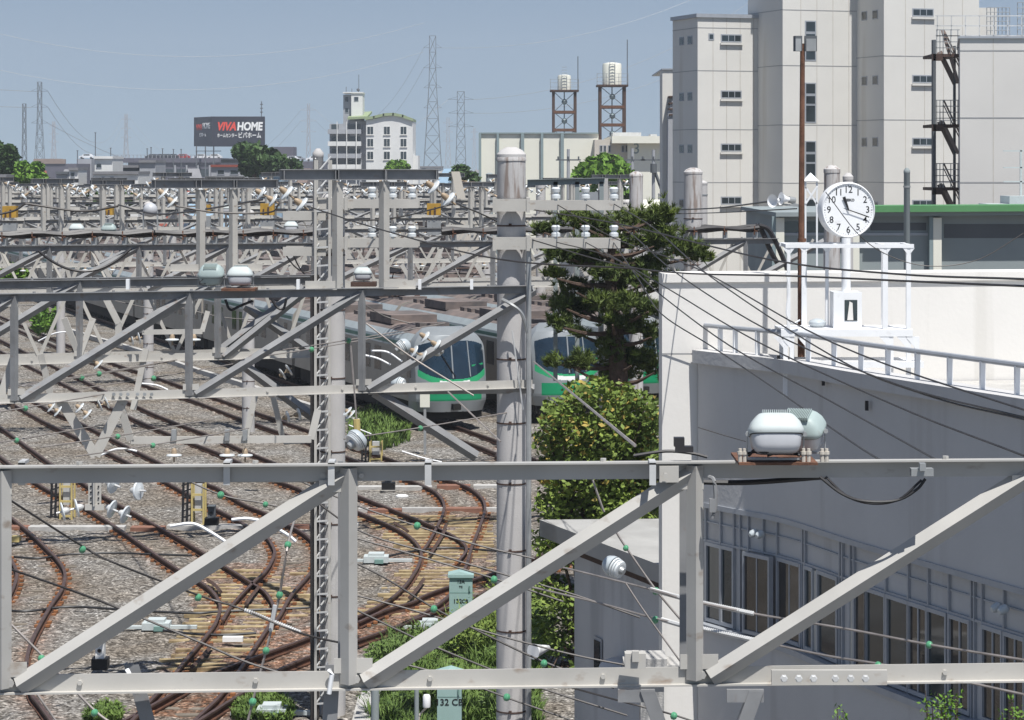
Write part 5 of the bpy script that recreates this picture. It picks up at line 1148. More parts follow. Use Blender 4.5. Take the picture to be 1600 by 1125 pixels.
wbox(ap,X_(645,Y),X_(653,Y),Y+1,Y+10,0,Z_(243,Y),M['wallw'],'side_wing')
m=MB(); [m.tube([(X_(a,Y),Y+5,Z_(145,Y)),(X_(a,Y),Y+5,Z_(y,Y))],.05,4) for a,y in ((538,134),(547,137),(558,115))]; m.sphere((X_(557,Y),Y+5,Z_(139,Y)),.3,8); m.build('antenna',M['greyshelf'],ap)
# billboard
Y=690; bb=thing('billboard','big navy billboard with red and white store lettering on tall legs','billboard',(X_(360,Y),Y,0)); k=Y/F
m=MB(); m.box(X_(331,Y),X_(413.5,Y),Y,Y+1.2,Z_(229,Y),Z_(182,Y)); m.build('front_panel',M['navy'],bb)
m=MB(); a=V((X_(331,Y)-.02,Y,0)); b=V((X_(303,Y+13),Y+13,0)); m.add([(a.x,a.y,Z_(229,Y)),(a.x,a.y,Z_(182,Y)),(b.x,b.y,Z_(182,Y)),(b.x,b.y,Z_(228,Y)),(a.x+.3,a.y+.3,Z_(229,Y)),(a.x+.3,a.y+.3,Z_(182,Y)),(b.x+.5,b.y+.3,Z_(182,Y)),(b.x+.5,b.y+.3,Z_(228,Y))],[(0,1,2,3),(4,5,6,7),(1,2,6,5),(0,3,7,4),(2,3,7,6)]); sp_=m.build('side_panel',M['navy2'],bb)
text('store_name','VIVA',M['red'],bb,3.0,(X_(353.5,Y),Y-.05,Z_(198,Y)),ext=.03,bold=.13,sx=.80,shear=.25); text('store_name','HOME',M['white'],bb,3.0,(X_(390,Y),Y-.05,Z_(198,Y)),ext=.03,bold=.13,sx=.80,shear=.1)
text('store_kana','ホームセンター',M['white'],bb,1.25,(X_(355,Y),Y-.05,Z_(212,Y)),ext=.02,bold=.02,sx=.62); text('store_kana','ビバホーム',M['white'],bb,1.75,(X_(390,Y),Y-.05,Z_(212,Y)),ext=.02,bold=.03,sx=.72)
mid=(a+b)/2; ang=math.atan2(a.y-b.y,a.x-b.x); nf=V((math.sin(ang),-math.cos(ang),0))
nf=nf if nf.y<0 else -nf
for s,mt,tt,zz,sz in ((-.23,M['red'],'VIVA',199,2.2),(.24,M['white'],'HOME',197,2.2),(0,M['white'],'ビバホーム',211,1.1)):
    p=mid+(a-b)*s*.86+nf*.06; text('side_store_name',tt,mt,bb,sz,(p.x,p.y,Z_(zz,Y+4)),(R(90),0,ang),ext=.03,bold=.04,sx=.95)
for x in (306,320,333): wbox(bb,X_(x-.7,Y),X_(x+.9,Y),Y+1,Y+1.5,0,Z_(228,Y),M['greyshelf'],'billboard_leg')
m=MB(); m.box(X_(305,Y),X_(345,Y),Y+.8,Y+1.0,Z_(236,Y)-.1,Z_(236,Y)+.1); m.build('cross_bar',M['greyshelf'],bb)
m=MB(); m.tube([(X_(408,Y),Y+1,Z_(182,Y)),(X_(408,Y),Y+1,Z_(158,Y))],.12,5); [m.box(X_(408,Y)-.35,X_(408,Y)+.35,Y+.8,Y+1.2,Z_(y,Y)-.15,Z_(y,Y)+.15) for y in (163,169,175)]; m.build('mast',M['greyshelf'],bb)
# parking deck
Y=700; pd=thing('parking_deck','long grey purple parking building with a roof car park, far left','parking building',(X_(260,Y),Y,0))
wbox(pd,X_(200,Y),X_(345,Y),Y,Y+60,0,Z_(254,Y),M['wallp'],'wall'); wbox(pd,X_(176,Y),X_(345,Y),Y-.5,Y+60,Z_(254,Y),Z_(247,Y),M['wallp'],'parapet')
wbox(pd,X_(75,Y),X_(139,Y),Y-20,Y+40,0,Z_(256,Y),M['wallp'],'wing'); wbox(pd,X_(75,Y),X_(118,Y),Y-20.2,Y-20.01,Z_(251,Y),Z_(248.5,Y),M['wallbr'],'parapet')
wbox(pd,X_(74,Y),X_(122,Y),Y-20.3,Y-19,Z_(256,Y),Z_(249,Y),M['wallbr'],'parapet')
for i in range(6): 
    a=240+i*18; m=MB(); m.box(X_(a,Y),X_(a+14,Y),Y-.02,Y-.005,Z_(276,Y),Z_(264,Y)); m.build('deck_opening',M['glass'],pd); wbox(pd,X_(a+14.5,Y),X_(a+17,Y),Y-.3,Y-.003,0,Z_(258,Y),M['wallg'],'column')
m=MB(); [m.box(X_(a,Y),X_(a,Y)+.15,Y-.4,Y-.2,Z_(247,Y),Z_(242,Y)) for a in range(178,345,6)]; m.box(X_(176,Y),X_(345,Y),Y-.4,Y-.3,Z_(242.5,Y),Z_(242,Y)); m.build('deck_fence',M['wallg'],pd)
wbox(pd,X_(380,Y),X_(500,Y),Y,Y+60,0,Z_(252,Y),M['wallp'],'wall'); wbox(pd,X_(418,Y),X_(454,Y),Y+10,Y+20,Z_(252,Y),Z_(229,Y),M['wallp'],'lift_house'); 
# cars on the deck
def car(loc,mt,lab,rz=0,grp='cars on the rooftop car park'):
    r=thing('parked_car',lab,'car',(0,0,0),grp); m=MB(); L=4.3
    prof=[(-2.15,.35),(-2.1,.8),(-1.3,.95),(-.8,1.42),(.9,1.45),(1.6,.98),(2.1,.85),(2.15,.35)]
    n=len(prof); vs=[(x,-.8,z) for x,z in prof]+[(x,.8,z) for x,z in prof]; m.add(vs,[tuple(range(n))[::-1],tuple(range(n,2*n))]+[(i,i+1,n+i+1,n+i) for i in range(n-1)]+[(n-1,0,n,2*n-1)]); m.build('body',mt,r)
    m=MB(); m.box(-.75,.95,-.81,.81,.97,1.33); m.build('side_windows',M['glass'],r)
    for x in (-1.35,1.35):
        for y in (-.82,.66): m=MB(); m.lathe((x,y,.32),[(.32,0),(.32,.16)],(0,1,0),12); m.build('wheel',M['dark'],r)
    r.location=loc; r.rotation_euler.z=rz; return r
zd=Z_(249,Y)
for px,c,l,y in ((134,'carw','white car alone on the left ramp of the car park',12),(237,'card','dark car first in the row on the roof deck',3),(247,'card','dark car beside the red one\'s row, second on the deck',5),(257,'card','dark blue car third along the roof deck',4),(268,'card','dark car fourth along the roof deck',3),(284,'carr','red car on the roof deck left of the billboard legs',3),(312,'carw','white car between the billboard legs',2),(334,'carw','white car right of the billboard legs',2),(455,'carw','white car just right of the round green tree',2),(464,'cars','silver car behind the white one right of the green tree',14),(489,'carw','white car left of the apartment block',3)):
    Yc=Y+y; 
    if px<200: zc=Z_(248.5,Yc); wbox(pd,X_(118,Y),X_(141,Y),Y+2,Y+30,0,zc,M['wallg'],'ramp')
    else: zc=Z_(254,Y)+.02 if 200<px<345 else Z_(252,Y)+.02
    car((X_(px,Yc),Yc+2,zc+ (.9 if 200<px<345 else 0)),M[c],l,rz=random.choice((0,.12,-.1)))
wbox(pd,X_(200,Y),X_(345,Y),Y+.5,Y+59,Z_(254,Y)+.01,Z_(254,Y)+.9,M['asphalt'],'deck')
# near town buildings
def bld(lab,x0,x1,y0,Y,mt,roof=None,dep=10,cat='building',wins=(),name='town_building'):
    r=thing(name,lab,cat,(X_((x0+x1)/2,Y),Y,0)); zt=Z_(y0,Y); wbox(r,X_(x0,Y),X_(x1,Y),Y,Y+dep,0,zt,M[mt]); wbox(r,X_(x0-.7,Y),X_(x1+.7,Y),Y-.3,Y+dep+.2,zt,zt+.3,M[roof or 'alu'],'roof')
    for a,b,c,d in wins: win(r,X_(a,Y),X_(b,Y),Z_(d,Y),Z_(c,Y),Y,sill=False)
    return r
bld('small white box building with a sloping top, standing on the long white low one',148,176,248,300,'wallw','wallw',8,wins=((151,158,256,262),))
bld('long low white building in front of the parking deck',146,216,272,290,'wallw','roofg',9,wins=((159,163,277,283),(173,177,277,283)))
bld('plain grey block right of the white box building',218,243,254,310,'wallg','roofg',9)
bld('dark grey canopy building behind the white box',176,216,262,312,'greyshelf','roofg',9,wins=((180,190,266,271),))
bld('white kiosk among machines left of the white box building',108,122,266,290,'wallw','roofg',6,wins=((111,116,270,276),))
bld('grey machine house below the red parapet',88,106,272,300,'wallg','greyshelf',6)
bld('grey slab under the billboard with a red roof strip',330,405,261,330,'wallg','roofr',12,wins=((340,350,266,272),(360,372,266,272)))
bld('blue panelled building between billboard and apartment block',405,440,272,300,'roofb','roofg',10)
bld('pale box building right of the apartment block',655,690,262,520,'wallw','roofg',12,wins=((660,665,264,267),))
bld('low beige building at the left edge of the yard',-30,10,278,240,'wallb','roofg',9,wins=((2,7,284,290),))
bld('blue grey building at the right of the I beam',706,748,290,230,'wallb','roofbr',10,wins=((712,720,296,302),))
def house(lab,px,yr,w,Y,wm,rm,rz=0):
    r=thing('house',lab,'house',(0,0,0),'houses beyond the yard'); zr=Z_(yr,Y); h=zr*.62; k=w*Y/F/2
    m=MB(); m.box(-k,k,-4,4,0,h); m.build('wall',M[wm],r)
    m=MB(); v=[(-k-.4,-4.5,h),(k+.4,-4.5,h),(k+.4,4.5,h),(-k-.4,4.5,h),(-k-.4,0,zr),(k+.4,0,zr)]; m.add(v,[(0,1,5,4),(2,3,4,5),(0,4,3),(1,2,5),(0,3,2,1)]); m.build('roof',M[rm],r)
    for a in (-.5,.35): m=MB(); m.box(a*k,a*k+1.6,-4.08,-4.01,h*.45,h*.75); f=m.build('window',M['whitep'],r); m=MB(); m.box(a*k+.1,a*k+1.5,-4.1,-4.085,h*.48,h*.72); m.build('pane',M['glass'],f)
    r.location=(X_(px,Y),Y,0); r.rotation_euler.z=rz; return r
house('wide house with a pale blue roof behind the twin uprights',335,303,70,205,'wallb','roofb',.2)
house('house with a brown roof right of the I beam end',735,288,44,240,'wallbr','roofbr',.1)
house('dark gabled house left of the brown roofed one',690,292,30,235,'roofbr','greyshelf',.5)
house('house with a red brown roof next to the blue roofed one',300,298,26,225,'wallw','roofr',-.3)
house('low house with a dark gable behind the crossarms, left of the concrete pole',930,300,60,190,'wallw','greyshelf',.3)
house('long pale hall roof just left of the towers',1010,312,90,185,'wallw','cream',.1)
rr=random.Random(5)
cols_=[('wallb','roofg','beige'),('wallw','roofbr','white'),('wallg','roofg','grey'),('wallw','roofb','white blue roofed'),('wallb','roofr','beige red roofed')]
for i,px in enumerate((16,60,104,226,300,470,655,705,752)):
    c=cols_[rr.randrange(5)]; Yh=rr.uniform(420,640)
    house('tiny %s house on the skyline, %s'%(c[2],['under the dark evergreen at far left','under the round lighter tree','left of the white box building','right of the grey block','below the billboard legs','left of the apartment block','right of the apartment block','under the tallest pylon','at the corner of the cream warehouse'][i]),px+rr.uniform(-8,8),rr.uniform(262.8,267),rr.uniform(12,22),Yh,c[0],c[1],rr.uniform(-.5,.5))
# ---------------------------------------------------------------- pylons
def pylon(px,ytop,wb_,Y,lab,arms=3,w=None,base=262,tw=None,mt='wallg'):
    r=thing('power_pylon',lab,'pylon',(X_(px,Y),Y,0),'power pylons on the skyline'); X=X_(px,Y); zt=Z_(ytop,Y); k=Y/F; b=wb_*k/2; tpw=(tw or wb_*.28)*k/2; th=max(.08,.62*k)
    def hw(z): 
        f=z/zt; return b+(tpw-b)*min(1,f*1.35)**.85
    m=MB(); N=9; zs=[zt*(i/N)**.95 for i in range(N+1)]
    for sx in (-1,1):
        for sy in (-1,1):
            for i in range(N): m.bar((X+sx*hw(zs[i]),Y+sy*hw(zs[i]),zs[i]),(X+sx*hw(zs[i+1]),Y+sy*hw(zs[i+1]),zs[i+1]),th,th,(0,1,0))
    m.build('legs',M[mt],r); m=MB()
    for i in range(N):
        a,c=hw(zs[i]),hw(zs[i+1])
        for sy in (-1,1): m.bar((X-a,Y+sy*a,zs[i]),(X+c,Y+sy*c,zs[i+1]),th*.7,th*.7,(0,1,0)); m.bar((X+a,Y+sy*a,zs[i]),(X-c,Y+sy*c,zs[i+1]),th*.7,th*.7,(0,1,0)); m.bar((X-c,Y+sy*c,zs[i+1]),(X+c,Y+sy*c,zs[i+1]),th*.6,th*.6)
    m.build('bracing',M[mt],r)
    aw=(w or wb_*.8)*k
    for i in range(arms):
        z=zt*(.995-i*.17) if i else zt*.97
        z=zt-(zt*.13)*(i+ .6)
        for s in (-1,1): m=MB(); m.bar((X+s*tpw*.8,Y,z),(X+s*aw,Y,z+.1),th,th*.8); m.bar((X+s*tpw*.8,Y,z+zt*.03),(X+s*aw,Y,z+.1),th*.6,th*.6); m.build('cross_arm',M[mt],r)
    return [(X+s*aw,Y,zt-(zt*.13)*(i+.6)) for i in range(arms) for s in (-1,1)]
A1=pylon(62,128,22,700,'nearest skyline pylon at the far left, beside the slim mast',3,13,mt='greyshelf')
A0=pylon(38,162,11,650,'slim lattice mast left of the nearest far left pylon',0,5,tw=5,mt='greyshelf')
A2=pylon(197,178,13,1500,'faint small pylon between the left pylons and the billboard',3,8)
A3=pylon(482,162,12,1300,'faint pylon between the billboard and the apartment block',3,12)
A4=pylon(676,56,34,1150,'tallest pale pylon right of the apartment block',4,14,tw=10,mt='greyshelf')
A5=pylon(720,143,20,900,'medium pylon right of the tallest pale one',3,20,tw=11,mt='greyshelf')
A6=pylon(700,184,14,1300,'faint pylon between the tallest and the medium one',3,8)
A7=pylon(741,200,10,1700,'very faint pylon left of the cream warehouse',2,6); A8=pylon(84,190,13,1700,'very faint pylon just right of the nearest left one',3,8)
for i,(a,b,sg,lab) in enumerate(((A1[1],A2[0],14,'power line from the left pylon towards the faint one, upper'),(A1[3],A2[2],14,'power line from the left pylon towards the faint one, lower'),(A2[1],A3[0],30,'power line sagging behind the billboard, upper'),(A2[3],A3[2],30,'power line sagging behind the billboard, lower'),
     (A3[1],A4[0],20,'power line from the faint pylon up to the tallest pylon, upper'),(A3[3],A4[2],20,'power line from the faint pylon up to the tallest pylon, lower'),(A5[1],(120,1100,95),12,'power line leaving the medium pylon to the right, upper'),(A5[3],(120,1100,80),12,'power line leaving the medium pylon to the right, lower'),
     (A4[1],(140,1250,120),14,'highest thin power line right of the tallest pylon'),(A1[0],(-300,760,60),5,'power line leaving the left pylon out of the photo, upper'),(A1[2],(-300,760,50),5,'power line leaving the left pylon out of the photo, lower'),
     ((-300,1100,95),(A4[0][0],1150,75),25,'long faint power line crossing the sky from the left'),((-300,1100,78),(A4[2][0],1150,62),25,'second long faint power line crossing the sky from the left'),(A5[0],A1[5] if len(A1)>5 else A1[1],22,'power line between the medium pylon and the far left one'))):
    m=MB(); m.tube(sagl(a,b,sg,18),.07,4); tag(m.build('power_line',M['galv']),lab,'power line',None)
for i,(px,y) in enumerate(((121,236),(149,208),(173,232),(230,233),(236,231),(254,233),(271,234),(283,234))):
    m=MB(); m.tube([(X_(px,690),690,0),(X_(px,690),690,Z_(y,690))],.12,4); m.cb((X_(px,690),690,Z_(y,690)),.5,.2,.2); tag(m.build('light_mast',M['greyshelf']),'thin skyline mast, %s'%['left of the white car ramp','tallest, above the white box building','above the grey canopy building','first of the close pair over the row of dark cars','second of the close pair over the row of dark cars','third over the row of dark cars','fourth, right over the dark cars','just left of the red car'][i],'light mast')
# ---------------------------------------------------------------- vegetation
def leaves(m,centers,n,size,rr,flat=.7,elong=1.6):
    """many small leaf quads spread through ellipsoid clumps"""
    tot=sum(c[1][0]*c[1][1]*c[1][2] for c in centers)**1.0; B=len(m.v); vs=[]; 
    for c,r in centers:
        k=max(8,int(n*(r[0]*r[1]*r[2])/tot))
        for _ in range(k):
            d=V((rr.gauss(0,1),rr.gauss(0,1),rr.gauss(0,1))).normalized(); q=rr.random()**.33*(.55+.45*rr.random())**.2
            if rr.random()<.08: q*=1.18
            p=V(c)+V((d.x*r[0],d.y*r[1],d.z*r[2]))*q
            u=V((rr.gauss(0,1),rr.gauss(0,1),rr.gauss(0,1)*flat)).normalized(); w=u.cross(V((rr.gauss(0,1),rr.gauss(0,1),rr.gauss(0,1)))).normalized(); s=size*rr.uniform(.6,1.3)
            b=len(m.v); m.v+=[tuple(p-u*s*elong/2),tuple(p+w*s/2),tuple(p+u*s*elong/2),tuple(p-w*s/2)]; m.face((b,b+1,b+2,b+3))
def tree(lab,px,ybase,ytop,w,Y,mt,size=None,n=5000,seed=1,rows=None,group=None,name='tree',trunk=True,cl=16):
    rr=random.Random(seed); x=X_(px,Y); zt=Z_(ytop,Y); zb=max(0,Z_(ybase,Y)); k=w*Y/F/2
    r=thing(name,lab,'tree',(x,Y,0),group); H=zt-zb
    if trunk:
        m=MB(); m.tube(crom([(x,Y,0),(x+.1*k,Y,zb+.2*H),(x-.05*k,Y,zb+.55*H),(x,Y,zb+.85*H)],3),[.09*k]*3+[.07*k]*3+[.05*k]*3+[.02*k],7); 
        for i in range(6): a=i*1.1; zz=zb+H*(.25+.09*i); m.tube([(x,Y,zz),(x+math.cos(a)*k*.55,Y+math.sin(a)*k*.55,zz+.18*H)],[.035*k,.012*k],5)
        m.build('trunk',M['bark'],r)
    cs=[]
    for i in range(cl):
        t=rr.random(); a=rr.random()*6.28; rad=k*math.sin(math.pi*(.18+.72*t))**.8*rr.uniform(.3,.85)
        s=k*rr.uniform(.25,.46); cs.append(((x+math.cos(a)*rad,Y+math.sin(a)*rad,zb+H*(.14+.74*t)),(s,s,s*.8)))
    m=MB(); leaves(m,cs,n,size or .05*k,rr); m.build('crown',M[mt],r); return r
tree('dark conical evergreen at the far left edge of the skyline',4,292,218,50,250,'tree',.5,3500,3)
tree('rounder lighter tree right of the dark evergreen at the left edge',48,290,256,58,245,'treeb',.4,3000,4)
tree('small yellow green shrub top left of the white low building',62,292,272,40,220,'treeb',.35,1200,41)
tree('broad dark green tree under the billboard edge',393,268,226,88,300,'tree',.55,5000,5)
tree('lower dark shoulder tree right of the broad one',440,272,245,60,305,'tree',.5,2500,6)
tree('yellowish tree just before the apartment block',620,272,253,46,330,'treeb',.45,1600,7)
tree('dark tree left of the cream warehouse',726,292,263,58,250,'tree',.45,3000,8)
tree('bright green tree in front of the cream halls',942,318,240,96,215,'treeb',.55,9000,9,cl=34)
tree('dark shrub behind the globe lamp uprights',200,318,300,44,170,'tree',.3,1500,10)
tree('dark shrub left of the globe lamp',140,316,300,30,170,'tree',.3,1000,12)
tree('green bush low behind the third gantry at left edge',20,440,420,70,105,'treeb',.2,1500,13,name='bush')
tree('green shrub in the dark gap beside the long train, upper left',75,515,480,75,150,'treeb',.22,1500,14,name='bush')
# pine
rr=random.Random(21); Yp=58.; px0=965
pt=thing('pine_tree','tall dark pine with layered needle pads between the big pole and the white wall','pine tree',(X_(px0,Yp),Yp,0))
m=MB(); tr=crom([V((X_(a,Yp),Yp,Z_(y,Yp))) for a,y in ((985,955),(978,760),(968,600),(962,520),(955,460),(955,400),(965,345))],4); n_=len(tr); m.tube(tr,[.26*(1-i/n_)**.8+.03 for i in range(n_)],9); m.build('trunk',M['bark'],pt)
pads=[(905,345,52,16),(955,372,40,14),(1000,345,55,18),(1035,335,34,22),(1020,380,50,15),(1068,388,40,15),(1090,400,26,10),(875,395,36,15),(915,405,42,16),(870,430,26,10),(900,450,34,15),(885,478,40,18),(912,482,38,18),(880,505,34,14),(905,520,20,8),(960,455,36,18),(1000,440,40,22),(1010,480,36,18),(975,470,34,15),(1045,445,30,26),(1018,415,36,14),(945,425,34,12),(955,500,24,16),(955,545,36,26),(990,560,44,18),(965,585,44,18),(912,560,20,15),(898,572,20,11),(1020,575,22,18),(860,565,18,11),(1015,520,20,22),(1045,500,14,26),(935,350,40,12),(850,360,26,9),(970,420,50,26),(985,505,30,16),(935,470,30,14),(925,380,40,12),(1030,365,40,14),(985,565,40,18)]
m=MB()
for i,(a,y,w_,h_) in enumerate(pads):
    d=rr.uniform(-.9,.9); tgt=V((X_(a,Yp),Yp+d,Z_(y+4,Yp))); st=min(tr,key=lambda q:abs(q.z-(tgt.z-.25))); m.tube(crom([st,st.lerp(tgt,.5)+V((0,0,-.08)),tgt],3),[.07,.06,.055,.05,.04,.03,.02],5)
m.build('limbs',M['bark'],pt)
m=MB(); ml=MB()
for i,(a,y,w_,h_) in enumerate(pads):
    d=rr.uniform(-.8,.8); c=V((X_(a,Yp),Yp+d,Z_(y,Yp))); rx=w_*Yp/F*.68; rz=h_*Yp/F*.95
    for j in range(int(115*rx*2/.9)):
        q=V((rr.gauss(0,.5)*rx,rr.gauss(0,.5)*rx,rr.gauss(0,.42)*rz)); b0=c+q
        tgtm=ml if (rr.random()<.16 and q.z>0) else m
        up=V((rr.gauss(0,.5),rr.gauss(0,.5),.75)).normalized()
        for _ in range(20):
            dd=(up+V((rr.gauss(0,.62),rr.gauss(0,.62),rr.gauss(0,.5)))).normalized(); L=rr.uniform(.12,.22); s=dd.cross(V((rr.gauss(0,1),rr.gauss(0,1),rr.gauss(0,1)))).normalized()*.017
            b=len(tgtm.v); tgtm.v+=[tuple(b0-s),tuple(b0+s),tuple(b0+dd*L)]; tgtm.face((b,b+1,b+2))
m.build('needles',M['pine'],pt); ml.build('young_needles',M['pinel'],pt)
# bush in front of the pine
rr=random.Random(31); Yb=50.
bs=thing('bush','large bush with green and orange tipped leaves below the pine, beside the big pole','bush',(X_(935,Yb),Yb,0))
m=MB(); mo=MB(); ms=MB(); cs=[]
outl=[(870,650,30),(900,622,26),(935,615,30),(975,628,30),(1005,640,30),(1020,665,26),(860,690,30),(900,680,44),(945,680,48),(990,690,46),(1022,710,34),(880,740,42),(930,740,50),(985,750,50),(1020,770,34),(870,790,38),(915,800,46),(965,800,48),(1010,810,36),(855,850,28),(885,860,38),(930,870,40),(850,905,24),(870,935,32),(850,990,26),(870,1010,32),(905,960,40),(852,1060,26),(880,1085,34),(850,1110,24),(920,1060,40)]
for a,y,w_ in outl:
    for dd in (0,.8): cs.append(((X_(a,Yb),Yb+dd*1.2+rr.uniform(-.3,.3),Z_(y,Yb)),(w_*Yb/F,w_*Yb/F,w_*Yb/F*.9)))
for c,r in cs: ms.tube([(X_(925,Yb),Yb+.5,0),V(c).lerp(V((X_(925,Yb),Yb+.5,1)),.4)+V((0,0,.2)),c],[.05,.03,.012],4)
ms.build('stems',M['bark'],bs); leaves(m,cs,21000,.075,rr,elong=1.8); m.build('green_leaves',M['bush'],bs)
top=[c for c in cs if c[0][2]>3.6]; leaves(mo,[(c,(r[0]*1.05,r[1]*1.05,r[2]*1.05)) for c,r in top],1200,.08,rr,elong=1.8); mo.build('orange_leaves',M['busho'],bs)
# weeds and grass
def weeds(lab,pxs,n,h,mt,seed,name='weeds',broad=.5,bw=.012):
    rr=random.Random(seed); m=MB(); poly=[tuple(G(a,b))[:2] for a,b in pxs]; P_=np.array(poly); lo,hi=P_.min(0),P_.max(0); k=0
    cl=[(rr.uniform(lo[0],hi[0]),rr.uniform(lo[1],hi[1]),rr.uniform(.3,1.)) for _ in range(60)]
    while k<n:
        x,y=rr.uniform(lo[0],hi[0]),rr.uniform(lo[1],hi[1])
        if not inpoly(np.array([[x,y]]),poly)[0]: continue
        k+=1; g_=max([1-((x-a)**2+(y-b)**2)**.5/(.9*s) for a,b,s in cl]+[0]); hh=h*(.35+.9*g_)*rr.uniform(.6,1.2)
        if rr.random()<broad:
            for _ in range(5):
                p=V((x+rr.gauss(0,.06),y+rr.gauss(0,.06),hh*rr.uniform(.3,1))); u=V((rr.gauss(0,1),rr.gauss(0,1),.3)).normalized(); w_=u.cross(V((0,rr.gauss(0,.5),1))).normalized(); s=rr.uniform(.035,.075); b=len(m.v); m.v+=[tuple(p-u*s),tuple(p+w_*s*.55),tuple(p+u*s),tuple(p-w_*s*.55)]; m.face((b,b+1,b+2,b+3))
        else:
            for _ in range(4):
                a=rr.random()*6.28; t=V((math.cos(a),math.sin(a),0)); s=V((-t.y,t.x,0))*bw; p=V((x,y,0)); q=p+t*hh*.25+UP*hh*.7; e=p+t*hh*.6+UP*hh
                b=len(m.v); m.v+=[tuple(p-s),tuple(p+s),tuple(q+s*.8),tuple(q-s*.8),tuple(e)]; m.face((b,b+1,b+2,b+3)); m.face((b+3,b+2,b+4))
    o=m.build(name,M[mt],kind='stuff'); return o
weeds('w',[(575,1020),(620,1000),(690,985),(740,965),(790,960),(840,950),(845,1180),(560,1180)],4600,.42,'weed',1)
weeds('g',[(590,1070),(840,1010),(845,1190),(560,1190)],2500,.5,'grass',2,'grass',.1)
weeds('g2',[(700,990),(840,935),(860,1000),(845,1040),(700,1030)],1600,.7,'bush',3,'weeds',.8)
weeds('g3',[(370,1100),(400,1092),(440,1092),(460,1110),(455,1130),(360,1130)],900,.16,'grass',4,'grass',.05)
weeds('g4',[(140,1112),(165,1103),(190,1110),(190,1130),(130,1130)],400,.14,'grass',5,'grass',.05)
weeds('g5',[(545,655),(600,650),(635,660),(640,690),(600,705),(545,690)],1100,.5,'grass',6,'grass',.05,.02)
weeds('g6',[(1030,1120),(1600,1120),(1600,1400),(1000,1400)],600,.5,'weed',7,'weeds',.6)
# shrubs in front of the white building, bottom right
for px,y,w_,Y_,lab in ((1475,1082,70,27.,'leafy shrub top in front of the white building, bottom edge'),(1590,1098,46,26.5,'leafy shrub top at the bottom right corner'),(1313,1108,10,27,'single leafy shoot left of the shrubs at the bottom edge')):
    rr=random.Random(int(px)); s_=thing('shrub',lab,'shrub',(X_(px,Y_),Y_,0)); m=MB(); mt=MB(); k=w_*Y_/F/2
    for i in range(max(3,int(w_/5))):
        a=X_(px,Y_)+rr.uniform(-k,k); zt=Z_(y+rr.uniform(-8,26),Y_); top=V((a,Y_+rr.uniform(-.2,.2),zt)); mt.tube([(X_(px,Y_),Y_,0),(a*.5+X_(px,Y_)*.5,Y_,zt*.6),top],[.02,.012,.004],4)
        for _ in range(46):
            p=top.lerp(V((X_(px,Y_),Y_,zt*.6)),rr.random()*.35)+V((rr.gauss(0,.03),rr.gauss(0,.03),rr.gauss(0,.02))); u=V((rr.gauss(0,1),rr.gauss(0,1),rr.gauss(.3,.6))).normalized(); w2=u.cross(V((rr.gauss(0,1),rr.gauss(0,1),1))).normalized(); s=rr.uniform(.018,.035); b=len(m.v); m.v+=[tuple(p),tuple(p+u*s+w2*s*.45),tuple(p+u*s*2),tuple(p+u*s-w2*s*.45)]; m.face((b,b+1,b+2,b+3))
    m.build('leaves',M['treeb'],s_); mt.build('stems',M['bark'],s_)
# ---------------------------------------------------------------- yard equipment
def cabinet(lab,px,yt,yb,w,Y,writing,ts):
    r=thing('trackside_cabinet',lab,'cabinet',(X_(px,Y),Y,0)); k=Y/F; X=X_(px,Y); hw=w*k/2; zt=Z_(yt,Y)
    m=MB(); m.box(X-hw,X+hw,Y,Y+.4,0.05,zt-.12); o=m.build('cabinet_box',M['minth'],r)
    m=MB(); v=[(X-hw-.03,Y-.04,zt-.13),(X+hw+.03,Y-.04,zt-.13),(X+hw+.03,Y+.44,zt-.13),(X-hw-.03,Y+.44,zt-.13),(X-hw-.03,Y-.04,zt-.07),(X+hw+.03,Y-.04,zt-.07),(X+hw+.03,Y+.44,zt-.07),(X-hw-.03,Y+.44,zt-.07),(X-hw*.1,Y-.02,zt),(X+hw*.1,Y+.42,zt)]
    m.add(v,[(0,1,5,4),(1,2,6,5),(2,3,7,6),(3,0,4,7),(4,5,8),(5,6,9,8),(6,7,9),(7,4,8,9),(0,3,2,1)]); m.build('cabinet_lid',M['minth'],r)
    m=MB(); m.box(X-hw+.01,X+hw-.01,Y-.004,Y-.001,zt-.46,zt-.45); m.box(X-.01,X-.004,Y-.004,Y-.001,.1,zt-.46) if 0 else None; m.build('door_seam',M['mintd'],r)
    m=MB(); m.box(X+hw*.7,X+hw*.82,Y-.03,Y-.001,zt-.42,zt-.3); m.build('door_handle',M['mintd'],r)
    for (s_,dx,dz,sz) in writing: text('cabinet_marking',s_,M['mintd'] if 0 else M['black'],r,sz,(X+dx,Y-.006,zt-dz),ext=.001,bold=.002)
    m=MB(); m.box(X-hw-.08,X+hw+.08,Y-.08,Y+.48,-.02,.06); m.build('plinth',M['kerb'],r)
cabinet('mint green trackside cabinet standing at the turnout, its foot in the weeds',720,893,985,36,55.,(('13A',0,.22,.10),('TC',0,.33,.06),('132',-.07,.64,.13),('CB',.09,.64,.11)),1)
cabinet('mint green trackside cabinet at the bottom edge, marked 132 CB',702,1047,1180,38,43.5,(('132 CB',0,.55,.155),),1)
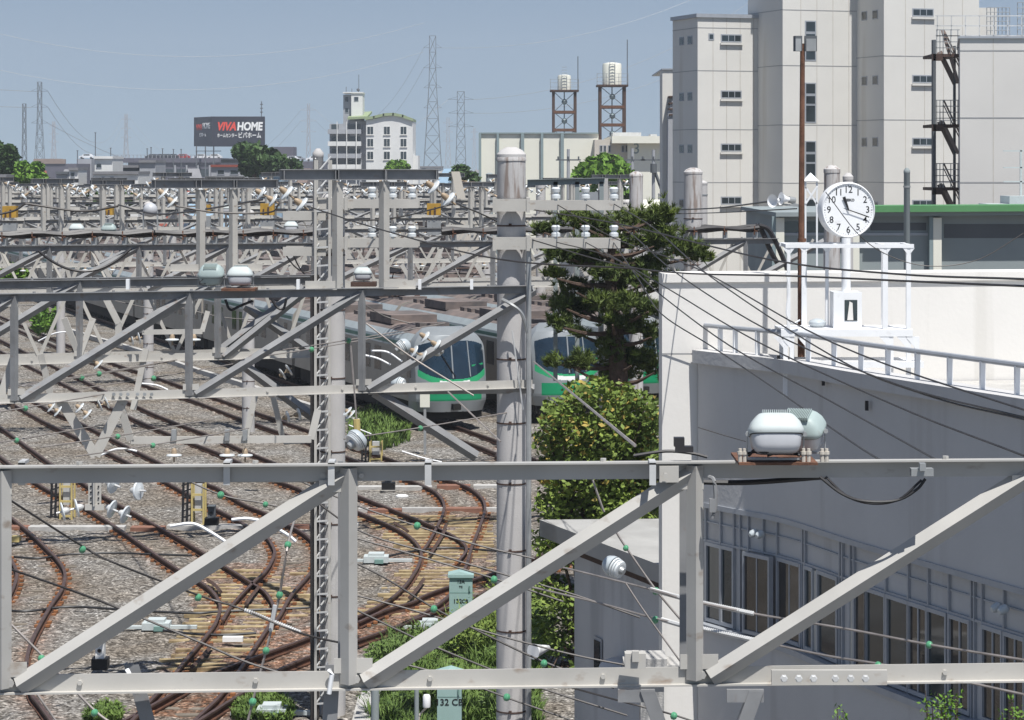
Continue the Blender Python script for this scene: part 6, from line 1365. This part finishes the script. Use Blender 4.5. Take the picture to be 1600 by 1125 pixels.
# point machines
def pmach(lab,px,py,s=1.):
    s*=.62; p=G(px,py); r=thing('point_machine',lab,'point machine',p); m=MB(); m.cb(p+UP*.04,.95*s,.45,.24*s); m.cb(p+V((0,0,.04+.24*s)),.6*s,.36,.07); m.build('machine_case',M['mint'],r)
    m=MB(); m.cb(p+V((.85*s,0,.04)),1.1*s,.12,.07); m.cb(p+V((-.85*s,0,.04)),1.0*s,.14,.06); m.build('throw_rod',M['mint'],r); m=MB(); m.cb(p+V((.08,-.25,.03)),.22,.08,.1); m.build('motor_cover',M['mintd'],r)
pmach('pale green point machine in the ballast left of the crossing',245,985); pmach('pale green point machine beside the right hand turnout, behind the big pole',588,880,1.05)
pmach('pale point machine half hidden at the foot of the mint cabinet',672,985,.9); pmach('pale green point machine at the bottom edge below the green insulators',425,1120,.9)
# dwarf signals and boxes
def dwarf(lab,px,yb,yt,mt,w=13):
    p=G(px,yb); k=p.y/F; r=thing('dwarf_signal',lab,'dwarf signal',p); H=(yb-yt)*k
    m=MB(); m.cb(p+UP*(.09),w*k*1.9,.35,.22); m.build('signal_foot',M['black'],r)
    m=MB(); m.cb(p+UP*(H*.2),w*k*1.3,.3,H*.22); m.build('signal_bracket',M['dark'],r)
    m=MB(); m.cb(p+UP*(H*.42),w*k,.25,H*.57); m.cb(p+V((0,-.05,H*.99)),w*k*1.05,.35,.02); o=m.build('signal_case',M[mt],r)
    m=MB(); m.lathe(p+V((0,-.13,H*.72)),[(.035,0),(.04,.02)],FW,10,False); m.build('signal_eye',M['black'],o)
dwarf('dwarf signal with a white face, alone in the left ballast',157,1052,1000,'white'); dwarf('dark dwarf signal with a white cap beside the yellow ladder stand',331,826,790,'greyshelf',11)
dwarf('black dwarf signal at the concrete trough behind the first gantry',607,769,742,'greyshelf',11)
def stand(lab,px,yb,yt):
    p=G(px,yb); k=p.y/F; H=(yb-yt)*k; r=thing('ladder_stand',lab,'ladder stand',p); w_=9*k
    m=MB(); [m.bar(p+V((s*w_,d,0)),p+V((s*w_,d,H)),.05,.05,(1,0,0)) for s in (-1,1) for d in (0,.5)]
    z=.1
    while z<H: m.bar(p+V((-w_,0,z)),p+V((w_,0,z)),.04,.06); z+=.42
    m.build('yellow_frame',M['yellow'],r)
    m=MB(); [m.bar(p+V((-w_-.28+d,.1,0)),p+V((-w_-.24+d,.1,H+.3)),.06,.06,(1,0,0)) for d in (0,.12,.24)]
    z=.1
    while z<H: m.bar(p+V((-w_-.3,.1,z)),p+V((-w_,.1,z+.1)),.03,.04); z+=.18
    m.build('dark_lattice',M['dark'],r)
    m=MB(); m.box(p.x-w_*.6,p.x+w_*.6,p.y+.1,p.y+.3,H*.35,H*.98); m.build('grey_cabinet',M['galvw'],r)
stand('yellow ladder stand with dark lattice, left of the hanging white insulators',103,812,748); stand('yellow ladder stand with dark lattice beside the dark dwarf signal',309,826,756)
stand('yellow equipment stand beside the concrete pole above the first gantry',587,722,690)
m=MB(); p=G(364,1002,.1); m.cb(p,.42,.16,.10); o=m.build('marker_board',M['white']); tag(o,'small bright white marker board lying on the timbers','marker board')
m=MB(); p=G(25,846,.1); m.cb(p,.22,.3,.14); tag(m.build('yellow_box',M['yellow']),'small yellow box between the leftmost rails','box')
m=MB(); p=G(628,778); m.sphere(p+UP*.05,.13,8,(1.6,1,.5)); tag(m.build('white_lump',M['white']),'white lump on the ballast below the black dwarf signal','marker stone')
pl=thing('white_plate_post','short post with a cream sign plate in front of the left train','sign post',G(664,710)); p=G(664,710); m=MB(); m.bar(p,p+UP*2.1,.09,.09,(1,0,0)); m.build('post',M['galv'],pl); m=MB(); m.cb(p+V((0,-.06,1.65)),.34,.03,.62); m.build('sign_plate',M['cream'],pl)
for (px,y0,y1,lab) in ((586,1052,1130,'blue grey standpipe post in the weeds at the bottom edge'),(651,1060,1130,'grey post with a white canister in the weeds')):
    Y=43; r=thing('pipe_post',lab,'post',(X_(px,Y),Y,0)); m=MB(); m.lathe((X_(px,Y),Y,0),[(.07 if px<600 else .04,0),(.07 if px<600 else .04,Z_(y0,Y))],UP,10); m.build('pipe',M['teal'],r)
    if px>600: m=MB(); m.lathe((X_(667,Y),Y-.1,Z_(1103,Y)),[(.06,0),(.065,.02),(.065,.18),(.05,.21)],UP,12); m.build('canister',M['whitep'],r); m=MB(); m.tube(crom([(X_(667,Y),Y-.1,Z_(1103,Y)),P(660,1112,Y),P(655,1120,Y),P(653,1140,Y)],4),.02,5); m.build('conduit',M['wallb'],r)
wm=MB(); wm.add([G(560,1090)+UP*.05,G(545,1150)+UP*.05,G(575,1150)+UP*.05,G(585,1088)+UP*.05],[(0,1,2,3)]); wm.pb(G(552,1150),G(568,1092)-G(552,1150),(.35,0,0),UP*.25); tag(wm.build('concrete_block',M['kerb']),'pale concrete block at the foot of the hanger, bottom edge','block')
for px,y,lab in ((16,340,'ochre equipment box on a gantry, far left'),(170,336,'ochre equipment box on a gantry, behind the second pair of uprights'),(322,332,'ochre equipment box half hidden by the twin uprights'),(418,336,'large ochre equipment box on a gantry left of the concrete pole'),(508,338,'small ochre equipment box just behind the concrete pole top'),(678,336,'bright ochre equipment box right of the tall uprights')):
    Y=90; p=P(px,y,Y); r=thing('equipment_box',lab,'equipment box',p,'ochre equipment boxes'); k=.24 if px in(16,418,678) else .16
    m=MB(); m.cb(p,k*2,.4,k*1.7); m.build('box_body',M['ochre'],r); m=MB(); m.cb(p+V((k*.2,-.23,0)),.06,.05,k*1.2,0); m.cb(p+V((-k*.5,-.23,0)),.05,.05,k*.9); m.build('box_handle',M['rustd'],r); m=MB(); m.box(p.x-k,p.x+k,p.y-.15,p.y+.15,p.z-k*.85-.5,p.z-k*.85); m.build('box_stand',M['galv'],r)
# utility poles by the warehouse
for px,yt,Y,lab in ((888,233,225,'thin utility pole before the warehouse, left of the bright green tree'),(988,232,225,'thin utility pole right of the bright green tree'),(1021,234,225,'utility pole with a stay, just left of the towers')):
    r=thing('utility_pole',lab,'utility pole',(X_(px,Y),Y,0)); m=MB(); m.tube([(X_(px,Y),Y,0),(X_(px,Y),Y,Z_(yt,Y))],[.2,.13],8); m.build('pole',M['wallg'],r); m=MB(); m.box(X_(px,Y)-1.1,X_(px,Y)+1.1,Y-.15,Y-.05,Z_(251,Y),Z_(251,Y)+.12); [m.lathe((X_(px,Y)+d,Y-.1,Z_(251,Y)+.12),[(.08,0),(.08,.25)],UP,6) for d in (-.9,0,.9)]; m.build('crossarm',M['greyshelf'],r)
    if px==1021: m=MB(); m.tube([(X_(px,Y),Y,Z_(262,Y)),(X_(1035,Y),Y,Z_(300,Y))],.15,5); m.lathe((X_(px,Y),Y-.3,Z_(270,Y)),[(.3,0),(.3,.8)],UP,10); m.build('stay_and_transformer',M['greyshelf'],r)
# ---------------------------------------------------------------- wires
def wire(lab,pts,r=.012,mt='wire',balls=(),braid=None,sag=0,smooth=True):
    """pts: (px,py,Y)"""
    P3_=[P(*q) for q in pts]; root=thing('overhead_wire',lab,'wire',P3_[0])
    line=crom(P3_,6) if len(P3_)>2 else sagl(P3_[0],P3_[1],sag,14)
    m=MB(); m.tube(line,r,5); m.build('wire_strand',M[mt],root)
    for q in balls:
        Yq=q[2] if len(q)>2 else 24.; c=P(q[0],q[1],Yq); near=min(line,key=lambda v:(v-c).length); c.y=near.y if abs(near.y-c.y)<3 else c.y; c=P(q[0],q[1],c.y)
        s=6.3*c.y/F*(q[3] if len(q)>3 else 1); m=MB(); m.lathe(c-V((s*.8,0,0)),[(s*.45,0),(s*.8,s*.25),(s,s*.55),(s*.92,s*.7),(s,s*.95),(s*.8,s*1.35),(s*.45,s*1.6)],(1,0,-.35),14); o=m.build('ball_insulator',M['gball'],root)
        m=MB(); m.lathe(c+V((0,-s*.5,-s*.9)),[(s*.3,0),(s*.35,s*.5)],(0,0,1),8); m.build('ball_clamp',M['galv'],o)
    if braid:
        for a,b in braid:
            a=P(*a);b=P(*b); m=MB(); n=26
            for i in range(n): m.lathe(a.lerp(b,i/n),[(.020,0),(.024,.01),(.012,.022)],(b-a),6,False)
            m.tube([a,b],.014,6); m.build('spiral_rod',M['galvw'],root)
    return root
W=wire
W('lower of the two long wires crossing the white wall and the clock rack',[(822,372,43),(1000,420,36),(1260,432,28),(1600,447,22),(1700,449,20)],.011)
W('upper of the two long wires crossing the white wall and the clock rack',[(822,326,43),(968,350,38),(1200,405,30),(1400,428,26),(1600,436,22)],.011)
W('wire from the left of the upper crossarm down over the pine to the wall corner',[(868,318,42.6),(960,372,40),(1090,420,34),(1300,535,27),(1600,640,20),(1700,660,18)],.009)
W('wire from the middle of the upper crossarm, second over the shaded wall',[(914,318,42.6),(980,360,40),(1056,426,35),(1200,516,29),(1400,600,24),(1600,652,20)],.009)
W('wire from the right of the upper crossarm, dropping across the top of the white wall',[(958,318,42.6),(1020,355,39),(1110,432,34),(1300,556,27),(1450,618,23),(1600,655,20)],.009)
W('wire from the lower crossarm reaching the shaded wall above the floodlight',[(868,378,42.6),(950,400,39),(1035,446,35),(1180,532,29),(1400,634,23),(1600,712,18.5)],.009)
W('wire from the middle of the lower crossarm passing left of the floodlight',[(914,378,42.6),(980,415,38),(1034,462,35),(1140,540,30),(1300,628,25),(1430,700,20),(1470,722,17.7)],.009)
W('lowest wire crossing the left end of the white wall',[(958,378,42.6),(1000,440,38),(1033,490,35),(1110,540,32),(1200,600,27),(1330,690,20.5),(1385,724,17.7)],.009)
W('sagging dark cable crossing the clock and the green edged hall',[(1290,300,33),(1345,370,33),(1400,404,33),(1460,416,33),(1530,405,33),(1600,364,33)],.006)
W('dark wire running left from the horn speakers into the pine',[(1050,328,60),(1120,325,50),(1200,315,38.5)],.014)
W('thin wire from the rack to the pine top',[(1060,334,60),(1130,332,48),(1245,326,36)],.010)
W('light wire stay from the big pole down to the first gantry',[(834,565,42),(992,696,17.6)],.013,'wirel')
W('light diagonal stay from the upright in front of the train to the big pole foot',[(572,505,40),(640,556,40),(740,618,40)],.014,'wirel')
W('pinkish stay rod crossing the shrubs beside the train front',[(700,612,40),(782,690,38)],.013,'wirel')
W('wire from the tilted discs over the tall uprights to the big pole, long',[(480,322,40),(600,360,36),(780,405,32),(1000,420,29)],.011)
W('wire sagging between the two disc pairs',[(276,322,44),(340,332,44),(420,332,44),(436,318,43)],.016)
W('wire sagging behind the globe lamp',[(40,318,70),(128,330,70),(185,322,70)],.03); W('wire sagging from the left edge to the first uprights',[(-20,338,70),(20,330,70),(40,318,70)],.03)
W('wire sagging in front of the globe lamp uprights',[(185,320,70),(240,334,66),(300,330,60),(410,312,50)],.022)
W('wire dropping from the right disc pair over the ochre box',[(712,318,42),(760,338,45),(830,372,45)],.014); W('wire rising from the ochre box to the tilted discs',[(560,345,46),(620,340,46),(712,318,42)],.014)
# foreground signal wires with green ball insulators
W('foreground wire with a green ball above the left rail curve, ending in a spiral rod',[(-10,765,22),(128,853,24),(180,880,24),(310,930,25),(380,952,25),(472,990,25),(560,1010,26)],.011,'wire',[(129,857,24),(310,932,25)],[((382,953,25),(470,988,25))])
W('foreground wire from the left edge under the long diagonal to the crossing',[(-10,880,22),(154,938,23),(300,998,23),(376,1031,23),(440,1052,23)],.011)
W('foreground wire with two dark green balls at the lower left corner',[(-10,948,22),(62,1020,22),(100,1060,22),(150,1112,22),(190,1140,22)],.012,'wirel',[(65,1027,22),(148,1112,22)])
W('pale wire at the lower left corner',[(-10,1000,24),(40,1060,24),(90,1130,24)],.012,'wirel')
W('pinkish wire strung with four green balls, running down over the crossing',[(460,812,26),(450,850,25),(437,928,25),(427,970,25),(416,1015,25),(395,1095,25),(384,1140,25)],.013,'wirel',[(450,850,25),(437,928,25),(416,1015,25),(395,1095,25,1.1)],[((430,945,25),(423,985,25))])
W('wire passing over the right turnout above the mint cabinet',[(470,765,27),(561,829,27),(680,866,27),(800,901,27),(900,930,27),(1000,965,27)],.010)
W('wire with a green ball over the right turnout',[(470,752,28),(561,791,28),(652,822,28),(740,850,28),(835,873,28)],.010,'wire',[(652,820,28)])
W('wire with a green ball just left of the big pole',[(540,836,27),(640,865,27),(772,904,27),(880,940,27)],.010,'wire',[(772,904,27)])
W('wire with a green ball in front of the mint cabinet, reaching another beyond the pole',[(540,872,26),(600,902,26),(678,950,26),(760,992,26),(850,1034,26),(960,1075,26)],.011,'wire',[(678,950,26),(850,1035,26)])
W('wire crossing under the mint cabinet towards the small building',[(540,926,26),(640,952,26),(780,993,26),(900,1024,26),(1010,1045,26)],.010); W('lowest wire over the weeds',[(540,945,25),(660,1002,25),(780,1051,25),(860,1080,25),(980,1118,25)],.010)
W('brownish wire with a spiral rod before the windows and a green ball at far right',[(870,884,26),(1015,920,24),(1070,936,23.5),(1180,959,23),(1320,982,22),(1452,1007,21),(1600,1031,20)],.011,'wirel',[(1452,1006,21)],[((1017,921,24),(1068,935,23.5)),((1098,942,23.5),(1178,959,23))])
W('second brownish wire with spiral rod below, reaching the low green ball',[(826,916,26),(940,943,25),(1024,966,24),(1110,984,23.5),(1180,1000,23),(1290,1024,22),(1400,1042,21),(1600,1085,20)],.011,'wirel',[(1024,967,24),(1372,1038,21)],[((1034,968,24),(1075,980,23.5)),((1098,982,23.5),(1178,1000,23))])
W('stay wire with two green balls hanging before the grey wall',[(962,830,24),(978,855,24),(1025,922,24),(1072,978,24)],.011,'wirel',[(978,855,24,.8),(1025,922,24)])
W('thin stay below the bell insulator',[(978,912,22),(1010,960,22),(1075,1050,22)],.008,'wirel'); W('thin wire through the dark green ball in the weeds',[(600,1030,26),(700,1056,26),(792,1090,26),(900,1128,26)],.010,'wire',[(792,1088,26)])
W('thin wire with a green ball under the ledges',[(870,1068,26),(980,1098,25),(1053,1117,25),(1120,1140,25)],.010,'wire',[(1053,1117,25)])
W('thin wire up to the green ball near the yellow ladder stand',[(260,735,34),(345,773,34),(410,786,34),(470,800,34)],.012,'wire',[(345,772,34),(415,787,34,.8)])
for i,(a,y,Yq) in enumerate(((40,637,38),(155,583,45),(128,589,45),(26,687,38),(184,681,38),(239,695,38),(240,590,48),(487,545,44),(545,531,44),(657,668,40))):
    W('thin green grey span wire behind the second gantry, %s'%['far left with a ball','by the small disc pair','left of the middle diagonal','lowest at left','beside the hanging V','under the hanging U frame','beside the tube post','right of the lattice mast','before the train side','below the left train'][i],[(a-120,y+18,Yq-2),(a,y,Yq),(a+150,y-26,Yq+3)],.010,'wirel',[(a,y,Yq,.75)])
for i,(a0,y0,a1,y1,Yq) in enumerate(((0,300,240,312,120),(60,345,300,330,100),(300,318,520,308,110),(520,322,780,330,120),(620,352,780,346,90),(560,300,760,312,140),(0,325,160,335,130),(120,310,420,322,150),(400,345,640,352,100),(630,372,770,350,80),(540,405,775,430,85),(560,470,640,505,60),(280,480,420,500,70),(180,470,300,482,80))):
    W('thin catenary wire in the yard clutter, %s'%['highest at far left','below the ochre box at left','above the twin uprights','right of the concrete pole','above the long cable run','just under the I beam','left edge over the cable run','behind the globe lamp','behind the large ochre box','beside the big pole','below the right uprights','between mast and pole','over the train side','over the far end of the train'][i],[(a0,y0,Yq),((a0+a1)/2,(y0+y1)/2+6,Yq),(a1,y1,Yq)],.022 if Yq>80 else .014)
# white sleeves (curved rods) over the tracks
for i,(pl,Yq,lab) in enumerate((([(156,712),(180,702),(200,702),(214,705)],44,'curved white pull off rod above the first gantry, left'),([(266,822),(300,818),(325,829),(352,846)],30,'curved white pull off rod left of the long diagonal'),([(362,812),(385,810),(410,814)],30,'short white pull off rod right of the dark dwarf signal'),([(60,533),(85,521),(108,518)],60,'thin curved pull off rod in the upper left ballast'),([(220,599),(245,602),(262,609)],52,'small curved white rod left of the middle vertical'),([(35,603),(60,601)],52,'small pale rod at the left under the second gantry'),([(430,824),(450,836),(462,846)],30,'pale rod at the reddish trough left of the pole'),([(580,548),(605,550),(628,565)],46,'upper curved rod before the train side'),([(570,555),(590,560),(610,570)],46,'lower curved rod before the train side'),([(628,705),(660,715),(690,722)],60,'white curved pipe on the ballast ahead of the left train'),([(545,664),(580,678)],80,'short white pipe in the grass beside the pole'))):
    m=MB(); m.tube(crom([P(a,y,Yq) for a,y in pl],5) if len(pl)>2 else [P(a,y,Yq) for a,y in pl],.02,6); tag(m.build('pull_off_rod',M['whitep']),lab,'rod')
# hanging insulator pairs near the camera with the plate that carries them
hp=thing('insulator_hanger','cream hanger plate with four pairs of white disc insulators below the first gantry','insulator hanger',P(150,790,34))
m=MB(); Y=34; m.box(X_(138,Y),X_(158,Y),Y,Y+.02,Z_(795,Y),Z_(735,Y)); m.box(X_(147,Y),X_(149,Y),Y-.08,Y,Z_(790,Y),Z_(735,Y)); m.box(X_(133,Y),X_(163,Y),Y-.02,Y-.003,Z_(797,Y),Z_(788,Y)); m.build('hanger_plate',M['steel'],hp)
m=MB(); [m.lathe((X_(a,Y),Y-.003,Z_(y,Y)),[(.012,0),(.012,.012)],FW,6,False) for a in (142,154) for y in (760,769,778,787)]; m.build('plate_bolts',M['dark'],hp)
for p,q in (((132,791),(88,802)),((164,791),(205,808)),((164,752),(188,761)),((202,766),(228,767))): disc_insulator(hp,P(*p,Y),P(*q,Y-.1),2 if abs(q[0]-p[0])>30 else 1,.13)
up=thing('sleeved_rod','yellow and black sleeved rod with a thin wire above the big bell insulator','rod',P(557,640,40)); m=MB(); m.tube([P(557,655,40),P(558,676,40)],.055,8); m.build('yellow_sleeve',M['yellow'],up); m=MB(); m.tube([P(548,540,40),P(557,655,40)],.014,5); m.build('thin_rod',M['wirel'],up)
# insulator at the green ball of the bush
W('short hanger wire with a small bell above the long right diagonal',[(926,750,21),(940,790,21),(944,800,21)],.010,'wirel')
# ---------------------------------------------------------------- air
hz=MB(); hz.box(-900,900,-60,2400,-1.2,130)
vm=bpy.data.materials.new('haze'); vm.use_nodes=True; nn_=vm.node_tree.nodes; nn_.clear(); pv=nn_.new('ShaderNodeVolumePrincipled'); ot=nn_.new('ShaderNodeOutputMaterial')
pv.inputs['Color'].default_value=(.86,.92,1,1); pv.inputs['Density'].default_value=.00024; vm.node_tree.links.new(pv.outputs[0],ot.inputs['Volume'])
HZO=hz.build('haze',vm,kind='stuff',org=(0,0,0))
